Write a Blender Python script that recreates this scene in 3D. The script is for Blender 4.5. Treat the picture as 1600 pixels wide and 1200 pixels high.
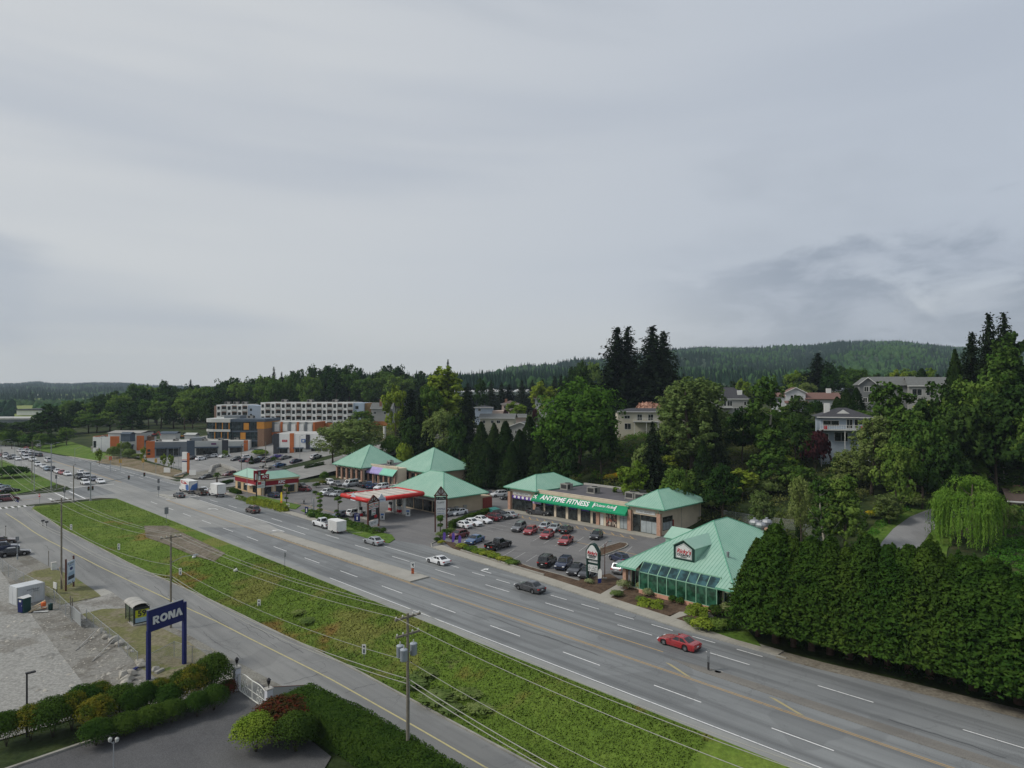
import bpy,bmesh,math,random
import numpy as np
from mathutils import Vector,Matrix
R=math.radians
SC=bpy.context.scene
for o in list(bpy.data.objects):bpy.data.objects.remove(o)

# ------------------------------------------------------------------ camera
F,H,YH=1067.0,28.0,610.0 # focal length in photo pixels, eye height (m), horizon row
cam_d=bpy.data.cameras.new('camera');cam=bpy.data.objects.new('camera',cam_d)
SC.collection.objects.link(cam);SC.camera=cam
cam.location=(0,0,H);cam.rotation_euler=(R(90),0,0)
cam_d.sensor_width=36;cam_d.lens=36*F/1600;cam_d.shift_y=(YH-600)/1600
cam_d.clip_start=0.5;cam_d.clip_end=30000

# ------------------------------------------------------------------ light
SUN_AZ=(-0.93,-0.20);SUN_EL=44
sun_d=bpy.data.lights.new('sun','SUN');sun=bpy.data.objects.new('sun',sun_d);SC.collection.objects.link(sun)
sun_d.energy=2.0;sun_d.angle=R(14);sun_d.color=(1.0,.95,.87)
_h=math.hypot(*SUN_AZ)
_dir=Vector((SUN_AZ[0]/_h*math.cos(R(SUN_EL)),SUN_AZ[1]/_h*math.cos(R(SUN_EL)),math.sin(R(SUN_EL))))
sun.rotation_euler=_dir.to_track_quat('Z','Y').to_euler();sun.location=_dir*200

world=bpy.data.worlds.new('World');SC.world=world;world.use_nodes=True
def build_sky():
    nt=world.node_tree;N=nt.nodes;L=nt.links;N.clear()
    out=N.new('ShaderNodeOutputWorld');bg=N.new('ShaderNodeBackground');L.new(bg.outputs[0],out.inputs[0])
    sky=N.new('ShaderNodeTexSky');sky.sky_type='NISHITA';sky.sun_disc=False
    sky.sun_elevation=R(SUN_EL);sky.sun_rotation=math.atan2(SUN_AZ[0],SUN_AZ[1]);sky.air_density=1.2;sky.dust_density=2
    tc=N.new('ShaderNodeTexCoord');sep=N.new('ShaderNodeSeparateXYZ');L.new(tc.outputs['Generated'],sep.inputs[0])
    def math_(op,a,b=None,c=None):
        n=N.new('ShaderNodeMath');n.operation=op
        for i,v in enumerate((a,b,c)):
            if v is None:continue
            if isinstance(v,(int,float)):n.inputs[i].default_value=v
            else:L.new(v,n.inputs[i])
        return n.outputs[0]
    def ramp(fac,pts):
        r=N.new('ShaderNodeMapRange');r.interpolation_type='SMOOTHSTEP';L.new(fac,r.inputs[0])
        for i,v in enumerate(pts):r.inputs[i+1].default_value=v
        return r.outputs[0]
    def noise(scale,det,rough,sx,sy,sz,dist=0,off=(0,0,0)):
        m=N.new('ShaderNodeMapping');m.inputs['Scale'].default_value=(sx,sy,sz);m.inputs['Location'].default_value=off
        L.new(tc.outputs['Generated'],m.inputs[0])
        n=N.new('ShaderNodeTexNoise');n.inputs['Scale'].default_value=scale;n.inputs['Detail'].default_value=det
        n.inputs['Roughness'].default_value=rough;n.inputs['Distortion'].default_value=dist;L.new(m.outputs[0],n.inputs['Vector'])
        return n.outputs['Fac']
    def mix(f,a,b):
        n=N.new('ShaderNodeMix');n.data_type='RGBA'
        if isinstance(f,(int,float)):n.inputs[0].default_value=f
        else:L.new(f,n.inputs[0])
        for i,v in((6,a),(7,b)):
            if isinstance(v,tuple):n.inputs[i].default_value=v+(1,)
            else:L.new(v,n.inputs[i])
        return n.outputs[2]
    x,y,z=sep.outputs
    # overcast base: slightly lighter and warmer towards the hidden sun on the -X side, lighter low down
    base=mix(ramp(x,(-.75,.75,0,1)),(.635,.65,.655),(.475,.522,.595))
    base=mix(ramp(z,(.0,.16,1,0)),base,(.665,.67,.645))
    broad=noise(1.5,5,.5,1,1,3.2,.5,(3.1,0,.4))
    base=mix(math_('MULTIPLY',ramp(broad,(.46,.70,0,1)),.9),base,(.405,.445,.505))
    band=noise(1.1,3,.45,.8,.8,7,.3,(1.3,0,2.2))
    base=mix(math_('MULTIPLY',ramp(band,(.42,.66,0,1)),.55),base,(.41,.455,.53))
    # a darker bank of stratocumulus over the hills on the +X side
    m1=math_('MULTIPLY',ramp(x,(.12,.42,0,1)),ramp(z,(.20,.31,1,0)))
    cl=noise(5,9,.6,1,1,2.6,.6,(.6,.2,0))
    edge=math_('ADD',cl,math_('MULTIPLY',ramp(z,(.02,.28,.36,-.10)),1.0))
    bank=math_('MULTIPLY',math_('MULTIPLY',ramp(edge,(.50,.68,0,1)),m1),.68)
    ccol=mix(ramp(noise(9,8,.6,1,1,3,.3),(.38,.64,0,1)),(.235,.275,.345),(.39,.43,.505))
    base=mix(bank,base,ccol)
    sk=N.new('ShaderNodeVectorMath');sk.operation='SCALE';sk.inputs['Scale'].default_value=.1;L.new(sky.outputs[0],sk.inputs[0])
    col=mix(.93,sk.outputs[0],base)
    # below the horizon the dome carries on as the ground-side murk
    L.new(col,bg.inputs[0]);bg.inputs[1].default_value=1.0
build_sky()
SC.view_settings.view_transform='Standard';SC.view_settings.look='None';SC.view_settings.gamma=1
SC.view_settings.exposure=0.08;SC.view_settings.use_curve_mapping=False
SC.render.engine='CYCLES'
cy=SC.cycles;cy.max_bounces=5;cy.diffuse_bounces=2;cy.glossy_bounces=2;cy.transmission_bounces=3;cy.transparent_max_bounces=6
cy.volume_bounces=0;cy.caustics_reflective=False;cy.caustics_refractive=False;cy.use_denoising=True
cy.sample_clamp_indirect=4

# ------------------------------------------------------------------ frame of the site: t = across the highway, s = along it
NX,NY=.7157,.6984
TH=math.atan2(NY,NX)
def W(t,s,z=0.0):return Vector((t*NX-s*NY,t*NY+s*NX,z))
def TS(x,y):return(x*NX+y*NY,-x*NY+y*NX)
def smooth(x):
    x=np.clip(x,0,1);return x*x*(3-2*x)
def zf(s):return-3*smooth((185-np.asarray(s,float))/105) # the frontage road sinks below the highway
_TE=np.array([(-400,41),(0,41),(50,40.5),(67,40.4),(78,39.8),(94,38.8),(104,37.9),(120,35.8),(130,34.6),(164,31.6),(194,31.3),(202,33.5)])
_TL=np.array([(-400,33.6),(50,33.6),(65,33.0),(83,31.6),(92,30.9),(105,28.6),(118,26.9),(130,25.0),(155,21.8),(194,20.8),(202,19)])
def te(s):return np.interp(s,_TE[:,0],_TE[:,1]) # frontage road, kerb on the highway side
def tl(s):return np.interp(s,_TL[:,0],_TL[:,1]) # frontage road, far kerb
_NK=np.array([(-400,74),(-60,73),(11,72.2),(21,71.2),(28,70.3),(34,70.2),(42,70),(55,71.3),(69,72.8),(92,74.2),(100,75),(117,70.6),(131,71.4),(190,72.7),(240,73),(300,71),(350,66),(420,60),(520,40),(640,0)])
def nk(s):return np.interp(s,_NK[:,0],_NK[:,1]) # highway kerb on the plaza side
_SK=np.array([(-400,50.3),(198,50.3),(240,45.6),(300,45.6),(350,44),(420,38),(520,18),(640,-22)])
def sk_(s):return np.interp(s,_SK[:,0],_SK[:,1])
_PROF=[
 (-150,[(75,0),(85,1),(120,6),(160,12),(220,20),(300,25),(600,30)]),
 (0,[(78,0),(90,.5),(120,2.5),(160,5),(200,12),(240,19),(300,24),(600,32)]),
 (35,[(96,0),(105,.5),(120,2.5),(150,5),(180,10),(215,20),(300,25),(600,32)]),
 (65,[(118,0),(124,.7),(140,4.5),(178,13),(216,20.5),(260,23),(600,32)]),
 (115,[(131,0),(140,4),(165,14),(200,19),(260,22),(600,32)]),
 (160,[(149,0),(158,3.5),(175,8),(190,10),(230,15),(300,20),(600,32)]),
 (192,[(133,0),(142,2),(160,6.5),(190,11),(230,15),(300,20),(600,30)]),
 (212,[(100,0),(115,2),(130,4.5),(150,8.2),(165,10),(200,12),(300,18),(600,28)]),
 (262,[(76,0),(80,.4),(90,1.3),(110,2.5),(118,3.8),(150,8),(165,10.5),(200,12),(300,16),(600,26)]),
 (330,[(72,0),(75,1.4),(80,1.9),(90,2.2),(110,3.2),(122,5.0),(160,9),(200,11),(300,15),(600,25)]),
 (450,[(66,0),(80,2),(120,5),(200,8),(400,14)]),
 (700,[(80,0),(300,5),(600,8)]),
 (1200,[(0,0),(600,3)])]
_GT=np.arange(60,701,2.0)
_GZ=np.array([np.interp(_GT,*zip(*p))for _,p in _PROF]);_GS=np.array([q for q,_ in _PROF],float)
def hill(t,s):
    t,s=np.broadcast_arrays(np.asarray(t,float),np.asarray(s,float))
    i=np.clip(np.searchsorted(_GS,s)-1,0,len(_GS)-2);f=smooth((s-_GS[i])/(_GS[i+1]-_GS[i]))
    u=np.clip((t-60)/2.0,0,len(_GT)-1.001);j=u.astype(int);g=u-j
    A=_GZ[i,j]*(1-g)+_GZ[i,j+1]*g;B=_GZ[i+1,j]*(1-g)+_GZ[i+1,j+1]*g
    z=A*(1-f)+B*f
    return np.where(t<60,0,z)
def hs(t,s):
    """height of the finished surface at (t, s)"""
    t,s=np.broadcast_arrays(np.asarray(t,float),np.asarray(s,float))
    e=te(s);low=zf(s)
    bank=low+(0-low)*smooth((t-e)/(50.0-e))*.999
    z=np.where(t<e,low,np.where(t<50.3,bank,0))
    z=np.where((s>200)&(t<60),0,z)
    return np.where(t>=60,hill(t,s),z)
def h1(t,s):return float(hs(t,s))
def hxy(x,y):return h1(*TS(x,y))
def P(px,py,z=0.0):
    """the point at height z seen at a photo pixel"""
    D=F*(H-z)/(py-YH);return Vector(((px-800)/F*D,D,z))
def PT(px,py,it=40):
    """the point of the finished surface seen at a photo pixel"""
    z=0.0
    for _ in range(it):
        p=P(px,py,min(z,27));z=.5*z+.5*hxy(p.x,p.y)
    return P(px,py,z)
def PD(px,D,z=None):
    x=(px-800)/F*D;return Vector((x,D,hxy(x,D)if z is None else z))
def zat(py,D):return H-(py-YH)*D/F

# ------------------------------------------------------------------ materials
def lin(c):
    return tuple((v/12.92 if v<=.04045 else((v+.055)/1.055)**2.4)for v in c)
def rgb(r,g,b):return lin((r/255,g/255,b/255))
class NT:
    def __init__(s,m):
        m.use_nodes=True;s.t=m.node_tree;s.N=s.t.nodes;s.L=s.t.links;s.N.clear()
        s.out=s.N.new('ShaderNodeOutputMaterial')
    def n(s,kind,**kw):
        x=s.N.new(kind)
        for k,v in kw.items():setattr(x,k,v)
        return x
    def put(s,sock,v):
        if isinstance(v,(int,float)):sock.default_value=v
        elif isinstance(v,tuple):
            sock.default_value=v if len(v)==len(sock.default_value)else v+(1,)
        else:s.L.new(v,sock)
    def noise(s,scale,det=4,rough=.55,stretch=None,co='Object',dist=0,off=None):
        tc=s.n('ShaderNodeTexCoord');src=tc.outputs[co]if co!='World' else s.n('ShaderNodeNewGeometry').outputs['Position']
        if stretch or off:
            m=s.n('ShaderNodeMapping');m.inputs['Scale'].default_value=stretch or(1,1,1)
            m.inputs['Location'].default_value=off or(0,0,0);s.L.new(src,m.inputs[0]);src=m.outputs[0]
        x=s.n('ShaderNodeTexNoise');x.inputs['Scale'].default_value=scale;x.inputs['Detail'].default_value=det
        x.inputs['Roughness'].default_value=rough;x.inputs['Distortion'].default_value=dist;s.L.new(src,x.inputs['Vector'])
        return x.outputs['Fac']
    def ramp(s,f,a,b,c=0,d=1):
        x=s.n('ShaderNodeMapRange');x.interpolation_type='SMOOTHSTEP';s.L.new(f,x.inputs[0])
        for i,v in enumerate((a,b,c,d)):x.inputs[i+1].default_value=v
        return x.outputs[0]
    def mix(s,f,a,b,blend='MIX'):
        x=s.n('ShaderNodeMix',data_type='RGBA',blend_type=blend);s.put(x.inputs[0],f);s.put(x.inputs[6],a);s.put(x.inputs[7],b)
        return x.outputs[2]
    def m(s,op,a,b):
        x=s.n('ShaderNodeMath',operation=op);s.put(x.inputs[0],a);s.put(x.inputs[1],b);return x.outputs[0]
    def bsdf(s,col,rough=.7,metal=0,spec=.4,bump=None,bstr=.3,bdist=.05,**kw):
        b=s.n('ShaderNodeBsdfPrincipled');s.put(b.inputs['Base Color'],col);s.put(b.inputs['Roughness'],rough)
        b.inputs['Metallic'].default_value=metal;b.inputs['Specular IOR Level'].default_value=spec
        for k,v in kw.items():s.put(b.inputs[k],v)
        if bump is not None:
            bp=s.n('ShaderNodeBump');bp.inputs['Strength'].default_value=bstr;bp.inputs['Distance'].default_value=bdist
            s.L.new(bump,bp.inputs['Height']);s.L.new(bp.outputs[0],b.inputs['Normal'])
        s.L.new(b.outputs[0],s.out.inputs[0]);return b
_M={}
def mat(name,c,rough=.65,var=.14,scale=1.5,metal=0,spec=.35,bump=.15,dirt=None,**kw):
    """plain surface: a base colour with soft large and small mottling and fine relief"""
    if name in _M:return _M[name]
    m=bpy.data.materials.new(name);_M[name]=m;t=NT(m)
    f=t.noise(scale,5,.6);f2=t.noise(scale*9,3,.6)
    lo=tuple(v*(1-var)for v in c);hi=tuple(min(1,v*(1+var))for v in c)
    col=t.mix(t.ramp(f,.3,.7),lo,hi)
    col=t.mix(t.m('MULTIPLY',t.ramp(f2,.35,.75),var*.9),col,tuple(v*.55 for v in c))
    if dirt:col=t.mix(t.m('MULTIPLY',t.ramp(t.noise(scale*.5,6,.65,(1,1,.4)),.52,.75),.55),col,dirt)
    t.bsdf(col,rough,metal,spec,f2 if bump else None,bump,.03,**kw)
    return m
def paint(name,c,rough=.22,flake=0):
    """car paint: gloss under a clear coat, slight road dust"""
    if name in _M:return _M[name]
    m=bpy.data.materials.new(name);_M[name]=m;t=NT(m)
    d=t.ramp(t.noise(1.2,5,.6),.45,.8,0,.22)
    col=t.mix(d,c,tuple(.5*v+.5*.22 for v in c))
    t.bsdf(col,rough,flake,.5,**{'Coat Weight':.6,'Coat Roughness':.08})
    return m
def glass(name,c,rough=.07,spec=.6):
    """dark reflecting window glass with a hint of what is behind"""
    if name in _M:return _M[name]
    m=bpy.data.materials.new(name);_M[name]=m;t=NT(m)
    col=t.mix(t.ramp(t.noise(.9,3,.6),.4,.65),tuple(v*.5 for v in c),tuple(v*1.5 for v in c))
    t.bsdf(col,rough,0,spec)
    return m
def leafmat(name,c1,c2,c3=None,scale=.55,trans=.28,rnd=.35):
    """foliage: colour drifts between clumps and from plant to plant, light passes through"""
    if name in _M:return _M[name]
    m=bpy.data.materials.new(name);_M[name]=m;t=NT(m)
    f=t.noise(scale,3,.6,co='World');wn=t.noise(3.1,2,.7,co='World')
    col=t.mix(t.ramp(f,.34,.66),c1,c2)
    if c3:col=t.mix(t.m('MULTIPLY',t.ramp(wn,.52,.7),.8),col,c3)
    oi=t.n('ShaderNodeObjectInfo')
    hsv=t.n('ShaderNodeHueSaturation');t.L.new(col,hsv.inputs['Color'])
    t.put(hsv.inputs['Value'],t.m('ADD',t.m('MULTIPLY',oi.outputs['Random'],rnd*1.6),1-rnd*.8))
    t.put(hsv.inputs['Hue'],t.m('ADD',t.m('MULTIPLY',oi.outputs['Random'],-.03),.515))
    d=t.n('ShaderNodeBsdfDiffuse');t.L.new(hsv.outputs[0],d.inputs[0])
    tr=t.n('ShaderNodeBsdfTranslucent');t.L.new(hsv.outputs[0],tr.inputs[0])
    mx=t.n('ShaderNodeMixShader');mx.inputs[0].default_value=trans;t.L.new(d.outputs[0],mx.inputs[1]);t.L.new(tr.outputs[0],mx.inputs[2])
    t.L.new(mx.outputs[0],t.out.inputs[0])
    return m
def asphalt(name,c,light,wear=.5,lanes=None,crack=.22,dark=None,patch=.5):
    """weathered asphalt: lengthwise wear, oil stains, cracks and patches (object x across, y along)"""
    if name in _M:return _M[name]
    m=bpy.data.materials.new(name);_M[name]=m;t=NT(m)
    big=t.noise(.06,5,.6);col=t.mix(t.ramp(big,.35,.65),c,light)
    st=t.noise(1,4,.6,(.9,.012,1));col=t.mix(t.m('MULTIPLY',t.ramp(st,.42,.66),wear*1.2),col,dark or tuple(v*.66 for v in c))
    st2=t.noise(1,3,.6,(.55,.03,1),off=(7,3,0));col=t.mix(t.m('MULTIPLY',t.ramp(st2,.5,.72),wear*.8),col,tuple(min(1,v*1.25)for v in light))
    pt=t.noise(.11,2,.4,off=(31,11,0));col=t.mix(t.m('MULTIPLY',t.ramp(pt,.585,.6),patch*.5),col,tuple(v*.6 for v in c))
    v=t.n('ShaderNodeTexVoronoi',feature='DISTANCE_TO_EDGE');v.inputs['Scale'].default_value=.16
    tc=t.n('ShaderNodeTexCoord');nz=t.n('ShaderNodeTexNoise');nz.inputs['Scale'].default_value=.5;nz.inputs['Detail'].default_value=4
    t.L.new(tc.outputs['Object'],nz.inputs['Vector']);ad=t.n('ShaderNodeVectorMath',operation='MULTIPLY_ADD')
    t.L.new(nz.outputs['Color'],ad.inputs[0]);ad.inputs[1].default_value=(4,4,0);t.L.new(tc.outputs['Object'],ad.inputs[2]);t.L.new(ad.outputs[0],v.inputs['Vector'])
    cr=t.m('MULTIPLY',t.ramp(v.outputs[0],.004,.014,1,0),t.ramp(t.noise(.05,2,.5,off=(5,50,0)),.45,.6))
    col=t.mix(t.m('MULTIPLY',cr,crack),col,tuple(v_*.35 for v_ in c))
    sp=t.ramp(t.noise(.9,5,.7,off=(9,1,0)),.62,.74);col=t.mix(t.m('MULTIPLY',sp,.45),col,tuple(v_*.5 for v_ in c))
    gr=t.noise(14,3,.7);col=t.mix(.12,col,t.mix(t.ramp(gr,.3,.7),(0,0,0),(.5,.5,.5)))
    t.bsdf(col,.88,0,.25,gr,.25,.02)
    return m
def groundmat(name,cols,scale=.12,fine=1.6,bump=.6,co='Object'):
    """patchy ground: base, then (colour, scale, threshold, amount) layers"""
    if name in _M:return _M[name]
    m=bpy.data.materials.new(name);_M[name]=m;t=NT(m)
    base,layers=cols[0],cols[1:]
    f=t.noise(fine,6,.7,co=co);col=t.mix(t.ramp(f,.3,.7),tuple(v*.7 for v in base),tuple(v*1.25 for v in base))
    for i,(c,sc,th,am)in enumerate(layers):
        n=t.noise(sc,6,.62,off=(13.7*i+3,5.1*i,0),co=co);c2=t.mix(t.ramp(f,.3,.7),tuple(v*.7 for v in c),tuple(v*1.2 for v in c))
        col=t.mix(t.m('MULTIPLY',t.ramp(n,th,th+.09),am),col,c2)
    t.bsdf(col,.95,0,.15,f,bump,.12)
    return m

# ------------------------------------------------------------------ mesh building
class MB:
    def __init__(s):s.v=[];s.f=[];s.k=[];s.mi=0
    def add(s,vs,fs):
        b=len(s.v);s.v+=[tuple(p)for p in vs];s.f+=[tuple(b+i for i in f)for f in fs];s.k+=[s.mi]*len(fs);return s
    def box(s,x0,x1,y0,y1,z0,z1):
        return s.add([(x,y,z)for z in(z0,z1)for x,y in((x0,y0),(x1,y0),(x1,y1),(x0,y1))],
                     [(3,2,1,0),(4,5,6,7),(0,1,5,4),(1,2,6,5),(2,3,7,6),(3,0,4,7)])
    def cbox(s,cx,cy,cz,sx,sy,sz,rz=0):
        c,n=math.cos(rz),math.sin(rz);vs=[]
        for z in(-sz/2,sz/2):
            for x,y in((-sx/2,-sy/2),(sx/2,-sy/2),(sx/2,sy/2),(-sx/2,sy/2)):vs.append((cx+x*c-y*n,cy+x*n+y*c,cz+z))
        return s.add(vs,[(3,2,1,0),(4,5,6,7),(0,1,5,4),(1,2,6,5),(2,3,7,6),(3,0,4,7)])
    def quad(s,a,b,c,d):return s.add([a,b,c,d],[(0,1,2,3)])
    def poly(s,pts):return s.add(pts,[tuple(range(len(pts)))])
    def prism(s,pts,z0,z1):
        n=len(pts);z0f=z0 if callable(z0)else(lambda*_:z0);z1f=z1 if callable(z1)else(lambda*_:z1)
        return s.add([(x,y,z0f(x,y))for x,y in pts]+[(x,y,z1f(x,y))for x,y in pts],
                     [tuple(range(n-1,-1,-1)),tuple(range(n,2*n))]+[(i,(i+1)%n,n+(i+1)%n,n+i)for i in range(n)])
    def slab(s,pts,nrm,d):
        """closed planar 3D polygon thickened by d along nrm"""
        n=len(pts);q=[Vector(p)+Vector(nrm)*d for p in pts]
        return s.add(list(pts)+q,[tuple(range(n-1,-1,-1)),tuple(range(n,2*n))]+[(i,(i+1)%n,n+(i+1)%n,n+i)for i in range(n)])
    def tube(s,a,b,r0,r1=None,n=8,caps=True):
        a,b=Vector(a),Vector(b);r1=r0 if r1 is None else r1;d=(b-a).normalized()
        u=d.orthogonal().normalized();w=d.cross(u);vs=[]
        for p,r in((a,r0),(b,r1)):
            for i in range(n):
                q=2*math.pi*i/n;vs.append(p+u*math.cos(q)*r+w*math.sin(q)*r)
        fs=[(i,(i+1)%n,n+(i+1)%n,n+i)for i in range(n)]
        if caps:fs+=[tuple(range(n-1,-1,-1)),tuple(range(n,2*n))]
        return s.add(vs,fs)
    def pipe(s,pts,r,n=6):
        rs=r if isinstance(r,(list,tuple))else[r]*len(pts)
        pts=[Vector(p)for p in pts];vs=[];m=len(pts);u=None
        for i,p in enumerate(pts):
            d=(pts[min(i+1,m-1)]-pts[max(i-1,0)]).normalized()
            u=d.orthogonal().normalized()if u is None else(u-d*u.dot(d)).normalized();w=d.cross(u)
            for k in range(n):
                q=2*math.pi*k/n;vs.append(p+(u*math.cos(q)+w*math.sin(q))*rs[i])
        fs=[(i*n+k,i*n+(k+1)%n,(i+1)*n+(k+1)%n,(i+1)*n+k)for i in range(m-1)for k in range(n)]
        fs+=[tuple(range(n-1,-1,-1)),tuple((m-1)*n+k for k in range(n))]
        return s.add(vs,fs)
    def lathe(s,prof,n=12,c=(0,0,0)):
        vs=[];m=len(prof)
        for r,z in prof:
            for k in range(n):
                q=2*math.pi*k/n;vs.append((c[0]+r*math.cos(q),c[1]+r*math.sin(q),c[2]+z))
        fs=[(i*n+k,i*n+(k+1)%n,(i+1)*n+(k+1)%n,(i+1)*n+k)for i in range(m-1)for k in range(n)]
        fs+=[tuple(range(n-1,-1,-1)),tuple((m-1)*n+k for k in range(n))]
        return s.add(vs,fs)
    def mesh(s,name,mats,sm=False):
        me=bpy.data.meshes.new(name);me.from_pydata(s.v,[],s.f)
        for m in(mats if isinstance(mats,(list,tuple))else[mats]):me.materials.append(m)
        if any(s.k):me.polygons.foreach_set('material_index',s.k)
        if sm:
            me.polygons.foreach_set('use_smooth',[True]*len(s.f))
        me.update();return me
    def build(s,name,mats,parent=None,sm=False,loc=None,rz=None,bevel=0):
        o=bpy.data.objects.new(name,s.mesh(name,mats,sm));SC.collection.objects.link(o)
        if parent:o.parent=parent
        if loc is not None:o.location=loc
        if rz is not None:o.rotation_euler=(0,0,rz)
        if bevel:
            bv=o.modifiers.new('edge','BEVEL');bv.width=bevel;bv.segments=1;bv.limit_method='ANGLE';bv.angle_limit=R(40)
        return o
def tag(o,label=None,cat=None,group=None,kind=None):
    if label:o['label']=label
    if cat:o['category']=cat
    if group:o['group']=group
    if kind:o['kind']=kind
    return o
def empty(name,loc,rz=0,label=None,cat=None,group=None):
    o=bpy.data.objects.new(name,None);SC.collection.objects.link(o);o.location=loc;o.rotation_euler=(0,0,rz)
    o.empty_display_size=.3
    return tag(o,label,cat,group)
def site(o,t=0,s=0,z=0,rz=0):
    o.location=W(t,s,z);o.rotation_euler=(0,0,TH+rz);return o
def struct(name,mb,m,sm=False,kind='structure'):
    o=mb.build(name,m,sm=sm);site(o);o['kind']=kind;return o
KIDS={}
def copy_tree(o,parent=None):
    c=o.copy();SC.collection.objects.link(c);c.parent=parent
    for ch in o.children:copy_tree(ch,c)
    return c
def raw(name,verts,faces,mats,nrm=None,sm=True,parent=None,tri=None):
    """numpy verts (n,3) and faces (m,k)"""
    me=bpy.data.meshes.new(name);nv,nf,k=len(verts),len(faces),faces.shape[1]
    me.vertices.add(nv);me.vertices.foreach_set('co',np.ascontiguousarray(verts,np.float32).ravel())
    me.loops.add(nf*k);me.loops.foreach_set('vertex_index',np.ascontiguousarray(faces,np.int32).ravel())
    me.polygons.add(nf);me.polygons.foreach_set('loop_start',np.arange(0,nf*k,k,dtype=np.int32));me.polygons.foreach_set('loop_total',np.full(nf,k,np.int32))
    for m in(mats if isinstance(mats,(list,tuple))else[mats]):me.materials.append(m)
    me.update(calc_edges=True)
    if sm:me.polygons.foreach_set('use_smooth',np.ones(nf,bool))
    if nrm is not None:me.normals_split_custom_set_from_vertices(np.ascontiguousarray(nrm,np.float32))
    return me
def ob(name,me,parent=None,loc=(0,0,0),rz=0):
    o=bpy.data.objects.new(name,me);SC.collection.objects.link(o);o.location=loc;o.rotation_euler=(0,0,rz);o.parent=parent
    return o
_TX={}
def text_mesh(body,size=1,ext=.02,bold=0,shear=0,space=1,m=None,align='CENTER'):
    key=(body,size,ext,bold,shear,space,m.name if m else '',align)
    if key in _TX:return _TX[key]
    cu=bpy.data.curves.new('lettering','FONT');cu.body=body;cu.size=size;cu.extrude=ext;cu.offset=bold;cu.shear=shear
    cu.space_character=space;cu.align_x=align;cu.align_y='CENTER';cu.resolution_u=3
    o=bpy.data.objects.new('lettering',cu);SC.collection.objects.link(o)
    bpy.context.view_layer.update()
    me=bpy.data.meshes.new_from_object(o.evaluated_get(bpy.context.evaluated_depsgraph_get()))
    me.name='lettering';bpy.data.objects.remove(o);bpy.data.curves.remove(cu)
    me.materials.clear()
    if m:me.materials.append(m)
    _TX[key]=me;return me
def text(body,parent,loc,facing,size=1,m=None,tilt=0,**kw):
    """lettering whose face looks towards local angle `facing` (radians in the parent's xy)"""
    o=ob('lettering',text_mesh(body,size,m=m,**kw),parent)
    o.matrix_parent_inverse=Matrix()
    rot=Matrix.Rotation(facing+math.pi/2,4,'Z')@Matrix.Rotation(math.pi/2-tilt,4,'X')
    o.matrix_local=Matrix.Translation(loc)@rot
    return o
rng=random.Random(7);nr=np.random.default_rng(7)
# ------------------------------------------------------------------ leaf clouds
def leaf_quads(c,n,size,asp=.62,jit=.55,up=None,g=nr,own=.35):
    """one pointed leaf spray per centre c (n,3), roughly facing n; returns verts, faces, vertex normals"""
    k=len(c);size=np.broadcast_to(size,(k,))[:,None]
    d=n+g.normal(0,jit,(k,3));d/=np.linalg.norm(d,axis=1,keepdims=True)+1e-9
    a=g.normal(0,1,(k,3))if up is None else up+g.normal(0,.35,(k,3))
    a-=d*np.sum(a*d,1,keepdims=True);a/=np.linalg.norm(a,axis=1,keepdims=True)+1e-9
    b=np.cross(d,a)
    v=np.empty((k,4,3));v[:,0]=c-a*size;v[:,1]=c-b*size*asp;v[:,2]=c+a*size;v[:,3]=c+b*size*asp
    f=np.arange(k*4).reshape(k,4);nn=n*(1.1-own)+d*own;nn/=np.linalg.norm(nn,axis=1,keepdims=True)+1e-9
    return v.reshape(-1,3),f,np.repeat(nn,4,0)
def cat_(parts):
    vs,fs,ns,b=[],[],[],0
    for v,f,n in parts:vs.append(v);fs.append(f+b);ns.append(n);b+=len(v)
    return np.concatenate(vs),np.concatenate(fs),np.concatenate(ns)
def unit(k,g=nr):
    v=g.normal(0,1,(k,3));return v/np.linalg.norm(v,axis=1,keepdims=True)
GRASS=[rgb(88,110,40),(rgb(106,124,52),.08,.5,.8),(rgb(74,96,36),.25,.55,.6),(rgb(118,116,62),.06,.55,.7),(rgb(130,94,56),.055,.578,.65),(rgb(118,108,84),.13,.64,.6)]
GRASS=[GRASS[0]]+[(c,a,b,d)for c,a,b,d in GRASS[1:]]
m_bank=groundmat('bank grass',GRASS,fine=2.6,bump=.15,co='World')
m_lawn=groundmat('lawn',[rgb(82,108,40),(rgb(104,122,54),.2,.5,.7),(rgb(66,84,34),.5,.55,.6)],co='World')
m_ground=groundmat('hill soil and weeds',[rgb(50,62,32),(rgb(72,80,44),.06,.5,.8),(rgb(84,76,56),.045,.57,.8),(rgb(36,50,24),.16,.52,.8)],co='World')
m_soil=groundmat('mulch',[rgb(92,76,62),(rgb(70,56,46),.8,.5,.7),(rgb(112,98,82),.3,.55,.5)],fine=4,co='World')
m_gravel=groundmat('gravel',[rgb(128,126,118),(rgb(104,100,92),.25,.5,.7),(rgb(150,148,140),.9,.55,.5)],fine=5,bump=.4,co='World')
m_dirt=groundmat('packed lot surface',[rgb(146,145,140),(rgb(118,114,106),.11,.5,.7),(rgb(160,158,152),.07,.53,.7),(rgb(112,96,70),.09,.63,.8),(rgb(84,82,78),.3,.6,.55)],fine=3.0,bump=.12,co='World')
m_road=asphalt('highway asphalt',rgb(114,117,118),rgb(129,132,132),.68,patch=.6)
m_front=asphalt('frontage asphalt',rgb(123,124,122),rgb(137,137,134),.45,crack=.35)
m_cross=asphalt('side street asphalt',rgb(128,128,126),rgb(144,143,140),.3)
m_lot=asphalt('parking lot asphalt',rgb(104,103,103),rgb(118,116,114),.25,crack=.25,patch=.7)
m_drive=asphalt('dark driveway asphalt',rgb(74,74,76),rgb(88,88,88),.2)
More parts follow.
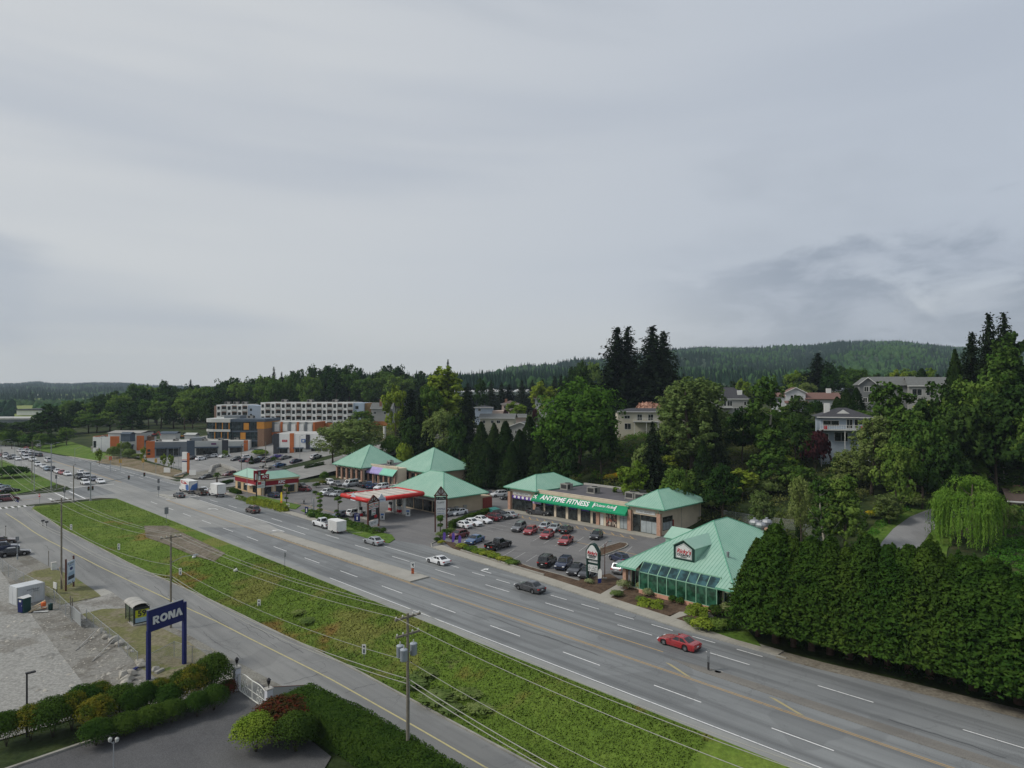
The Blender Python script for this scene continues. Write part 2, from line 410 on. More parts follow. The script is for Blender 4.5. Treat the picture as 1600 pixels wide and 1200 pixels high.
m_turn=asphalt('worn turn lane',rgb(148,148,144),rgb(160,159,154),.3)
m_conc=mat('concrete',rgb(160,158,150),.9,.12,.5,bump=.25,dirt=rgb(120,116,106))
m_kerb=mat('kerb concrete',rgb(150,148,140),.9,.15,.7,bump=.3,dirt=rgb(96,92,84))
m_shoulder=mat('shoulder',rgb(142,143,140),.92,.1,.25,bump=.3,dirt=rgb(118,116,108))
def line_mat(name,c):
    m=bpy.data.materials.new(name);t=NT(m);f=t.noise(2.2,6,.75)
    t.bsdf(t.mix(t.m('MULTIPLY',t.ramp(f,.5,.72),.75),c,rgb(118,120,121)),.8,0,.3);return m
m_white=line_mat('white road paint',rgb(222,222,220));m_yel=line_mat('yellow road paint',rgb(190,156,98))

# ------------------------------------------------------------------ ground sheet to the horizon
def axis(a,b,step,far,grow=1.22):
    mid=list(np.arange(a,b+.01,step));lo,hi,st=[],[],step
    x=a
    while x>-far:st*=grow;x-=st;lo.append(x)
    st=step;x=mid[-1]
    while x<far:st*=grow;x+=st;hi.append(x)
    return np.array(lo[::-1]+mid+hi)
def grid(name,ts,ss,zfun,m,kind='structure',sm=True):
    T,S=np.meshgrid(ts,ss);Z=zfun(T,S);n=len(ts)
    v=np.stack([T.ravel(),S.ravel(),Z.ravel()],1)
    i=(np.arange(len(ss)-1)[:,None]*n+np.arange(n-1)[None]).ravel();f=np.stack([i,i+1,i+n+1,i+n],1)
    o=ob(name,raw(name,v,f,m,sm=sm));site(o)
    if kind:o['kind']=kind
    return o
def _ground(t,s):
    z=hs(t,s)-.08
    bank=(t>te(s)+1.5)&(t<49)&(s<200);z=np.where(bank,z-.6,z)
    x=t*NX-s*NY;y=t*NY+s*NX
    return z
grid('ground',axis(-80,260,2.5,9000),axis(-120,470,3,9000),_ground,m_ground)

def strip(name,f0,f1,s0,s1,off,m,step=3.0,n=2,kind='structure',skirt=0):
    ss=np.arange(s0,s1+.01,step);U=np.linspace(0,1,n);S=np.repeat(ss[:,None],n,1)
    T=f0(ss)[:,None]*(1-U)+f1(ss)[:,None]*U;Z=hs(np.minimum(T,1e9),S)
    v=np.stack([T.ravel(),S.ravel(),(Z+off).ravel()],1)
    i=(np.arange(len(ss)-1)[:,None]*n+np.arange(n-1)[None]).ravel();f=np.stack([i,i+1,i+n+1,i+n],1)
    o=ob(name,raw(name,v,f,m));site(o);o['kind']=kind;return o
def const(v):return lambda s:np.full_like(np.asarray(s,float),v)
# highway, its concrete-coloured shoulder and the worn turn lane
strip('highway',sk_,nk,-400,640,0,m_road,4,3)
strip('highway_shoulder',lambda s:sk_(s)-.15,lambda s:np.minimum(sk_(s)+1.25,60),-400,640,.006,m_shoulder,4)
mb=MB()
mb.poly([(58.95,196,.008),(60.7,135,.008),(58.95,130,.008)][::-1])
mb=MB();mb.poly([(58.95,128,.010),(62.0,128,.010),(63.7,140,.010),(64.5,181,.010),(64.0,196,.010),(58.95,196,.010)])
struct('turn_lane',mb,m_turn)
m_old=asphalt('old pale paving',rgb(136,137,134),rgb(148,148,144),.3,patch=.3)
mb=MB();mb.poly([(50.4,146,.003),(58.2,138,.003),(64.3,140,.003),(64.6,190,.003),(72.6,196,.003),(72.8,232,.003),(46,232,.003),(46.2,204,.003),(50.4,198,.003)]);struct('old_paving',mb,m_old)
strip('old_paving',lambda s:sk_(s)+1,lambda s:np.minimum(60,nk(s)-.1),232,420,.003,m_old,4)
for pix in(((100,767),(145,757),(181,771),(122,779)),((193,753),(238,746),(300,764),(236,769))):
    mb=MB();mb.poly([(*TS(P(a,b).x,P(a,b).y),.0075)for a,b in pix][::1]);o=struct('asphalt_patch',mb,m_road)
    if o.data.polygons[0].normal.z<0:o.data.flip_normals()
strip('dirt_shoulder',lambda s:nk(s)-.4,lambda s:nk(s)+1.7,-140,33,.012,groundmat('dusty shoulder',[rgb(128,122,110),(rgb(104,98,86),.4,.5,.7),(rgb(146,142,132),.7,.56,.6)],fine=3,bump=.2,co='World'),2,3)
strip('frontage_road',tl,te,-400,200,.0,m_front,3,3)
strip('gravel_verge',lambda s:tl(s)-2.4,tl,-120,196,.01,m_gravel,3,2)
# cross street: the left leg is level, the right leg climbs behind the fast-food lot
grid('side_street',np.arange(-220,52,4.0),np.array([202,208,214,222.0]),lambda t,s:np.where(t<0,0,0)*1.0+.004,m_cross)
def _rise(t,s):return hs(t,np.full_like(t,211.0))+.03
grid('side_street',np.arange(71,205,3.0),np.array([199,206,213,222.0]),_rise,m_cross)
# plaza parking lot, gas forecourt and back lane
mb=MB();mb.poly([(79,41,-.01),(106,41,-.01),(120,62,-.01),(131,66,-.01),(131,120,-.01),(150,122,-.01),(150,176,-.01),(134,180,-.01),(134,190,-.01),(100,192,-.01),(74,193,-.01),(71.5,131,-.01),(70.6,117,-.01),(74.9,100,-.01),(72.5,69,-.01),(71.2,62,-.01),(79,58,-.01)])
struct('parking_lot',mb,m_lot)
# strip-mall lot on the rise to the far side of the cross street
grid('parking_lot',np.arange(83,136,3.0),np.arange(226,338,4.0),lambda t,s:hs(t,s)+.02,m_cross)
grid('dirt_lot',np.arange(-90,18.1,3.0),np.arange(75,200,3.0),lambda t,s:hs(t,s)+.02,m_dirt)
strip('lot_edge',const(16),lambda s:tl(s)-2.3,72,196,.005,groundmat('worn lot edge',[rgb(132,130,124),(rgb(108,104,96),.3,.5,.7),(rgb(150,148,140),.5,.56,.6),(rgb(112,112,80),.12,.64,.5)],fine=3.0,bump=.3,co='World'),3,5)
m_verge=groundmat('thin verge grass',[rgb(124,118,96),(rgb(106,108,66),.25,.47,.8),(rgb(86,104,44),.35,.62,.9),(rgb(92,88,74),.6,.58,.5)],fine=2.4,bump=.4,co='World')
mb=MB()
def ts_of(px,py,z=0):
    p=P(px,py,z);return TS(p.x,p.y)
def ts_t(px,py):
    p=PT(px,py);return TS(p.x,p.y)
def drape_poly(name,pts,m,off=.03,step=1.5,kind='structure'):
    """a patch of surface following the ground inside a (t, s) outline"""
    bm=bmesh.new();vs=[bm.verts.new((a,b,0))for a,b in pts];bm.faces.new(vs)
    lo=[min(p[i]for p in pts)for i in(0,1)];hi=[max(p[i]for p in pts)for i in(0,1)]
    for ax in(0,1):
        x=lo[ax]+step
        while x<hi[ax]:
            co=[0,0,0];co[ax]=x;no=[0,0,0];no[ax]=1
            bmesh.ops.bisect_plane(bm,geom=bm.verts[:]+bm.edges[:]+bm.faces[:],plane_co=co,plane_no=no);x+=step
    for v in bm.verts:v.co.z=h1(v.co.x,v.co.y)+off
    bmesh.ops.recalc_face_normals(bm,faces=bm.faces)
    if sum(f.normal.z for f in bm.faces)<0:bmesh.ops.reverse_faces(bm,faces=bm.faces)
    me=bpy.data.meshes.new(name);bm.to_mesh(me);bm.free();me.materials.append(m)
    me.polygons.foreach_set('use_smooth',[True]*len(me.polygons))
    o=ob(name,me);site(o);o['kind']=kind;return o
drape_poly('verge',[ts_t(*p)for p in((28,905),(52,892),(78,888),(96,893),(118,903),(150,925),(158,932),(110,942),(95,945),(62,925))],m_verge,.06)
drape_poly('verge',[ts_t(*p)for p in((128,960),(160,952),(195,951),(225,968),(290,1000),(345,1040),(335,1062),(260,1070),(215,1040),(180,1000))],m_verge,.06)
drape_poly('bare_soil',[ts_t(*p)for p in((225,822),(262,822),(305,842),(352,865),(335,878),(300,868),(262,852),(228,840))],groundmat('bare soil',[rgb(116,108,96),(rgb(98,92,78),.3,.5,.7),(rgb(88,92,54),.22,.58,.7)],fine=2,co='World'),.09,1.0)

# the grass bank between the two roads
def _bank(u,s):
    e=te(s);t=e+(50.25-e)*u
    z=hs(t,s)+.01
    lump=(np.sin(t*1.7+s*.61)*np.sin(s*.83-t*.4)+np.sin(s*2.1+t*.9)*.5)*.05
    return t,z+lump*np.clip(u*5,0,1)*np.clip((1-u)*5,0,1)
us=np.linspace(0,1,25);ss=np.arange(-60,199,.9);U,S=np.meshgrid(us,ss);T,Z=_bank(U,S)
v=np.stack([T.ravel(),S.ravel(),Z.ravel()],1);n=len(us)
i=(np.arange(len(ss)-1)[:,None]*n+np.arange(n-1)[None]).ravel()
o=ob('grass_bank',raw('grass_bank',v,np.stack([i,i+1,i+n+1,i+n],1),m_bank));site(o);o['kind']='structure'
def tufts(name,t,s,z,h0,h1_,m,g=nr,w=.5):
    k=len(t);x=t*NX-s*NY;y=t*NY+s*NX;c=np.stack([x,y,z],1)
    a=g.uniform(0,2*math.pi,k);h=g.uniform(h0,h1_,k);d=np.stack([np.cos(a),np.sin(a),0*a],1)
    q=g.uniform(.3,1.0,k);lean=np.stack([-d[:,1]*q,d[:,0]*q,np.ones(k)],1)*h[:,None]
    v=np.empty((k,3,3));v[:,0]=c-d*(h*w)[:,None];v[:,1]=c+d*(h*w)[:,None];v[:,2]=c+lean
    nn=np.tile(np.array([[0,0,1.0]]),(k*3,1))+g.normal(0,.25,(k*3,3));nn/=np.linalg.norm(nn,axis=1,keepdims=True)
    o=ob(name,raw(name,v.reshape(-1,3),np.arange(k*3).reshape(k,3),m,nn));o['kind']='stuff';return o
k=120000;u=nr.uniform(.015,.985,k);s=np.where(nr.random(k)<.75,nr.uniform(28,120,k),nr.uniform(120,197,k));t,z=_bank(u,s)
keep=~((s>112)&(s<150)&(u>.62)&(nr.random(k)<.75))
tufts('grass',t[keep],s[keep],z[keep]-.02,.05,.17,m_bank)
# far bank of the cross street: lawn with its kerb
drape_poly('lawn',[ts_t(*p)for p in((2,765),(22,773),(60,765),(90,757),(75,750),(36,732),(5,719),(-60,712),(-60,760))],m_lawn,.08,4)
k=7000;t=nr.uniform(20,45,k);s=nr.uniform(226,330,k)
tufts('grass',t,s,np.full(k,.05),.08,.2,m_lawn)

# ------------------------------------------------------------------ kerbs, pavements, median, beds
def kerb(name,pts,w=.16,h=.13,m=None,base=0.0,closed=False,zadd=True):
    """a kerb stone run along (t, s) points"""
    mb=MB();pts=[Vector((a,b,0))for a,b in pts];n=len(pts)
    L_,R_=[],[]
    for i,p in enumerate(pts):
        a=pts[i-1]if(i>0 or closed)else p;b=pts[(i+1)%n]if(i<n-1 or closed)else p
        d=(b-a).normalized();q=Vector((-d.y,d.x,0))*w/2;L_.append(p+q);R_.append(p-q)
    for i in range(n if closed else n-1):
        j=(i+1)%n
        za,zb=(h1(pts[i].x,pts[i].y),h1(pts[j].x,pts[j].y))if zadd else(0,0)
        vs=[(R_[i].x,R_[i].y,za-.3),(R_[j].x,R_[j].y,zb-.3),(L_[j].x,L_[j].y,zb-.3),(L_[i].x,L_[i].y,za-.3),
              (R_[i].x,R_[i].y,za+h),(R_[j].x,R_[j].y,zb+h),(L_[j].x,L_[j].y,zb+h),(L_[i].x,L_[i].y,za+h)]
        mb.add(vs,[(4,5,6,7),(0,1,5,4),(2,3,7,6)]+([(3,0,4,7)]if i==0 and not closed else[])+([(1,2,6,5)]if i==n-2 and not closed else[]))
    return struct(name,mb,m or m_kerb)
def srange(a,b,st=2.0):
    n=max(1,int(abs(b-a)/st));return[a+(b-a)*i/n for i in range(n+1)]
kerb('kerb',[(te(s)+.05,s)for s in srange(-100,193,2.5)],.2,.12)
kerb('kerb',[(nk(s)+.05,s)for s in srange(31,97,2)]+[(76.4,99.4),(78.5,100.4)],.18,.13)
kerb('kerb',[(78.2,117.0),(75,116.6),(72,117)]+[(nk(s)+.05,s)for s in srange(119,190,2)]+[(74,193.5),(77,195.6),(84,196.5),(100,197.2)],.18,.13)
kerb('kerb',[(nk(s)+.05,s)for s in srange(340,230,3)]+[(74.5,226.5),(79,224.3),(88,223.6),(110,223.2)],.18,.13)
kerb('kerb',[(sk_(s)-.1,s)for s in srange(340,236,3)]+[(45.5,231.5),(42,226.8),(31,223.2),(10,222.4),(-60,222.4)],.18,.13)
m_walk=mat('pavement concrete',rgb(158,154,143),.9,.09,.35,bump=.2,dirt=rgb(128,122,108))
def walk(name,f0,f1,s0,s1,z=.115):
    ss=srange(s0,s1,1.9);mb=MB()
    for a,b in zip(ss,ss[1:]):
        e=.012*(1 if b>a else-1)
        mb.prism([(f0(a),a+e),(f1(a),a+e),(f1(b),b-e),(f0(b),b-e)]if b>a else[(f0(b),b-e),(f1(b),b-e),(f1(a),a+e),(f0(a),a+e)],-.25,z)
    return struct(name,mb,m_walk)
walk('pavement',lambda s:nk(s)+.16,lambda s:nk(s)+2.3-max(0,(45-s)*.05),32,97)
walk('pavement',lambda s:nk(s)+.16,lambda s:nk(s)+1.9,118,190)
walk('pavement',lambda s:nk(s)+.16,lambda s:nk(s)+1.9,229,338)
kerb('median',[(t_,s_)for t_,s_ in((58.98,81.6),(62.45,81.8),(61.2,128),(58.98,128))],.2,.16,m_kerb,closed=True)
mb=MB();mb.prism([(59.08,81.7),(62.35,81.9),(61.1,127.9),(59.08,127.9)],-.2,.15);struct('median',mb,mat('median concrete',rgb(158,155,147),.92,.1,.3,bump=.3,dirt=rgb(138,130,112)))
mb=MB();mb.prism([(60.5,-220),(62.6,-220),(62.3,34),(61.6,39.5),(60.9,36)],-.2,.05);struct('median',mb,asphalt('old median paving',rgb(112,109,104),rgb(128,124,116),.3))
mb=MB();mb.prism([(59.9,187.1),(61.2,187.1),(61.4,197.1),(59.9,198.2)],-.2,.12);struct('median',mb,m_conc)
def pixpoly(name,pix,m,z0=-.3,z1=.1,z=0):
    pts=[ts_of(a,b,z)for a,b in pix]
    ar=sum(p[0]*q[1]-q[0]*p[1]for p,q in zip(pts,pts[1:]+pts[:1]))
    if ar<0:pts=pts[::-1]
    mb=MB();mb.prism(pts,z0,z1);o=struct(name,mb,m);return pts
bed1=pixpoly('planting_bed',[(716,863),(806,889),(888,914),(936,931),(972,908),(952,897),(905,907),(875,898),(830,886),(790,872),(740,862),(708,848),(692,846)],m_soil,-.3,.10)
kerb('kerb',[ts_of(*p)for p in((736,861),(790,873),(830,887),(875,899),(905,908))],.15,.16)
kerb('kerb',[ts_of(*p)for p in((720,861),(760,873),(806,887),(850,900))],.22,.30)
bed2=pixpoly('planting_bed',[(952,934),(1042,964),(1062,957),(1112,962),(1117,956),(1010,927),(985,917)],m_soil,-.3,.09)
pixpoly('planting_bed',[(1056,966),(1080,962),(1150,975),(1165,1003),(1120,992)],m_soil,-.3,.10)
pixpoly('lawn',[(1104,985),(1140,975),(1168,985),(1190,1012),(1150,1001)],m_lawn,-.3,.13)
pixpoly('walkway',[(937,930),(953,935),(987,917),(975,908)],m_walk,-.3,.112)
pixpoly('walkway',[(1044,966),(1058,967),(1080,960),(1115,964),(1110,958),(1062,957)],m_walk,-.3,.107)
isl=pixpoly('planting_bed',[(937,858),(968,848.5),(979,849.5),(981,852),(976,856),(944,868),(937,869)],m_soil,-.3,.12)
kerb('kerb',isl,.18,.17,closed=True)
bed3=pixpoly('lawn',[(470,798),(480,795),(535,812),(580,830),(612,836),(617,843),(608,849),(590,846),(540,831)],m_lawn,-.3,.12)
pixpoly('lawn',[(392,776),(405,775),(470,790),(462,796),(440,793),(392,781)],m_lawn,-.3,.12)
# painted markings
mw,my,mf=MB(),MB(),MB()
def dash(mb,t,a,b,w=.14,z=.014,t2=None):
    t2=t if t2 is None else t2
    mb.add([(t-w/2,a,z),(t+w/2,a,z),(t2+w/2,b,z),(t2-w/2,b,z)],[(0,1,2,3)])
for k in range(-14,15):
    if 32+11.5*k<190:dash(mw,54.95,32+11.5*k,37+11.5*k)
    if 21.2+11.75*k<186:dash(mw,66.0 if k<8 else 66.7,21.2+11.75*k,26.1+11.75*k)
for k in range(9):dash(mw,69.0-.04*k*0,33+5.45*k,35.9+5.45*k)
dash(mw,69.3,83,104);dash(mw,51.75,-300,92,.13);dash(mw,63.9,123,181,.16,.016,64.7)
for k in range(12):dash(mw,49+3.7*(k%2),240+9*k,244+9*k)
for k in range(11):dash(mw,67.4,236+10*k,240.5+10*k)
dash(mw,70.2,214,330,.12,.014,68.4)
for dt in(-.16,.16):dash(my,58.68+dt*.75,-300,186,.085)
dash(my,62.62,41,81.5,.13);dash(my,62.0,43,128,.01);dash(my,60.2,232,330,.2,.014,58.8)
for a in(38,27):mf.add([(59.0,a-2.6,.014),(59.0,a-1.9,.014),(60.4,a+1.3,.014),(60.4,a+.6,.014)],[(3,2,1,0)])
def arrow(mb,t,s,d=1,turn=0,z=.016):
    """lane arrow pointing along +s (d=1) or -s, optional turn to +-t"""
    mb.add([(t-.1,s,z),(t+.1,s,z),(t+.1,s+2.2*d,z),(t-.1,s+2.2*d,z)],[(0,1,2,3)if d>0 else(3,2,1,0)])
    if turn:
        mb.add([(t,s+2.2*d,z),(t+turn*.9,s+2.2*d,z),(t+turn*.9,s+2.5*d,z),(t,s+2.5*d,z)],[(0,1,2,3)])
        mb.add([(t+turn*.9,s+1.8*d,z),(t+turn*1.6,s+2.35*d,z),(t+turn*.9,s+2.9*d,z)],[(0,1,2)])
    else:mb.add([(t-.35,s+2.2*d,z),(t+.35,s+2.2*d,z),(t,s+3.4*d,z)],[(0,1,2)])
arrow(mw,62.3,128.5,1,-1);arrow(mw,62.6,163,1,-1);arrow(mw,70.7,77,1,1)
dash(mw,0,0,0.01)
for a,b in(((58.9,187.5),(71.8,187.5)),((46,229),(57.5,229))):mw.add([(a[0],a[1],.015),(b[0],b[1],.015),(b[0],b[1]+.5,.015),(a[0],a[1]+.5,.015)],[(0,1,2,3)])
for s_ in(190.5,193.5):mw.add([(58.9,s_,.015),(72,s_,.015),(72,s_+.25,.015),(58.9,s_+.25,.015)],[(0,1,2,3)])
for t_ in(40.8,44.2):mw.add([(t_,203.5,.015),(t_+.35,203.5,.015),(t_+.35,221,.015),(t_,221,.015)],[(0,1,2,3)])
mw.add([(37.5,203.5,.015),(38.1,203.5,.015),(38.1,211,.015),(37.5,211,.015)],[(0,1,2,3)])
for k in range(10):mw.add([(20+1.2*k,199.5,.015),(20.5+1.2*k,199.5,.015),(20.5+1.2*k,202.4,.015),(20+1.2*k,202.4,.015)],[(0,1,2,3)])
my.add([(-80,212,.015),(36,212,.015),(36,212.2,.015),(-80,212.2,.015)],[(0,1,2,3)])
# stall lines of the plaza lot
ms=MB()
def stall(t,s,ln=5.0,ang=23,w=.06,mb=None):
    c,n=math.cos(R(ang)),math.sin(R(ang));z=.006
    (mb or ms).add([(t-n*w,s+c*w,z),(t+n*w,s-c*w,z),(t+ln*c+n*w,s+ln*n-c*w,z),(t+ln*c-n*w,s+ln*n+c*w,z)],[(0,1,2,3)])
for k in range(13):stall(79.6,64.5+2.75*k)
for k in range(8):stall(91.3,68.5+2.8*k,10.4)
for k in range(9):stall(84.0+2.65*k,99.5,4.6,90)
for k in range(17):stall(106.4,76.2+2.25*k,2.6,52,.08,my)
my.add([(106.3,75.5,.006),(106.45,75.5,.006),(106.45,114,.006),(106.3,114,.006)],[(0,1,2,3)])
my.add([(96.4,66,.006),(96.55,66,.006),(96.55,92,.006),(96.4,92,.006)],[(0,1,2,3)])
for k in range(11):stall(100.5+.0*k,128+3.6*k,5,12);
for k in range(10):stall(89.5,143+2.8*k,4.8,8)
my.add([(80,130,.006),(80.15,130,.006),(80.15,160,.006),(80,160,.006)],[(0,1,2,3)])
mc=MB();g_=random.Random(44)
for k in range(46):
    fr=k%2==0;s=g_.uniform(45,150)if fr else g_.uniform(10,180);t=float(tl(s))+g_.uniform(.3,7)if fr else g_.uniform(52,71);lon=g_.random()<.6;n_=g_.randint(6,22);w_=g_.uniform(.015,.03);px_=None
    for i in range(n_):
        a,b=(t,s);t+=(g_.uniform(-.16,.16)if lon else g_.uniform(.2,.5));s+=(g_.uniform(.4,.9)if lon else g_.uniform(-.2,.2))
        if not(tl(s)+.1<t<te(s)-.1 if fr else 51.5<t<nk(s)-.3)or(not fr and 58.8<t<62.7):break
        za,zb=(h1(a,b)+.012,h1(t,s)+.012);q=(0,w_)if not lon else(w_,0)
        mc.add([(a-q[0],b-q[1],za),(a+q[0],b+q[1],za),(t+q[0],s+q[1],zb),(t-q[0],s-q[1],zb)],[(0,1,2,3)if lon else(0,3,2,1)])
struct('crack_seal',mc,mat('tar crack seal',rgb(52,53,55),.7,.1,2,bump=0))
struct('road_markings',mw,m_white);struct('road_markings',my,m_yel);struct('road_markings',mf,line_mat('worn yellow paint',rgb(168,156,116)));struct('stall_lines',ms,line_mat('worn stall paint',rgb(164,163,160)))
# frontage centre line follows the sunken road
mb=MB();ss=srange(-120,192,3)
def cl(s):return tl(s)*.42+te(s)*.58-.8*np.clip((s-130)/60,0,1)
for a,b in zip(ss,ss[1:]):
    mb.add([(cl(a)-.09,a,h1(30,a)+.018),(cl(a)+.09,a,h1(30,a)+.018),(cl(b)+.09,b,h1(30,b)+.018),(cl(b)-.09,b,h1(30,b)+.018)],[(0,1,2,3)])
struct('road_markings',mb,line_mat('faded yellow paint',rgb(186,176,128)))
# concrete apron where the lot meets the frontage road
pts=[ts_t(*p)for p in((146,922),(163,920),(176,926),(158,932))]
drape_poly('driveway_apron',pts,m_conc,.03,2)
drape_poly('driveway',[ts_t(*p)for p in((120,944),(158,932),(176,926),(205,948),(160,958),(132,968))],m_dirt,.035,2)
# gated driveway in the near corner
zd=-3.0
drape_poly('driveway',[(-30,40),(24,47),(29.4,52),(29.6,63.2),(31.2,62.8),(31.4,71),(28.9,70.4),(-30,66.0)],m_drive,.03,4)
kerb('kerb',[(29,70.5),(20,69.4),(-20,66.6)],.3,.2)
# ------------------------------------------------------------------ far hills under forest
def hill_sheet(name,prof,D0,D1,z0,Dend,m,lump=9,seed=3):
    """terrain whose skyline follows (photo x, photo y) pairs at distance D1, rising from D0"""
    xs=np.linspace(prof[0][0],prof[-1][0],150);ys=np.interp(xs,*zip(*prof));Ds=np.concatenate([np.linspace(D0,D1,60),np.linspace(D1,Dend,8)[1:]])
    X,D=np.meshgrid(xs,Ds);Y=np.meshgrid(ys,Ds)[0];zr=H-(Y-YH)*D1/F
    f=smooth((D-D0)/(D1-D0))*.55+np.clip((D-D0)/(D1-D0),0,1)*.45;f=np.where(D>D1,1-.25*(D-D1)/(Dend-D1),f)
    wx=(X-800)/F*D
    b=(np.sin(wx/170+D/240)*np.sin(D/190-wx/330)+.6*np.sin(wx/71-D/90)+.5*np.sin(wx/45+D/60))*lump*np.sin(np.clip(f,0,1)*math.pi)
    Z=z0+(zr-z0)*f+b
    v=np.stack([wx.ravel(),D.ravel(),Z.ravel()],1);n=len(xs);i=(np.arange(len(Ds)-1)[:,None]*n+np.arange(n-1)[None]).ravel()
    o=ob(name,raw(name,v,np.stack([i,i+1,i+n+1,i+n],1),m));o['kind']='structure'
    return xs,Ds,Z
def forest(name,sheet,k,h,r,sides,m,dmin=0,power=1.0,crown='cone',clumps=None,g=nr):
    xs,Ds,Z=sheet;D=Ds[0]+(Ds[59]*1.04-Ds[0])*g.random(k)**power;px=g.uniform(xs[0],xs[-1],k)
    if clumps is not None:
        wx=(px-800)/F*D;q=np.sin(wx/120+1)*np.sin(D/150+2)+.7*np.sin(wx/47-D/80)+g.normal(0,.5,k);sel=(q>clumps[0])&(q<clumps[1]);D,px=D[sel],px[sel];k=len(D)
    ix=np.clip((px-xs[0])/(xs[1]-xs[0]),0,len(xs)-1.001);j=ix.astype(int);fx=ix-j
    di=np.clip(np.searchsorted(Ds,D)-1,0,len(Ds)-2);fd=(D-Ds[di])/(Ds[di+1]-Ds[di])
    z=(Z[di,j]*(1-fx)+Z[di,j+1]*fx)*(1-fd)+(Z[di+1,j]*(1-fx)+Z[di+1,j+1]*fx)*fd
    x=(px-800)/F*D;hh=g.uniform(h[0],h[1],k);rr=g.uniform(r[0],r[1],k)
    if crown=='cone':prof=[(1,.02),(.62,.42),(.02,1.0)]
    else:prof=[(.55,.0),(1.0,.35),(.8,.72),(.12,1.0)]
    m_=len(prof);V=np.empty((k,m_*sides,3));a0=g.uniform(0,6.28,k)
    for a,(pr,pz)in enumerate(prof):
        for b in range(sides):
            th=a0+2*math.pi*b/sides;jr=g.uniform(.7,1.25,k);jz=g.normal(0,.05,k)
            V[:,a*sides+b,0]=x+np.cos(th)*rr*pr*jr;V[:,a*sides+b,1]=D+np.sin(th)*rr*pr*jr;V[:,a*sides+b,2]=z-2+hh*(pz+(jz if a<m_-1 else 0))
    f1=np.array([(a*sides+b,a*sides+(b+1)%sides,(a+1)*sides+(b+1)%sides,(a+1)*sides+b)for a in range(m_-1)for b in range(sides)])
    f=(f1[None]+np.arange(k)[:,None,None]*(m_*sides)).reshape(-1,4)
    o=ob(name,raw(name,V.reshape(-1,3),f,m,sm=(crown!='cone')));o['kind']='stuff';return o
lm_far_con=leafmat('far conifer canopy',rgb(30,54,40),rgb(42,66,46),rgb(22,42,32),.02,.1,.0)
lm_far_dec=leafmat('far broadleaf canopy',rgb(54,84,48),rgb(76,102,56),rgb(40,68,42),.02,.15,.0)
m_hillfloor=mat('forest floor',rgb(40,62,36),.95,.3,.02,bump=0)
hr=hill_sheet('hill',[(560,604),(640,599),(700,595),(722,592),(745,590),(775,587),(800,584),(850,579),(880,575),(920,572),(960,567),(1010,561),(1055,552),(1100,548),(1200,549),(1265,549),(1310,541),(1350,539),(1400,538),(1450,545),(1490,549),(1600,552),(1800,560)],700,2700,31,3600,m_hillfloor,12)
forest('conifer_forest',hr,34000,(7,21),(2.2,4.4),5,lm_far_con,power=.8,clumps=(-.15,9))
forest('broadleaf_forest',hr,28000,(6,15),(3.2,6.5),5,lm_far_dec,power=.8,crown='dome',clumps=(-9,.15))
hl=hill_sheet('hill',[(-500,606),(-200,604),(-60,603),(0,604),(30,603),(48,600.5),(64,600),(80,603),(110,604),(140,602),(170,602),(205,603),(235,606),(300,608),(420,609)],1150,4400,-2,6000,m_hillfloor,6)
forest('conifer_forest',hl,20000,(14,26),(5,9),5,lm_far_con,power=.9,clumps=(-.4,9))
forest('broadleaf_forest',hl,14000,(10,17),(6,11),6,lm_far_dec,power=1.3,crown='dome',clumps=(-9,.1))
fl=hill_sheet('valley_floor',[(-400,612),(420,612)],520,2400,0,2500,groundmat('valley meadow',[rgb(122,134,74),(rgb(92,112,56),.01,.5,.8),(rgb(140,136,88),.015,.55,.7)],fine=.2,co='World'),.5)
def belt(D,px0,px1,k,h,r,m,name='broadleaf_forest'):
    sh=(np.linspace(px0,px1,20),np.linspace(D,D*1.12,67),np.full((67,20),.3));return forest(name,sh,k,h,r,6,m,crown='dome')
belt(1020,-400,330,700,(9,15),(5,9),lm_far_dec);belt(830,-400,26,200,(8,13),(4,7),lm_far_con);belt(830,58,300,260,(8,14),(4,7),lm_far_dec);belt(760,-300,24,150,(12,20),(4,7),lm_far_con,'conifer_forest')
belt(600,-300,16,60,(9,14),(4,6),lm_far_con)

# ------------------------------------------------------------------ plant prototypes
lm_maple=leafmat('maple leaves',rgb(62,96,36),rgb(86,118,46),rgb(44,72,30))
lm_broad=leafmat('broadleaf leaves',rgb(72,102,42),rgb(102,126,58),rgb(52,80,34))
lm_bright=leafmat('fresh leaves',rgb(108,132,46),rgb(132,150,58),rgb(82,108,36),rnd=.2)
lm_dull=leafmat('olive leaves',rgb(98,118,60),rgb(126,140,84),rgb(72,92,46),rnd=.22)
lm_dark=leafmat('dark broadleaf leaves',rgb(44,68,33),rgb(62,86,40),rgb(32,52,26))
lm_fir=leafmat('fir needles',rgb(32,46,32),rgb(44,58,36),rgb(52,46,38),trans=.12)
lm_cedar=leafmat('cedar sprays',rgb(52,77,30),rgb(72,97,38),rgb(38,58,25),trans=.22,rnd=.14)
lm_willow=leafmat('willow leaves',rgb(100,136,50),rgb(122,154,62),rgb(74,108,38),rnd=.1,trans=.35)
lm_ivy=leafmat('ivy leaves',rgb(66,108,36),rgb(86,126,46),rgb(46,78,28),rnd=0)
lm_brush=leafmat('brush leaves',rgb(84,104,48),rgb(106,112,64),rgb(110,98,70),scale=.2,rnd=0)
lm_plum=leafmat('plum leaves',rgb(64,36,40),rgb(84,50,50),rgb(48,30,32))
lm_blossom=leafmat('pink blossom',rgb(190,146,130),rgb(210,168,150),rgb(150,112,96),rnd=.05)
lm_gorse=leafmat('yellow broom flowers',rgb(188,156,40),rgb(120,128,46),rgb(90,108,42),rnd=.05,trans=.2)
lm_lime=leafmat('lime hedge leaves',rgb(132,142,50),rgb(152,158,64),rgb(92,112,40),rnd=.1)
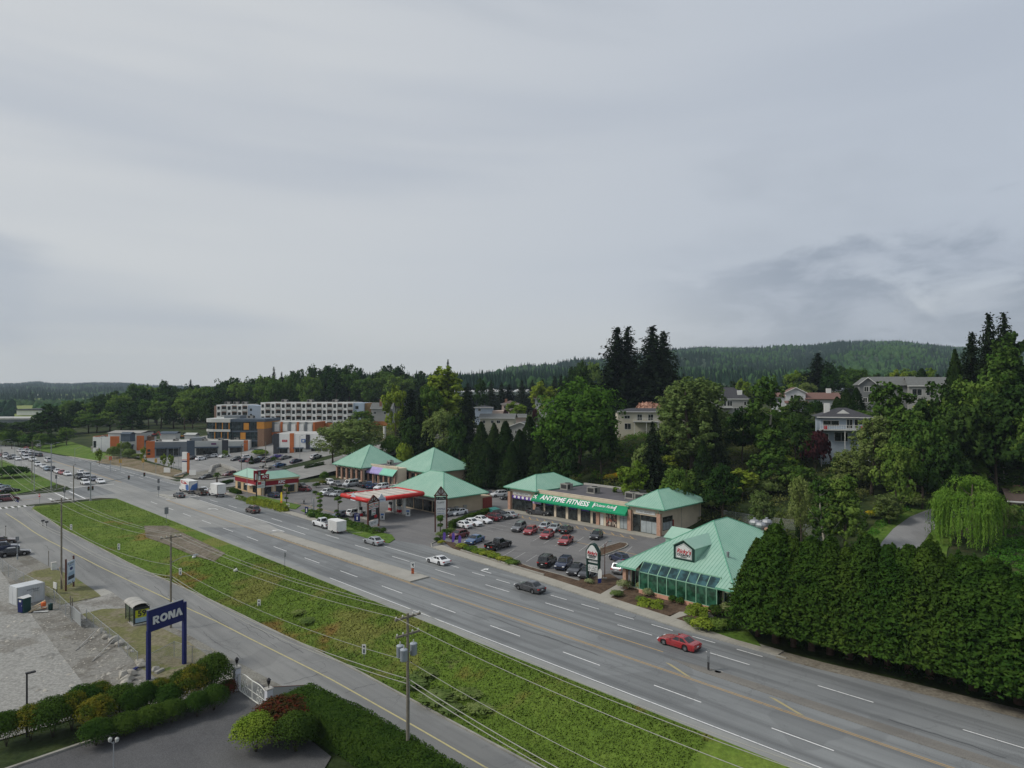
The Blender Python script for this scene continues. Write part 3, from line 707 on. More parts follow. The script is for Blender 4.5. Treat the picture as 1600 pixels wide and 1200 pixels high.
lm_gold=leafmat('golden tipped leaves',rgb(66,86,34),rgb(126,118,42),rgb(54,74,30),scale=1.1,rnd=.1)
lm_red=leafmat('red leaf tips',rgb(58,62,34),rgb(100,44,36),rgb(48,60,30),scale=1.6,rnd=.1)
lm_hedge=leafmat('clipped hedge leaves',rgb(54,78,32),rgb(70,94,38),rgb(40,60,26),rnd=.12)
lm_cream=leafmat('cream blossom',rgb(176,178,140),rgb(120,134,84),rgb(84,104,56),rnd=.05)
m_bark=mat('bark',rgb(84,74,64),.95,.3,2,bump=.6);m_bark_red=mat('cedar bark',rgb(96,76,62),.95,.3,3,bump=.6);m_birch=mat('pale bark',rgb(176,170,156),.9,.25,3,bump=.3)
PROTO={}
def stem_mesh(h,r,limbs=5,crown0=.35,spread=.3,m=m_bark,g=rng,lean=0):
    mb=MB();pts=[(0,0,-.5)];x=y=0
    for i in range(1,6):x+=g.uniform(-.02,.02)*h;y+=g.uniform(-.02,.02)*h;pts.append((x,y,h*.86*i/5))
    mb.pipe(pts,[r*1.25,r,r*.8,r*.6,r*.4,r*.15],7)
    for k in range(limbs):
        u=crown0+(.85-crown0)*k/max(1,limbs);j=int(u/.86*5);b=Vector(pts[min(j,5)]);a=g.uniform(0,6.28);L_=spread*h*g.uniform(.7,1.1)*(1.2-u)
        e=b+Vector((math.cos(a)*L_,math.sin(a)*L_,L_*g.uniform(.5,1.1)));md=(b+e)/2+Vector((0,0,-.06*L_))
        mb.pipe([b,md,e],[r*.3,r*.18,r*.05],5)
    return mb.mesh('trunk',m,True)
def broad(h=12,w=10,lobes=16,n=4200,ls=.30,c0=.22,m=None,irr=.25,shape='round',bark=None,sub=7,seed=1):
    """broadleaf crown: boughs of foliage spread over an uneven crown, each a cluster of twig clumps"""
    g=np.random.default_rng(seed);zc=h*(c0+1)/2;rz=h*(1-c0)/2;rx=w/2
    d=unit(lobes,g);d[:,2]=np.where(d[:,2]<-.55,-d[:,2],d[:,2])
    if shape=='tall':d[:,2]=np.linspace(-.95,.95,lobes)
    if shape=='cone':d[:,2]=np.linspace(-1,.95,lobes)
    rad=np.sqrt(np.clip(1-d[:,2]**2,.05,1))
    if shape=='cone':rad=(1-(d[:,2]+1)/2)**.8+.08
    ang=np.arctan2(d[:,1],d[:,0])if shape=='round' else np.arange(lobes)*2.4+g.normal(0,.3,lobes)
    q=g.uniform(.45,.82,lobes)
    C=np.stack([np.cos(ang)*rad*rx*q,np.sin(ang)*rad*rx*q,zc+d[:,2]*rz*g.uniform(.62,.84,lobes)],1)
    lr=g.uniform(.24,.40,lobes)*min(rx,rz)*(1.15 if shape=='round' else.95)
    # twig clumps on every bough
    K=lobes*sub;li=np.repeat(np.arange(lobes),sub);cd=unit(K,g);cd[:,2]=cd[:,2]*.8+.15
    CC=C[li]+cd*lr[li][:,None]*g.uniform(.55,1.0,(K,1));cr=lr[li]*g.uniform(.28,.5,K)
    ci=g.integers(0,K,n);ld=unit(n,g);ld=ld+.5*cd[ci];ld/=np.linalg.norm(ld,axis=1,keepdims=True)
    pos=CC[ci]+ld*(cr[ci]*g.uniform(.55,1.15,n))[:,None]
    out=(pos-np.array([0,0,zc-rz*.3]));out/=np.linalg.norm(out,axis=1,keepdims=True)
    nn=ld*.55+out*.5+np.array([0,0,.22]);nn/=np.linalg.norm(nn,axis=1,keepdims=True)
    v,f,N_=leaf_quads(pos,nn,g.uniform(.7,1.25,n)*ls,.62,irr*2,g=g)
    return raw('crown',v,f,m,N_),stem_mesh(h,h*.013+.05,6,c0+.08,.24,bark or m_bark,random.Random(seed)),h
def fir(h=22,w=9,levels=34,per=9,m=None,seed=1,droop=.32,c0=.06,ragged=.35,ls=.42):
    """conifer: whorls of drooping boughs, ragged outline"""
    g=np.random.default_rng(seed);P_,N_,U_,S_=[],[],[],[]
    for i in range(levels):
        u=i/(levels-1);z=h*(c0+(1-c0)*u**.92);r=(w/2)*(1-u)**.72*g.uniform(1-ragged*.5,1+ragged*.25)+.22
        nb=max(4,int(per*(1-u*.55)));a0=g.uniform(0,6.28)
        for b in range(nb):
            a=a0+6.283*b/nb+g.normal(0,.18);rb=r*g.uniform(1-ragged,1.1);k=max(3,int(rb/.42)+2)
            tt=np.linspace(.12,1,k);x=np.cos(a)*rb*tt;y=np.sin(a)*rb*tt;zz=z-droop*rb*tt**1.6+.20*rb*np.clip(tt-.75,0,1)
            P_.append(np.stack([x,y,zz],1)+g.normal(0,.12,(k,3)));dirv=np.array([math.cos(a),math.sin(a),-.25])
            N_.append(np.tile(np.array([math.cos(a)*.35,math.sin(a)*.35,.95]),(k,1)));U_.append(np.tile(dirv,(k,1)));S_.append(ls*(1.15-.45*tt)*g.uniform(.8,1.2,k)*(1.1-.45*u))
    P_,N_,U_,S_=map(np.concatenate,(P_,N_,U_,S_));N_=N_+g.normal(0,.35,N_.shape)*1.0;N_/=np.linalg.norm(N_,axis=1,keepdims=True)
    v,f,nn=leaf_quads(P_,N_,S_,.5,.42,U_,g);v=v.reshape(-1,4,3)
    N2=N_*np.array([2.2,2.2,.35]);N2/=np.linalg.norm(N2,axis=1,keepdims=True);v2,f2,n2=leaf_quads(P_-np.array([0,0,.3]),N2,S_*1.15,.55,.5,U_*.5+np.array([0,0,-.6]),g);v3,f3,n3=leaf_quads(P_+g.normal(0,.25,P_.shape),-N2*np.array([1,1,-1]),S_,.5,.6,U_,g)
    V,Fc,NN=cat_([(v.reshape(-1,3),f,nn),(v2,f2,n2),(v3,f3,n3)])
    mb=MB();mb.pipe([(0,0,-.6),(0,0,h*.3),(0,0,h*.7),(0,0,h*.985)],[h*.018+.06,h*.014+.04,h*.007+.02,.015],7)
    return raw('crown',V,Fc,m,NN),mb.mesh('trunk',m_bark,True),h
def cedar(h=12,w=5,n=6500,ls=.30,m=None,seed=1,c0=.03,bulge=.5,bumps=60,sp=(.045,.24),leaders=0):
    """cedar: overlapping upright sprays over a bulging cone"""
    g=np.random.default_rng(seed);bz=g.uniform(0,1,bumps)**1.15;ba=g.uniform(0,6.283,bumps);
    bi=g.integers(0,bumps,n);loose=g.random(n)<.3;u=np.clip(np.where(loose,g.uniform(0,1,n)**1.15,bz[bi]+g.normal(0,sp[0],n)),0,1);a=np.where(loose,g.uniform(0,6.283,n),ba[bi]+g.normal(0,sp[1],n))
    env=np.minimum(1,(u+.05)/.12)*np.where(u<bulge*.5,1.0,(np.clip(1-(u-bulge*.5)/(1-bulge*.5),0,1))**(.75))
    core=np.where(loose,g.uniform(.2,.95,n),1)*np.where(loose,1,1)*1.0;core=np.where(loose,core,np.exp(-((u-bz[bi])/sp[0])**2-((a-ba[bi])/sp[1])**2))
    r=(w/2)*(env*(.60+.44*core*g.uniform(.6,1.1,bumps)[bi])+.03)*g.uniform(.86,1.06,n);z=h*(c0+(1-c0)*u)
    pos=np.stack([np.cos(a)*r,np.sin(a)*r,z],1);out=np.stack([np.cos(a),np.sin(a),np.full(n,.35)],1)
    da=np.where(loose,0,a-ba[bi]);du=np.where(loose,0,u-bz[bi]);bump_out=np.stack([np.cos(a+da*1.6),np.sin(a+da*1.6),.35+du*7],1)
    nn=out*.5+bump_out*.6;nn/=np.linalg.norm(nn,axis=1,keepdims=True)
    up=np.stack([np.cos(a)*.5,np.sin(a)*.5,np.full(n,.85)],1)
    sz=ls*g.uniform(.7,1.5,n)
    for k in range(leaders):
        uu,aa=g.uniform(.45,.97),g.uniform(0,6.283);e_=np.interp(uu,[0,.5,1],[1,.75,.05])*w*.42;q=70;tt=g.uniform(0,1,q);L_=g.uniform(.7,1.5);th=g.uniform(0,6.283,q);rr=.26*(1-tt)+.03
        pos=np.concatenate([pos,np.stack([np.cos(aa)*e_+np.cos(th)*rr,np.sin(aa)*e_+np.sin(th)*rr,h*(c0+(1-c0)*uu)+L_*(tt-.2)],1)]);o2=np.stack([np.cos(th),np.sin(th),np.full(q,.4)],1);nn=np.concatenate([nn,o2/np.linalg.norm(o2,axis=1,keepdims=True)]);up=np.concatenate([up,np.tile([0,0,1.0],(q,1))]);sz=np.concatenate([sz,ls*g.uniform(.6,1.2,q)])
    v,f,N_=leaf_quads(pos,nn,sz,.42,.7,up,g,.6)
    mb=MB();mb.pipe([(0,0,-.5),(0,0,h*.25),(0,0,h*.6),(0,0,h*.95)],[.24*h/12,.2*h/12,.12*h/12,.02],8)
    return raw('crown',v,f,m,N_),mb.mesh('trunk',m_bark_red,True),h
def willow(h=13,w=12.5,m=None,seed=4):
    g=np.random.default_rng(seed);P_,N_,S_,U_=[],[],[],[]
    nl=26;q_=np.sqrt(g.uniform(.02,1,nl));a_=np.arange(nl)*2.4+g.normal(0,.25,nl);bz=h*(.93-.34*q_**1.7)+g.normal(0,.55,nl)
    for l in range(nl):
        cx,cy=np.cos(a_[l])*q_[l]*w*.42,np.sin(a_[l])*q_[l]*w*.42;br=g.uniform(1.0,1.9)
        for j in range(30):
            aa=g.uniform(0,6.283);rr=br*math.sqrt(g.uniform(.1,1));L_=min(bz[l]-.8,(2.6+6.0*q_[l])*g.uniform(.45,1.05)*(1 if j%4 else.5));k=int(max(L_,.8)/.27)+2;tt=np.linspace(0,1,k);ox,oy=cx+np.cos(aa)*rr,cy+np.sin(aa)*rr;od=np.array([ox,oy])/(math.hypot(ox,oy)+.3)
            P_.append(np.stack([ox+od[0]*.5*np.sin(tt*2.4),oy+od[1]*.5*np.sin(tt*2.4),bz[l]-L_*tt-.25*rr],1)+g.normal(0,.06,(k,3)));N_.append(np.tile([od[0]+.4*math.cos(aa),od[1]+.4*math.sin(aa),.3],(k,1))+g.normal(0,.3,(k,3)));U_.append(np.tile([0,0,-1.0],(k,1)));S_.append(np.full(k,.27)*g.uniform(.7,1.25,k))
        n2=190;d=unit(n2,g);d[:,2]=np.abs(d[:,2]);P_.append(np.array([cx,cy,bz[l]-.5])+d*np.array([br*1.1,br*1.1,1.3])*g.uniform(.5,1.1,(n2,1)));N_.append(d+np.array([0,0,.3]));S_.append(np.full(n2,.22));U_.append(np.tile([0,0,-1.0],(n2,1)))
    P_,N_,U_,S_=map(np.concatenate,(P_,N_,U_,S_));N_/=np.linalg.norm(N_,axis=1,keepdims=True)
    v,f,nn=leaf_quads(P_,N_,S_,.28,.35,U_,g)
    return raw('crown',v,f,m,nn),stem_mesh(h,.42,7,.3,.3,m_bark,random.Random(seed)),h
def bush(h=1.6,w=2.2,n=700,ls=.13,m=None,seed=1,box=False,lobes=9):
    g=np.random.default_rng(seed)
    if box:
        u=g.uniform(-1,1,(n,3));ax=g.choice(3,n,p=[.22,.22,.56]);sg=np.where(g.random(n)<.5,-1,1);u[np.arange(n),ax]=sg;nn=np.zeros((n,3));nn[np.arange(n),ax]=sg
        u[:,2]=np.where((ax==2),1,u[:,2]);nn[:,2]=np.abs(nn[:,2])
        pos=u*np.array([w/2,w/2,h/2])+np.array([0,0,h/2])+g.normal(0,.05,(n,3))+nn*(np.sin(u[:,:1]*9+u[:,1:2]*7)*.05)
    else:
        C=unit(lobes,g)*np.array([w*.26,w*.26,h*.22]);C[:,2]=np.abs(C[:,2])+h*.42;li=g.integers(0,lobes,n);d=unit(n,g);d[:,2]=np.where(d[:,2]<-.4,-d[:,2],d[:,2])
        pos=C[li]+d*np.array([w*.27,w*.27,h*.33])*g.uniform(.75,1.08,(n,1));pos[:,2]=np.clip(pos[:,2],.02,None)
        nn=d*.6+(pos-np.array([0,0,h*.3]))/np.linalg.norm(pos-np.array([0,0,h*.3]),axis=1,keepdims=True)*.5
    nn=nn/(np.linalg.norm(nn,axis=1,keepdims=True)+1e-9)
    v,f,N_=leaf_quads(pos,nn,ls*g.uniform(.7,1.3,n),.6,.5,g=g)
    mb=MB()
    for k in range(4):mb.pipe([(0,0,-.1),(.15*w*math.cos(k*1.6),.15*w*math.sin(k*1.6),h*.55)],[.03,.012],5)
    return raw('crown',v,f,m,N_),mb.mesh('stem',m_bark,True),h
def proto(k,tup):PROTO[k]=tup
proto('maple',broad(12,11.5,34,9000,.25,.06,lm_maple,.22,sub=9,seed=11))
for i,(m_,sd)in enumerate(((lm_broad,21),(lm_broad,22),(lm_dark,23),(lm_dark,24))):proto('broad%d'%i,broad(12,9,22,4200,.30,.12,m_,.28,sub=7,seed=sd))
proto('bright',broad(12,8,20,4200,.28,.1,lm_bright,.28,sub=7,seed=31));proto('brighttall',broad(16,9,30,6000,.30,.08,lm_bright,.3,'cone',sub=7,seed=32))
proto('olive',broad(12,9,34,6500,.22,.1,lm_dull,.3,sub=8,bark=m_bark,seed=33));proto('olivetall',broad(16,8,44,9000,.21,.08,lm_dull,.32,'tall',bark=m_bark,sub=8,seed=34))
proto('tall0',broad(16,8,30,5200,.30,.08,lm_broad,.28,'cone',sub=7,seed=35));proto('tall1',broad(16,7,30,5200,.28,.06,lm_broad,.28,'tall',bark=m_birch,sub=7,seed=36));proto('talldark',broad(16,9,30,5200,.32,.06,lm_dark,.28,'cone',sub=7,seed=37))
for i in range(3):proto('fir%d'%i,fir(22,8.5,38,10,lm_fir,41+i))
proto('firsparse',fir(24,10.5,40,11,lm_fir,51,.26,.03,.5,.46))
for i in range(4):proto('cedar%d'%i,cedar(12,5.6,19000,.155,lm_cedar,61+i,.13,bulge=.32+.13*i,bumps=360+40*i,sp=(.026,.075),leaders=16))
for i in range(2):proto('pyramid%d'%i,cedar(12,6.6,8000,.24,leafmat('pyramid cedar sprays',rgb(36,54,28),rgb(50,68,32),rgb(28,42,22),trans=.15),71+i,.01,bulge=.2,bumps=110,sp=(.04,.2)))
proto('willow',willow(13,11.5,lm_willow))
for i,m_ in enumerate((lm_hedge,lm_lime,lm_broad,lm_gold,lm_red,lm_plum,lm_blossom,lm_gorse,lm_cream,lm_bright,lm_dull)):proto('bush_'+('hedge lime green gold red plum blossom gorse cream bright olive'.split()[i]),bush(1.6,2.2,800,.12,m_,81+i))
for k_,m_ in(('hedge',lm_hedge),('gold',lm_gold),('red',lm_red),('bright',lm_bright)):proto('clip_'+k_,bush(3.4,2.9,9000,.066,m_,105,lobes=44))
proto('bushbig_green',bush(3,4,1400,.2,lm_broad,95,lobes=14));proto('bushbig_bright',bush(3,4,1400,.2,lm_bright,96,lobes=14));proto('bushbig_dark',bush(3,4,1400,.2,lm_dark,97,lobes=14))
proto('bushbig_olive',bush(3,4,1400,.2,lm_dull,98,lobes=14));proto('bushbig_plum',bush(3,4,1400,.2,lm_plum,99,lobes=14));proto('bushbig_blossom',bush(3,4.4,1600,.2,lm_blossom,100,lobes=14))
def plant(kind,loc,height,width=None,label='',name='tree',cat='tree',group=None,rz=None,sink=.05):
    cr,st,h=PROTO[kind];e=empty(name,loc,rng.uniform(0,6.28)if rz is None else rz,label,cat,group)
    e.location.z-=sink;k=height/h;w_=k if width is None else width
    for nm,me in(('crown',cr),('stem' if 'bush' in kind or 'clip' in kind else 'trunk',st)):
        c=ob(nm,me,e);c.scale=(w_,w_,k)
    return e
_CW={}
def crown_w(kind):
    if kind not in _CW:
        me=PROTO[kind][0];a=np.empty(len(me.vertices)*3,np.float32);me.vertices.foreach_get('co',a);a=a.reshape(-1,3)
        _CW[kind]=float(np.percentile(np.abs(a[:,:2]),98)*2)
    return _CW[kind]
def tree(kind,px,D,ytop,wpx,label,group=None,zb=None,name='tree',cat='tree'):
    """a tree at distance D under photo column px, whose top shows at row ytop and crown wpx wide"""
    p=PD(px,D,zb);h=max(1.5,zat(ytop,D)-p.z);return plant(kind,p,h,wpx*D/F/crown_w(kind),label,name,cat,group)
# ------------------------------------------------------------------ vehicles (x forward, y left, z up)
m_tyre=mat('tyre rubber',(.02,.02,.021),.9,.1,3,bump=0);m_rim=mat('wheel rim alloy',(.42,.43,.44),.35,.1,3,metal=.8,bump=0)
m_trim=mat('black trim',(.025,.025,.027),.7,.1,3,bump=0);m_head=mat('headlamp lens',(.75,.77,.78),.15,.05,3,bump=0,spec=.8)
m_tail=mat('tail lamp lens',(.45,.02,.02),.2,.1,3,bump=0,spec=.8);m_cg=glass('car window glass',(.022,.027,.030));m_plate=mat('number plate',(.7,.7,.72),.5,.05,3,bump=0)
PAINT={'white':paint('white car paint',(.74,.75,.76)),'silver':paint('silver car paint',(.46,.48,.50),.28,.5),'grey':paint('grey car paint',(.16,.165,.17),.25,.3),
 'black':paint('black car paint',(.013,.013,.015)),'charcoal':paint('charcoal car paint',(.05,.052,.056)),'red':paint('red car paint',(.30,.020,.024)),'maroon':paint('maroon car paint',(.12,.016,.022)),
 'blue':paint('blue car paint',(.03,.085,.20)),'navy':paint('navy car paint',(.015,.024,.06)),'brown':paint('brown car paint',(.075,.045,.036)),'purple':paint('purple car paint',(.06,.035,.26)),'bronze':paint('bronze car paint',(.13,.115,.095),.28,.4),'skyblue':paint('pale blue car paint',(.22,.30,.38))}
def wheel(root,x,y,r,w,side,rim=True):
    mb=MB();n=14;prof=[(r*.62,-w/2),(r*.93,-w/2),(r,-w/2+.04),(r,w/2-.04),(r*.93,w/2),(r*.62,w/2)]
    vs=[];
    for rr,yy in prof:
        for k in range(n):q=2*math.pi*k/n;vs.append((rr*math.cos(q),yy,rr*math.sin(q)))
    m=len(prof);fs=[(i*n+k,i*n+(k+1)%n,((i+1)%m)*n+(k+1)%n,((i+1)%m)*n+k)for i in range(m)for k in range(n)];mb.add(vs,fs)
    if not rim:mb.tube((0,-w/2+.02,0),(0,w/2-.02,0),r*.64,n=n)
    o=mb.build('wheel',m_tyre,root,True,(x,y,r))
    if rim:
        mb=MB();yo=side*(w/2-.03);mb.tube((0,yo-.02,0),(0,yo+.004*side,0),r*.20,n=8)
        for k in range(5):
            q=2*math.pi*k/5;c,s_=math.cos(q),math.sin(q);a=r*.10
            mb.add([(-s_*a,yo,c*a),(s_*a,yo,-c*a),(c*r*.64+s_*a*.8,yo+.01*side,s_*r*.64-c*a*.8),(c*r*.64-s_*a*.8,yo+.01*side,s_*r*.64+c*a*.8)],[(0,1,2,3)]if side>0 else[(3,2,1,0)])
        mb.tube((0,yo-.05*side,0),(0,yo-.045*side,0),r*.63,n=n);mb.build('rim',m_rim,o)
    return o
def loft(mb,st,W_):
    """stations: (x, z_bottom, z_top, half width factor)"""
    base=len(mb.v);ring=[];n=10
    for x,zb,zt,wf in st:
        w=W_/2*wf;h=zt-zb
        half=[(w*.90,zb),(w*.985,zb+.10*h+.02),(w,zb+.52*h),(w*.965,zt-.10*h),(w*.86,zt)]
        ring.append([(x,y,z)for y,z in half]+[(x,-y,z)for y,z in half[::-1]])
    vs=[p for r_ in ring for p in r_];m=len(ring)
    fs=[(i*n+k,(i+1)*n+k,(i+1)*n+(k+1)%n,i*n+(k+1)%n)for i in range(m-1)for k in range(n)]
    fs+=[tuple(range(n)),tuple((m-1)*n+k for k in range(n-1,-1,-1))];mb.add(vs,fs)
SPEC={ # L, W, H, belt, hood, deck, wheel r, wheelbase, cabin x fractions (windscreen base, roof front, roof rear, rear base), ground clearance
 'sedan':(4.75,1.82,1.45,.92,.82,.98,.33,2.75,(.19,.04,-.22,-.36),.2),'coupe':(4.6,1.85,1.33,.86,.76,.90,.34,2.65,(.17,.0,-.18,-.37),.17),
 'hatch':(4.25,1.78,1.50,.93,.84,.95,.32,2.6,(.22,.06,-.34,-.46),.2),'suv':(4.65,1.86,1.70,1.05,.98,1.06,.36,2.7,(.22,.09,-.38,-.475),.26),
 'bigsuv':(5.0,1.95,1.82,1.12,1.06,1.12,.39,2.85,(.21,.10,-.42,-.485),.28),'minivan':(5.05,1.96,1.75,1.02,.93,1.02,.35,3.05,(.32,.14,-.40,-.48),.22),
 'van':(5.2,1.98,2.05,1.15,1.05,1.15,.36,3.1,(.36,.24,-.45,-.49),.25),'pickup':(5.75,2.0,1.90,1.15,1.10,1.02,.41,3.6,(.20,.09,-.09,-.12),.32)}
def car_proto(kind,lite):
    L,Wd,Hh,belt,hood,deck,r,wb,(fa,fb,fc,fd),gc=SPEC[kind];root=empty('car_proto',(0,0,0))
    xa,xb,xc,xd=fa*L,fb*L,fc*L,fd*L;x0,x1=-L/2,L/2;wx=(wb/2+.06*L*.3,-wb/2+.06*L*.3);mb=MB()
    def top(x):
        if kind=='pickup':ks=[(x0,deck),(xd,deck),(xd+.05,belt),(xa,belt),(x1-.25,hood),(x1,hood-.18)]
        else:ks=[(x0,deck-.14),(x0+.12,deck),(xd,max(deck,belt)),(xa,belt+.02),(xa+.3,hood+.06),(x1-.35,hood-.05),(x1-.02,hood-.22)]
        return float(np.interp(x,*zip(*ks)))
    def bot(x):
        z=gc
        for w in wx:
            dx=abs(x-w)
            if dx<r+.07:z=max(z,math.sqrt((r+.075)**2-min(dx,r+.07)**2)+r*.92)
        return min(z,.82*top(x))
    xs={x0,x0+.06,x0+.3,xd,xa,xa+.3,x1-.5,x1-.2,x1-.03,x1,0}
    for w in wx:
        for q in(-1,-.8,-.4,0,.4,.8,1):xs.add(w+q*(r+.07));
        xs.add(w+(r+.08));xs.add(w-(r+.08))
    st=[]
    for x in sorted(xs):
        u=abs(x)/(L/2);wf=1-.16*max(0,(u-.72)/.28)**2.2;zt=top(x);zb=bot(x)
        if x>x1-.04 or x<x0+.04:zb=gc+.08
        st.append((x,zb,zt,wf))
    loft(mb,st,Wd)
    # greenhouse with pillars
    wb_,wr=Wd*.86,Wd*.68;zr=Hh;zB=belt-.02;B=[(xd,wb_/2*.96),(xa,wb_/2)];T=[(xc,wr/2*.97),(xb,wr/2)]
    if kind in('van','minivan','bigsuv','suv'):T=[(xc,wr/2*1.06),(xb,wr/2*1.06)]
    c=[(xd,-B[0][1],zB),(xa,-B[1][1],zB),(xa,B[1][1],zB),(xd,B[0][1],zB),(xc,-T[0][1],zr-.05),(xb,-T[1][1],zr-.05),(xb,T[1][1],zr-.05),(xc,T[0][1],zr-.05)]
    i=.12;c2=[(xc+i,-T[0][1]+.12,zr),(xb-i*1.3,-T[1][1]+.12,zr),(xb-i*1.3,T[1][1]-.12,zr),(xc+i,T[0][1]-.12,zr)]
    mb.add(c+c2,[(0,1,5,4),(1,2,6,5),(2,3,7,6),(3,0,4,7),(4,5,9,8),(5,6,10,9),(6,7,11,10),(7,4,8,11),(8,9,10,11)])
    for s_ in(-1,1):mb.cbox(xa-.18,s_*(Wd/2+.06),belt+.10,.14,.16,.13)
    if kind=='pickup':
        for s_ in(-1,1):mb.box(x0+.05,xd,s_*Wd*.46-.06,s_*Wd*.46+.06,deck-.02,belt+.14)
        mb.box(x0,x0+.08,-Wd*.47,Wd*.47,deck-.3,belt+.14)
    mb.mi=1
    mb.box(x0+.1,x1-.1,-Wd*.36,Wd*.36,gc-.02,min(hood,deck)*.62)
    mb.box(x1-.12,x1+.012,-Wd*.30,Wd*.30,gc+.16,gc+.38);mb.box(x0-.012,x0+.1,-Wd*.36,Wd*.36,gc+.08,gc+.22)
    if kind=='pickup':mb.box(x0+.10,xd-.02,-Wd*.43,Wd*.43,deck-.04,deck+.012)
    body=mb.build('body',[PAINT['white'],m_trim],root);body.data.polygons.foreach_set('use_smooth',[False]*len(body.data.polygons))
    body.material_slots[0].link='OBJECT'
    def gp(a,b,c_,d,n,u0,u1,v0,v1,off):
        """inset panel on quad a b c d"""
        a,b,c_,d=map(Vector,(a,b,c_,d))
        q=lambda u,v:(a*(1-u)+b*u)*(1-v)+(d*(1-u)+c_*u)*v
        pts=[q(u0,v0),q(u1,v0),q(u1,v1),q(u0,v1)];nn=(pts[1]-pts[0]).cross(pts[3]-pts[0]).normalized()*off
        return[p+nn for p in pts]
    panes=[('windscreen',(1,2,6,5),(.06,.94,.10,.95)),('rear_window',(3,0,4,7),(.10,.90,.16,.90))]
    for f in((0,1,5,4),(2,3,7,6)):
        rev=f[0]==2
        parts=((.12,.47),(.52,.90))if kind in('sedan','coupe','hatch')else((.10,.58),(.62,.93))if kind=='pickup' else((.05,.27),(.30,.60),(.63,.93))
        for a,b in parts:panes.append(('side_window',f,((1-b,1-a)if rev else(a,b))+(.12,.88)))
    if lite:
        mb=MB()
        for nm,f,(u0,u1,v0,v1)in panes:mb.poly(gp(*[c[k]for k in f],None,u0,u1,v0,v1,.014))
        mb.build('windows',m_cg,root)
    else:
        for nm,f,(u0,u1,v0,v1)in panes:MB().slab(gp(*[c[k]for k in f],None,u0,u1,v0,v1,.004),tuple((Vector(c[f[1]])-Vector(c[f[0]])).cross(Vector(c[f[3]])-Vector(c[f[0]])).normalized()),.012).build(nm,m_cg,root)
    for w in wx:
        for s_ in(-1,1):wheel(root,w,s_*(Wd/2-.10),r,.22,s_,not lite)
    for s_ in(-1,1):
        zh=hood-.22
        MB().cbox(x1-.14,s_*Wd*.345,zh-.03,.30,Wd*.19,.13).build('headlight',m_head,root);MB().cbox(x0+.08,s_*Wd*.36,min(deck,belt)-.18,.22,Wd*.17,.16).build('taillight',m_tail,root)
    if not lite:
        MB().cbox(x0-.005,0,gc+.42,.03,.34,.12).build('number_plate',m_plate,root)
        if kind in('suv','bigsuv'):
            mb=MB()
            for s_ in(-1,1):mb.box(xc+.2,xb-.2,s_*wr*.47-.02,s_*wr*.47+.02,zr-.01,zr+.05)
            tag(mb.build('roof_rack',m_trim,root),kind=None)
    return root
CAR={};_used=set()
NAMES={'sedan':'sedan_car','coupe':'coupe_car','hatch':'hatchback_car','suv':'suv','bigsuv':'suv','minivan':'minivan','van':'van','pickup':'pickup_truck'}
CATS={'sedan':'car','coupe':'car','hatch':'car','suv':'SUV','bigsuv':'SUV','minivan':'minivan','van':'van','pickup':'pickup truck'}
def car_at(kind,loc,phi,col,label,group=None,lite=False,pitch=None):
    key=(kind,lite)
    if key not in CAR:CAR[key]=car_proto(kind,lite);o=CAR[key]
    else:o=copy_tree(CAR[key])
    o.name=NAMES[kind];o.location=loc;o.rotation_euler=(0,0,TH+R(phi));tag(o,label,CATS[kind],group)
    for ch in o.children:
        if ch.name.startswith('body'):
            ch.material_slots[0].link='OBJECT';ch.material_slots[0].material=PAINT[col]
    if pitch:o.rotation_euler=(0,-R(pitch),TH+R(phi))
    return o
def car(kind,px,py,phi,col,label,group=None,lite=None,dz=.0):
    p=PT(px,py);p.z+=dz
    if lite is None:lite=p.y>200
    d=(math.cos(R(phi)),math.sin(R(phi)));t,s=TS(p.x,p.y);za,zb=h1(t+2*d[0],s+2*d[1]),h1(t-2*d[0],s-2*d[1])
    return car_at(kind,p,phi,col,label,group,lite,math.degrees(math.atan2(za-zb,4))if abs(za-zb)>.05 else None)
GH='cars on the highway';GQ='cars queued on the far highway';GP='cars parked in the plaza lot';GS='cars parked at the shops beyond';GF_='cars parked at the lot by the frontage road'
U,D_=90,-90 # along the highway, away from and towards the camera
car('coupe',1061,1010,U,'red','bright red coupe driving on the near highway',GH)
car('sedan',828,923,U,'charcoal','black sedan passing the restaurant sign on the highway',GH)
car('coupe',685,880,U,'white','white low coupe beside the tip of the concrete median',GH)
car('sedan',584,850,U,'silver','silver sedan passing the gas station driveway',GH)
car('suv',395,801,U,'brown','dark brown SUV in the kerb lane past the chicken restaurant',GH)
car('pickup',504,823,U,'white','white pickup towing a white box trailer',GH)
car('sedan',280,777,U,'charcoal','dark grey sedan in the turn lane beside the moving truck',GH)
car('pickup',313,773,U,'bronze','bronze pickup waiting right behind the moving truck',GH)
car('sedan',317,768.5,U,'white','white car half hidden beside the moving truck',GH)
# plaza lot
def lot(kind,px,py,phi,col,label,lite=None):car(kind,px,py,phi,col,label,GP,lite)
lot('bigsuv',855,883,23,'black','black SUV parked tail to the road, end of the row by the mulch bed')
lot('suv',881,887,203,'navy','dark blue small SUV beside the black SUV near the road')
lot('sedan',900,895,203,'black','black sedan second from the restaurant pylon sign',);lot('sedan',918,900,203,'black','black sedan right behind the restaurant pylon sign')
lot('suv',811,829,203,'grey','grey SUV at the left end of the middle parking row');lot('hatch',829,833.5,203,'red','dark red hatchback next to the grey SUV');lot('hatch',855,840,203,'red','red hatchback in the centre of the middle row')
lot('sedan',884,849,203,'red','bright red sedan with dark roof, right end of middle row');lot('hatch',932,841,203,'black','black hatchback alone near the mulch island')
lot('sedan',853,826,23,'silver','silver sedan behind the red hatchbacks');lot('coupe',866,829,203,'silver','pale silver coupe squeezed beside the black sedan');lot('sedan',885,831.5,23,'black','black sedan at the back of the middle row')
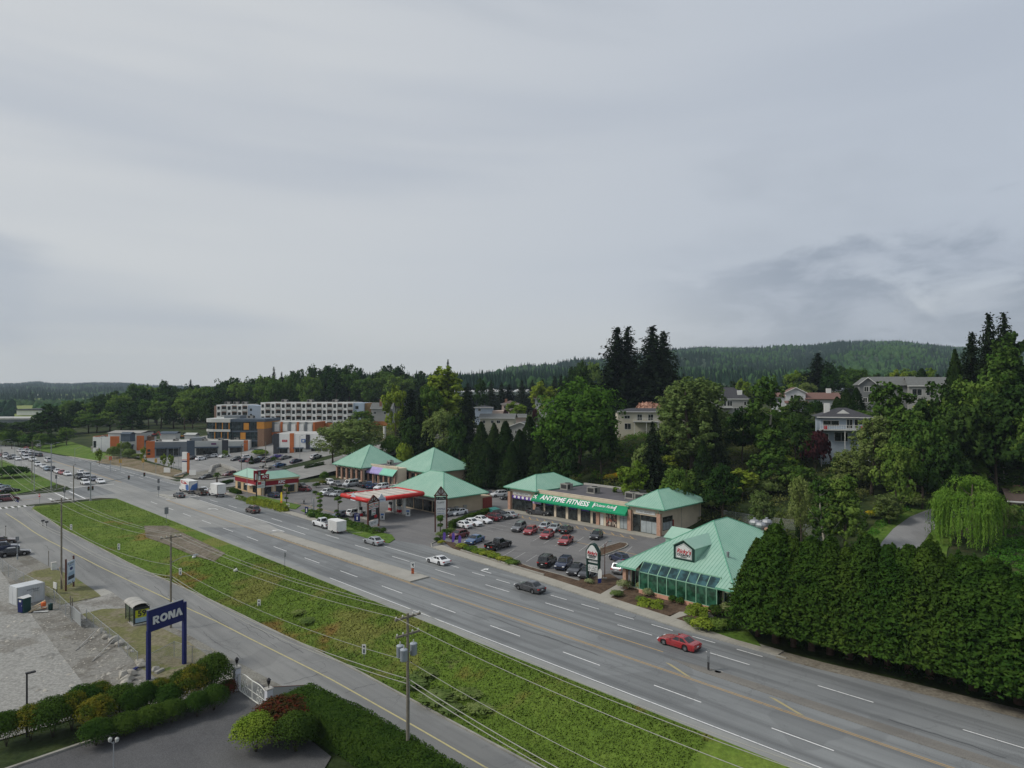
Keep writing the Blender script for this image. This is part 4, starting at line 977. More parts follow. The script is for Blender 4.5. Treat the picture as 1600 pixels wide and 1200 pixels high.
lot('pickup',842,805,-78,'charcoal','dark grey pickup stopped along the fitness awning front')
lot('sedan',722,824,95,'white','white sedan first in the row along the clipped hedge');lot('sedan',738,820.5,-85,'white','second white sedan along the clipped hedge');lot('sedan',753,816.5,-85,'white','third white sedan along the clipped hedge')
lot('suv',768,813,95,'maroon','dark maroon SUV along the hedge beside the white sedans');lot('suv',783,810,-85,'charcoal','charcoal SUV between the maroon SUV and the last silver sedan');lot('sedan',794,808,95,'silver','silver sedan at the end of the hedge row near the teal bin')
lot('hatch',717,840,185,'maroon','dark red hatchback behind the purple flags');lot('sedan',742,848,197,'blue','blue sedan between the red hatchback and the black pickup');lot('pickup',779,857,8,'black','black pickup parked by the low green shrubs')
lot('hatch',968,877,70,'navy','dark blue hatchback passing the restaurant corner');lot('suv',971,893,15,'silver','light grey car tucked under the restaurant eave')
lot('sedan',717,804,188,'white','white sedan parked beside the convenience store wall');lot('suv',701,806,188,'silver','silver SUV behind the tall plaza sign board')
lot('suv',742,771,70,'white','white SUV behind the green pyramid roof');lot('sedan',762,774,70,'charcoal','dark sedan parked behind the convenience store');lot('suv',780,776,160,'white','white SUV near the left end of the fitness building');lot('sedan',795,780,160,'charcoal','dark sedan beside the left corner of the fitness building')
# front of the two pyramid-roofed shops
for kind,px,py,phi,col,lab in(('suv',516,757,-100,'white','white SUV at the far left of the shop-front row'),('sedan',527,758.5,-100,'grey','grey sedan second in the shop-front row'),('van',548,760,-165,'silver','silver passenger van with roof rack by the shops'),
  ('suv',566,761.5,80,'black','black SUV between the silver van and the blue pickup'),('pickup',577,762.5,60,'blue','blue pickup in front of the awning shop'),('hatch',586,763,80,'navy','dark blue hatchback beside the white wagon'),('bigsuv',596,765,-165,'white','long white wagon before the awning shop'),('sedan',617,765,-160,'white','white sedan partly hidden by the store roof'),
  ('suv',510,773,200,'white','white SUV left of the hedge strip by the gas canopy'),('sedan',518,774,200,'charcoal','charcoal car second in the row by the hedge strip'),('hatch',526,775,200,'silver','silver hatchback third in the row by the hedge strip'),('suv',536,776,200,'black','black SUV last in the row beside the gas canopy'),
  ('sedan',532,808,-160,'navy','dark sedan with its lights on near the topiary trees'),('suv',556,806,10,'white','white SUV waiting at the gas pumps'),('hatch',428,777,95,'navy','dark blue hatchback beside the chicken restaurant hedge'),('hatch',475,767.5,115,'maroon','dark red hatchback at the rear corner of the chicken restaurant'),('sedan',470,762,95,'black','black car half hidden at the chicken restaurant corner')):
    lot(kind,px,py,phi,col,lab)
# side street and the shops beyond
def shop(kind,px,py,phi,col,label):car(kind,px,py,phi,col,label,GS,True)
shop('sedan',463,722.5,12,'navy','dark sedan climbing the side street below the box store');shop('sedan',437,729,12,'blue','blue car on the side street beside the parking lot');shop('suv',494,716,15,'silver','silver SUV higher up the side street by the willowy tree')
shop('suv',359,744,192,'maroon','dark maroon SUV on the side street by the stone wall');shop('sedan',322,748,205,'black','black sedan waiting at the mouth of the side street')
for kind,px,py,phi,col,lab in(('sedan',303,717.5,20,'black','black car below the grey shop canopy'),('hatch',314,719,20,'white','white car in the strip mall lot beside the black one'),('sedan',324,716,20,'grey','grey car parked under the blue-grey panel'),('hatch',333,715,150,'silver','silver hatchback in front of the dark shop panel'),('sedan',351,714.5,195,'white','white sedan crossing the strip mall lot'),
  ('sedan',370,719,195,'charcoal','dark sedan alone in the middle of the strip mall lot'),('suv',386,717,10,'white','white SUV behind the small fir in the lot'),('sedan',384,721,15,'navy','navy sedan left of the lot light'),('hatch',393,722,15,'maroon','maroon hatchback in the dense parking row'),('suv',402,722.5,15,'black','black SUV in the dense parking row'),('sedan',408,718.5,15,'skyblue','pale blue sedan behind the black SUV'),('hatch',413,719.5,15,'navy','navy hatchback beside the tall dark pole'),('sedan',419,721.5,15,'grey','grey sedan at the right end of the dense row'),
  ('coupe',433,715,5,'purple','purple coupe in front of the box store'),('sedan',446,717,5,'grey','grey sedan beside the purple coupe'),('van',379,698,70,'white','white van parked beside the end of the strip mall'),('sedan',382,702,70,'black','black car below the white van by the strip mall')):
    shop(kind,px,py,phi,col,lab)
# the queue beyond the junction: two lanes facing the camera, one lane away
Q=[(157,755,'sedan',D_,'white','white sedan ahead of the queue, just into the junction'),(133,757,'suv',D_,'white','white SUV at the stop line beside the mast arm pole'),(136,746,'suv',D_,'silver','silver SUV second in the left queue lane'),(124,748,'pickup',D_,'charcoal','dark pickup among the white cars at the stop line'),(127,741,'sedan',D_,'white','white sedan third in the left queue lane'),(146,751,'sedan',D_,'navy','dark blue car behind the mast arm pole'),
 (105,743,'sedan',D_,'white','white sedan beside the tall bare pole'),(97,741,'hatch',D_,'red','red car between white cars in the queue'),(90,739,'sedan',D_,'white','white car right behind the red one'),(82,736,'suv',D_,'black','black SUV behind the tall streetlight pole'),(74,735,'hatch',D_,'skyblue','pale blue hatchback in the kerb lane queue'),(68,731,'sedan',D_,'white','white sedan queued past the first streetlight'),(59,728,'suv',D_,'white','white SUV queued left of the streetlight'),(75,722,'van',U,'white','white van heading away past the queue')]
for px,py,kind,phi,col,lab in Q:car(kind,px,py,phi,col,lab,GQ,True)
cols=['white','silver','black','white','navy','white','grey','white','red','silver','white','charcoal']
kinds=['sedan','suv','sedan','suv','hatch','van','sedan','pickup']
i=0
for px,py in((28,719),(21,716),(15,717.5),(8,715.5),(9,712),(40,717.5),(37,714.5),(51,720.5),(2,713)):
    car(kinds[i%8],px,py,D_,cols[i%12],'%s %s far down the tailback past the round tree'%(cols[i%12],{'suv':'SUV','hatch':'hatchback'}.get(kinds[i%8],kinds[i%8])),GQ,True);i+=1
for px,py in((62,713.5),(55,712.5),(46,711.5),(41,711),(35,711),(48,707.5),(42,706.8),(36,706),(31,706),(41,702.3),(60,699)):
    car(kinds[i%8],px,py,U,cols[(i*5+2)%12],'%s %s driving away by the far woods'%(cols[(i*5+2)%12],{'suv':'SUV','hatch':'hatchback'}.get(kinds[i%8],kinds[i%8])),GQ,True);i+=1
# cross street and lot at the left edge
car('minivan',11,783,4,'maroon','dark maroon minivan moving along the cross street','cars at the left edge')
car('sedan',22,868,-8,'black','black sedan parked beside the pale lamp post',GF_);car('suv',6,861,-8,'navy','dark SUV behind the black sedan by the lamp post',GF_);car('sedan',3,850,-8,'brown','brown car farthest back in the kerbside lot',GF_)
for px,py,kind,col in((4,767,'sedan','silver'),(0,763,'sedan','skyblue'),(15,769,'sedan','black')):car(kind,px,py,10,col,'%s car parked under the roadside tree at the cross street'%col.replace('skyblue','pale blue'),'cars under the roadside tree')

# moving truck, box truck, trailer
m_tw=mat('truck body white',(.72,.72,.70),.45,.08,.8,bump=0,dirt=rgb(150,146,138));m_tred=mat('truck red decal',(.42,.035,.035),.5,.1,2,bump=0);m_tblue=mat('truck blue decal',(.05,.13,.36),.5,.1,2,bump=0);m_steel=mat('galvanised steel',(.36,.37,.38),.5,.12,2,metal=.6,bump=.05)
m_let_red=mat('red lettering',(.45,.02,.03),.5,.05,2,bump=0);m_let_white=mat('white lettering',(.8,.8,.79),.5,.04,2,bump=0);m_let_dark=mat('dark lettering',(.03,.032,.036),.5,.05,2,bump=0)
def truck(px,py,L,bh,bw,label,decal):
    p=PT(px,py);e=empty('box_truck',p,TH+R(U),label,'truck',GH);z0=.95;cabL=1.75
    mb=MB();mb.box(-L/2,L/2,-bw/2,bw/2,z0,z0+bh)
    for k in range(9):x=-L/2+L*k/8;mb.box(max(-L/2,x-.02),min(L/2,x+.02),-bw/2-.015,bw/2+.015,z0+.1,z0+bh-.05)
    if decal:mb.prism([(L/2,-bw*.45),(L/2+1.0,-bw*.42),(L/2+1.0,bw*.42),(L/2,bw*.45)],z0+1.45,z0+bh-.02)
    b=mb.build('cargo_box',m_tw,e)
    d=MB().box(-L/2-.02,-L/2,-bw/2+.15,bw/2-.15,z0+.1,z0+bh-.2).build('rear_door',m_tw,e)
    mb=MB();x1=L/2+cabL;mb.add([(L/2+.02,y,z)for y in(-.95,.95)for z in(.55,2.35)]+[(x1-.75,y,z)for y in(-.95,.95)for z in(.55,2.3)]+[(x1-.25,y,z)for y in(-.95,.95)for z in(.55,1.45)]+[(x1+.35,y,z)for y in(-.9,.9)for z in(.55,1.15)],
        [(0,1,5,4),(2,6,7,3),(0,2,3,1),(1,3,7,5),(4,5,9,8),(6,10,11,7),(5,7,11,9),(8,9,13,12),(10,14,15,11),(9,11,15,13),(12,13,15,14),(0,4,6,2),(4,8,10,6),(8,12,14,10)])
    mb.build('cab',m_tw,e)
    MB().slab([(x1-.72,-.8,2.2),(x1-.72,.8,2.2),(x1-.27,.8,1.5),(x1-.27,-.8,1.5)],(.87,0,.5),.03).build('windscreen',m_cg,e)
    for s_ in(-1,1):MB().box(x1-1.45,x1-.85,s_*.955-.01,s_*.955+.01,1.45,2.1).build('side_window',m_cg,e)
    for x in(-L/2+1.1,x1-.35):
        for s_ in(-1,1):wheel(e,x,s_*.86,.40,.28,s_)
    MB().box(-L/2-.1,L/2,-.4,.4,.6,.93).build('chassis',m_trim,e)
    MB().box(-L/2-.2,-L/2-.08,-bw/2+.1,bw/2-.1,.5,.66).build('bumper',m_steel,e)
    for s_ in(-1,1):MB().cbox(-L/2-.04,s_*(bw/2-.16),1.0,.06,.22,.14).build('taillight',m_tail,e);MB().cbox(x1+.33,s_*.65,.95,.08,.3,.16).build('headlight',m_head,e)
    if decal:
        for s_ in(-1,1):
            y=s_*(bw/2+.022)
            MB().slab([(L/2-.1,y,z0+bh*.93),(-L*.05,y,z0+bh*.86),(-L*.28,y,z0+bh*.66),(L*.06,y,z0+bh*.6),(L/2-.1,y,z0+bh*.64)],(0,s_,0),.012).build('red_stripe',m_tred,e)
            MB().slab([(-L*.46,y,z0+.1),(-L*.12,y,z0+.1),(-L*.08,y,z0+bh*.5),(-L*.3,y,z0+bh*.66),(-L*.46,y,z0+bh*.55)],(0,s_,0),.012).build('blue_panel',m_tblue,e)
            text('U-HAUL',e,(L*.22,s_*(bw/2+.04),z0+bh*.77),s_*math.pi/2,.62,m_let_white,bold=.02)
        MB().slab([(-L/2-.025,-bw*.42,z0+.15),(-L/2-.025,bw*.42,z0+.15),(-L/2-.025,bw*.2,z0+bh*.55),(-L/2-.025,-bw*.42,z0+bh*.8)],(-1,0,0),.01).build('blue_panel',m_tblue,e)
    return e
truck(296,770,6.2,2.55,2.35,'white moving truck with red and blue side graphics at the junction',True)
truck(341,776,4.6,2.5,2.3,'plain white box truck in the kerb lane',False)
def trailer():
    p=P(526,832);e=empty('cargo_trailer',p,TH+R(U),'white ribbed box trailer hitched behind the white pickup','trailer',GH)
    mb=MB();mb.prism([(-1.9,-1.05),(1.6,-1.05),(2.1,0),(1.6,1.05),(-1.9,1.05)],.5,2.5);mb.build('box',m_tw,e)
    rb=MB()
    for k in range(9):
        for s_ in(-1,1):rb.box(-1.85+.42*k,-1.81+.42*k,s_*1.06-.02,s_*1.06+.02,.55,2.48)
    tag(rb.build('rib',m_steel,e),kind='stuff')
    MB().box(-1.93,-1.9,-.95,-.02,.6,2.4).build('rear_door',m_tw,e);MB().box(-1.93,-1.9,.02,.95,.6,2.4).build('rear_door',m_tw,e)
    MB().box(1.8,3.2,-.05,.05,.42,.52).build('drawbar',m_trim,e)
    for s_ in(-1,1):wheel(e,-.2,s_*.98,.34,.2,s_);MB().cbox(-1.92,s_*.9,.56,.05,.18,.1).build('taillight',m_tail,e)
trailer()
# ------------------------------------------------------------------ buildings: children are laid out in (t, s, z) metres relative to the building's own corner
m_roof=None
def seam_mat():
    m=bpy.data.materials.new('green metal roofing');t=NT(m);f=t.noise(.25,5,.6);st=t.noise(1,4,.6,(1.2,1.2,.15))
    col=t.mix(t.ramp(f,.3,.7),rgb(140,178,160),rgb(152,186,168));col=t.mix(t.m('MULTIPLY',t.ramp(st,.5,.75),.35),col,rgb(118,162,142))
    col=t.mix(t.m('MULTIPLY',t.ramp(t.noise(.6,6,.7,off=(4,4,4)),.56,.74),.3),col,rgb(150,180,160));t.bsdf(col,.5,0,.4,t.noise(9,2,.5),.05,.02);return m
m_roof=seam_mat();m_roofd=mat('green roof trim',rgb(104,168,140),.5,.08,1,bump=.05)
m_stucco=mat('cream stucco',rgb(206,192,170),.9,.07,.5,bump=.2,dirt=rgb(176,160,140));m_pink=mat('pink brick base',rgb(196,148,126),.9,.12,1.2,bump=.3);m_pier=mat('brick pier',rgb(178,142,122),.9,.14,2,bump=.35)
m_beige=mat('beige block wall',rgb(178,162,138),.92,.08,.4,bump=.25,dirt=rgb(150,134,112));m_dkroof=mat('dark roof membrane',rgb(92,90,94),.95,.1,.15,bump=.2,dirt=rgb(120,118,118))
m_awn=mat('green awning cloth',rgb(14,142,98),.75,.06,.6,bump=.05);m_awnp=mat('purple awning cloth',rgb(160,150,198),.75,.06,.6,bump=.05);m_awnt=mat('teal awning cloth',rgb(132,194,172),.75,.06,.6,bump=.05)
m_wg=glass('shop window glass',(.028,.034,.034));m_wgg=glass('green tinted glass',(.022,.085,.05),.05);m_sky=glass('sloped tinted glass',(.03,.08,.09),.45,.08);m_alu=mat('aluminium frame',rgb(120,122,122),.45,.08,3,metal=.4,bump=0);m_dkf=mat('dark window frame',rgb(48,52,52),.5,.1,3,bump=0)
m_wf=mat('white frame',rgb(214,214,210),.6,.05,3,bump=0);m_gf=mat('green frame',rgb(134,178,152),.55,.06,2,bump=0);m_signw=mat('white sign face',rgb(206,208,206),.5,.04,1,bump=0);m_lgrey_=mat('grey print',rgb(150,148,146),.6,.1,2,bump=0);m_let_green=mat('green lettering',(.02,.14,.07),.5,.05,2,bump=0)
m_dkgreen=mat('dark green sign paint',rgb(16,52,44),.5,.08,1,bump=0);m_woodbr=mat('brown timber',rgb(92,56,46),.8,.15,2,bump=.2);m_blackmetal=mat('black metal',(.02,.02,.022),.55,.1,2,bump=0)
m_conc2=mat('smooth concrete',rgb(172,170,164),.9,.08,.5,bump=.15,dirt=rgb(140,136,128));m_unit=mat('rooftop unit steel',rgb(150,148,142),.6,.12,1,metal=.2,bump=.1);m_unitd=mat('unit grille',rgb(58,58,58),.7,.15,4,bump=.2)
def onT(px,py,t):
    q=(px-800)/F;D=t/(NX*q+NY);return D*(-NY*q+NX),H-(py-YH)*D/F
def onS(px,py,s):
    q=(px-800)/F;D=s/(-NY*q+NX);return D*(NX*q+NY),H-(py-YH)*D/F
def building(name,t,s,label,cat,z=0.0,rz=0,group=None):
    e=empty(name,W(t,s,z),TH+rz,label,cat,group);return e
def hip(par,x0,x1,y0,y1,ze,rx0,rx1,ry0,ry1,zr,seams=.45,fascia=.22,notch=None,m=None,name='roof',soffit=True):
    """hip roof over an eaves rectangle up to a ridge (or point); standing seams as thin ribs on the panels"""
    a,b,c,d=(x0,y0,ze),(x1,y0,ze),(x1,y1,ze),(x0,y1,ze)
    if rx0==rx1:r=[(rx0,ry0,zr),(rx0,ry1,zr)];faces=[[a,r[0],r[1],d][::-1],[b,c,r[1],r[0]],[a,b,r[0]],[c,d,r[1]]];faces[0]=[d,a,r[0],r[1]]
    else:r=[(rx0,ry0,zr),(rx1,ry0,zr)];faces=[[a,b,r[1],r[0]],[b,c,r[1]],[c,d,r[0],r[1]],[d,a,r[0]]]
    mb=MB()
    for f in faces:
        g=[]
        for p in f:
            if not g or(Vector(p)-Vector(g[-1])).length>1e-4:g.append(p)
        if notch and abs(f[0][0]-x0)<1e-4 and abs(f[1][0]-x0)<1e-4:
            ya,yb,dx=notch;zz=ze+(zr-ze)*dx/(rx0-x0);g=[d,(x0,yb,ze),(x0+dx,yb,zz),(x0+dx,ya,zz),(x0,ya,ze),a]+g[2:]
        mb.poly(g)
    if soffit:mb.poly([(x0,y0,ze-fascia),(x0,y1,ze-fascia),(x1,y1,ze-fascia),(x1,y0,ze-fascia)]if not notch else[(x0+notch[2],y0,ze-fascia),(x0+notch[2],y1,ze-fascia),(x1,y1,ze-fascia),(x1,y0,ze-fascia)])
    ro=mb.build(name,m or m_roof,par)
    fb=MB();k=.02
    segs=[(x0,y0,x1,y0),(x1,y0,x1,y1),(x1,y1,x0,y1)]+([(x0,y1,x0,notch[1]),(x0,notch[0],x0,y0)]if notch else[(x0,y1,x0,y0)])
    for(p,q,u,v)in segs:fb.box(min(p,u)-k,max(p,u)+k,min(q,v)-k,max(q,v)+k,ze-fascia,ze-.004)
    fb.build('fascia',m_roofd,ro)
    rb=MB()
    for p,q in((a,r[0]),(d,r[1]if rx0==rx1 else r[0]),(b,r[0]if rx0==rx1 else r[1]),(c,r[1])):rb.tube(Vector(p)+Vector((0,0,.02)),Vector(q)+Vector((0,0,.02)),.07,n=5)
    if(Vector(r[0])-Vector(r[1])).length>.01:rb.tube(r[0],r[1],.08,n=5)
    tag(rb.build('ridge_cap',m_roofd,ro),kind='stuff')
    if seams:
        sb=MB()
        for f in faces:
            g=[Vector(p)for p in f];lo=[p for p in g if abs(p.z-ze)<1e-3]
            if len(lo)<2:continue
            p,q=lo[0],lo[1];L_=(q-p).length;ud=(q-p)/L_;ctr=sum(g,Vector())/len(g)
            n=(g[1]-g[0]).cross(g[2]-g[0]).normalized();n=n if n.z>0 else-n;up=n.cross(ud);up=up if up.z>0 else-up
            tops=[v for v in g if v.z>ze+1e-3];k=int(L_/seams)
            us=sorted(((v-p).dot(ud),(v-p).dot(up))for v in tops)
            for i in range(1,k):
                u=L_*i/k
                if u<=us[0][0]:hgt=us[0][1]*u/max(us[0][0],1e-6)
                elif u>=us[-1][0]:hgt=us[-1][1]*(L_-u)/max(L_-us[-1][0],1e-6)
                else:hgt=us[0][1]
                s0=p+ud*u
                if notch and abs(p.x-x0)<1e-4 and abs(q.x-x0)<1e-4 and notch[0]<s0.y<notch[1]:st=notch[2]/math.cos(math.atan2(zr-ze,rx0-x0))
                else:st=0
                A,B_=s0+up*st+n*.0,s0+up*max(st,hgt-.05)
                w=ud*.014;sb.add([A-w,A+w,B_+w,B_-w,A+n*.035,B_+n*.035],[(0,4,5,3),(4,1,2,5)])
        tag(sb.build('roof_seam',m_roofd,ro),kind='stuff')
    return ro
def win(par,o,u,w,z0,z1,nv=1,nh=1,fm=None,gm=None,name='window',out=.05,fw=.07,split=None):
    """a framed window on a wall: o = start (x, y), u = unit direction along the wall as seen left to right from outside"""
    ox,oy=o;ux,uy=u;nx_,ny_=uy,-ux # outward normal
    def box(mb,a,b,za,zb,d0,d1):
        pts=[(ox+ux*k+nx_*d,oy+uy*k+ny_*d)for k,d in((a,d0),(b,d0),(b,d1),(a,d1))]
        ar=sum(p[0]*q[1]-q[0]*p[1]for p,q in zip(pts,pts[1:]+pts[:1]));mb.prism(pts if ar>0 else pts[::-1],za,zb)
    mb=MB()
    for a,b,za,zb in((0,fw,z0,z1),(w-fw,w,z0,z1),(fw,w-fw,z0,z0+fw),(fw,w-fw,z1-fw,z1)):box(mb,a,b,za,zb,-.04,out)
    for i in range(1,nv):c=w*i/nv;box(mb,c-fw*.35,c+fw*.35,z0+fw,z1-fw,-.03,out*.9)
    for i in range(1,nh):
        c=z0+(z1-z0)*(i/nh if split is None else split);box(mb,fw,w-fw,c-fw*.35,c+fw*.35,-.03,out*.8)
    f=mb.build(name,fm or m_alu,par)
    g=MB();box(g,fw*.6,w-fw*.6,z0+fw*.6,z1-fw*.6,-.02,out*.35);g.build('pane',gm or m_wg,f)
    return f
def rooftop_unit(par,x,y,z,sx=1.8,sy=1.4,sz=1.2):
    mb=MB();mb.box(x-sx/2,x+sx/2,y-sy/2,y+sy/2,z,z+sz);mb.box(x-sx/2-.1,x+sx/2+.1,y-sy/2-.1,y+sy/2+.1,z,z+.15);o=mb.build('rooftop_unit',m_unit,par)
    g=MB();g.box(x-sx*.42,x-sx*.02,y-sy/2-.012,y+sy/2+.012,z+.25,z+sz-.12);g.box(x-sx/2-.012,x+sx/2+.012,y-sy*.38,y+sy*.38,z+.3,z+sz-.2);g.tube((x+sx*.2,y,z+sz),(x+sx*.2,y,z+sz+.12),sy*.3,n=12);g.build('grille',m_unitd,o);return o

def scrawl(par,loc,facing,w,h,m,seed=1,words=2,tilt=0,name='lettering'):
    """a line of print too small to read in the photograph: short strokes"""
    g=random.Random(seed);u=Vector((-math.sin(facing),math.cos(facing),0));n=Vector((math.cos(facing),math.sin(facing),0));v=Vector((0,0,1))*math.cos(tilt)-n*math.sin(tilt)
    o_=Vector(loc);mb=MB();x=-w/2
    while x<w/2-.02:
        k=h*g.uniform(.35,.65)
        if g.random()<.16:x+=k;continue
        k=min(k,w/2-x);a=h*g.choice((.5,.36,.5));b=-h*g.choice((.5,.5,.3))
        q=.22*h
        for(p0,p1,z0,z1)in((x,x+q*.7,b,a),(x+q*.7,x+k*.85,g.choice((b,a-q,-q/2)),None)):
            z1=z0+q if z1 is None else z1
            mb.slab([o_+u*p0+v*z0,o_+u*p1+v*z0,o_+u*p1+v*z1,o_+u*p0+v*z1],n,.012)
        x+=k+h*.10
    return mb.build(name,m,par)
# --- restaurant with the big green roof and the glass sunroom
def restaurant():
    e=building('restaurant',79,42,'cream restaurant with large green hip roof and glass sunroom beside the highway','restaurant')
    mb=MB();mb.box(.6,25,.2,15.6,0,3.25);mb.build('wall',m_stucco,e)
    mb=MB();mb.box(.45,.62,.6,1.8,0,.6);mb.box(-.72,-.2,1.4,13.2,0,.62);mb.box(-.2,.62,1.4,1.62,0,.62);mb.box(-.2,.62,12.98,13.2,0,.62);mb.build('brick_base',m_pink,e)
    hip(e,-1.3,27,-1.4,16.6,3.45,11.3,15.2,8.6,8.6,9.05,.5,.25,notch=(1.3,13.3,1.75))
    # sunroom: eight tall green panes, eight sloped panes, green mullions
    x0,xs,zv,zt=-.62,.46,3.0,4.20;fr=MB();n=8;y0,y1=1.45,13.15
    for i in range(n+1):
        y=y0+(y1-y0)*i/n;fr.box(x0-.06,x0+.04,y-.05,y+.05,.62,zv)
        fr.add([(x0-.05,y-.045,zv),(x0-.05,y+.045,zv),(xs,y+.045,zt),(xs,y-.045,zt),(x0-.05,y-.045,zv+.07),(x0-.05,y+.045,zv+.07),(xs,y+.045,zt+.07),(xs,y-.045,zt+.07)],[(4,5,6,7),(0,4,7,3),(1,2,6,5),(0,1,5,4),(2,3,7,6)])
    fr.box(x0-.07,x0+.05,y0,y1,zv-.05,zv+.06);fr.box(x0-.07,x0+.05,y0,y1,.60,.68);fr.box(xs-.05,xs+.1,y0-.05,y1+.05,zt-.02,zt+.12)
    f=fr.build('sunroom_frame',m_gf,e)
    for i in range(n):
        a,b=y0+(y1-y0)*i/n+.05,y0+(y1-y0)*(i+1)/n-.05
        MB().box(x0-.01,x0+.02,a,b,.68,zv-.05).build('pane',m_wgg,f)
        MB().slab([(x0-.02,a,zv+.03),(x0-.02,b,zv+.03),(xs,b,zt+.03),(xs,a,zt+.03)][::-1],(-.74,0,.67),.012).build('sloped_pane',m_sky,f)
    for y in(y0,y1):
        mb=MB();s_=-1 if y==y0 else 1;mb.slab([(x0,y,.62),(.7,y,.62),(.7,y,zt),(xs,y,zt),(x0,y,zv)],(0,s_,0),.03);mb.build('side_pane',m_wgg,f)
    win(e,(.6,15.3),(0,-1),1.9,.3,2.7,3,1,m_gf,m_wg);win(e,(.6,1.1),(0,-1),.0+.8,.6,2.5,1,1,m_gf,m_wg)
    win(e,(3.0,.2),(1,0),2.2,.9,2.5,2,1,m_gf,m_wg);win(e,(9.0,.2),(1,0),2.2,.9,2.5,2,1,m_gf,m_wg)
    for p in((-.6,15.7),(7,16.2),(14,16.2)):mb=MB();mb.box(p[0],p[0]+.55,p[1]-.25,p[1]+.3,0,2.8);mb.box(p[0]+.1,p[0]+.45,p[1]-.15,p[1]+.2,2.8,3.25);mb.build('pillar',m_pier,e)
    # gabled sign dormer
    x,ya,yb,zb,zs,zp=2.2,6.2,9.5,4.9,6.85,7.75;yc=(ya+yb)/2;xr=8.6
    mb=MB();mb.poly([(x,ya,zb),(x,ya,zs),(x,yc,zp),(x,yb,zs),(x,yb,zb)]);mb.poly([(x,ya,zb),(xr-2,ya,zs),(x,ya,zs)]);mb.poly([(x,yb,zb),(x,yb,zs),(xr-2,yb,zs)])
    dw=mb.build('dormer',m_roof,e)
    mb=MB();mb.slab([(x-.25,ya-.15,zs-.08),(xr-1.6,ya-.15,zs-.08),(xr,yc,zp+.02),(x-.25,yc,zp+.02)],(0,0,1),.08);mb.slab([(x-.25,yc,zp+.02),(xr,yc,zp+.02),(xr-1.6,yb+.15,zs-.08),(x-.25,yb+.15,zs-.08)],(0,0,1),.08);mb.build('dormer_roof',m_roof,dw)
    def pent(k,z0,z1,z2,d):return[(x-d,yc-(yc-ya)*k,z0),(x-d,yc+(yb-yc)*k,z0),(x-d,yc+(yb-yc)*k,z1),(x-d,yc,z2),(x-d,yc-(yc-ya)*k,z1)]
    MB().slab(pent(.97,zb+.05,zs-.06,zp-.1,.02),(-1,0,0),.06).build('sign_board',m_dkgreen,dw)
    MB().slab(pent(.74,zb+.34,zs-.2,zp-.42,.085),(-1,0,0),.02).build('sign_border',m_signw,dw);MB().slab(pent(.69,zb+.39,zs-.24,zp-.50,.107),(-1,0,0),.01).build('sign_line',m_dkgreen,dw);MB().slab(pent(.66,zb+.42,zs-.27,zp-.55,.119),(-1,0,0),.012).build('sign_face',m_signw,dw)
    text("Ricky's",dw,(x-.14,yc,zb+1.30),math.pi,.78,m_let_red,bold=.018,shear=.25);text('COUNTRY',dw,(x-.14,yc,zb+.80),math.pi,.42,m_let_dark,bold=.016);text('RESTAURANT',dw,(x-.14,yc,zb+.54),math.pi,.15,m_let_dark,bold=.006)
    # second gable on the lot side, roof vents, kitchen extract well
    mb=MB();xg0,xg1,yg=11.6,16,16.9;mb.poly([(xg0,yg,3.5),(xg0,yg,5.4),(13.8,yg,6.6),(xg1,yg,5.4),(xg1,yg,3.5)][::-1]);mb.poly([(xg0,yg,3.5),(xg0,11,5.4),(xg0,yg,5.4)]);mb.poly([(xg1,yg,3.5),(xg1,yg,5.4),(xg1,11,5.4)])
    mb.slab([(xg0-.2,yg+.25,5.3),(13.8,yg+.25,6.62),(13.8,9.5,6.62),(xg0-.2,11,5.3)],(0,0,1),.08);mb.slab([(13.8,yg+.25,6.62),(xg1+.2,yg+.25,5.3),(xg1+.2,11,5.3),(13.8,9.5,6.62)],(0,0,1),.08);mb.build('side_gable',m_roof,e)
    mb=MB();mb.lathe([(.16,0),(.16,.9),(.2,.92),(.2,1.15),(0.0,1.2)],10,(4.9,2.9,5.4));mb.build('flue_pipe',m_steel,e)
    mb=MB();mb.box(18.5,24,3.6,8.2,4.2,6.85);w_=mb.build('roof_well',m_dkroof,e)
    for x,y in((19.6,5.4),(20.8,7.0),(22.4,5.8)):
        mb=MB();mb.lathe([(.5,0),(.5,.5),(.75,.62),(.80,.95),(.62,1.25),(.2,1.38),(.2,1.6),(0.0,1.65)],12,(x,y,6.85));mb.build('extract_fan',m_steel,w_)
    MB().box(19.0,19.6,4.0,4.6,6.85,7.5).build('brick_flue',m_pier,w_)
    return e
restaurant()

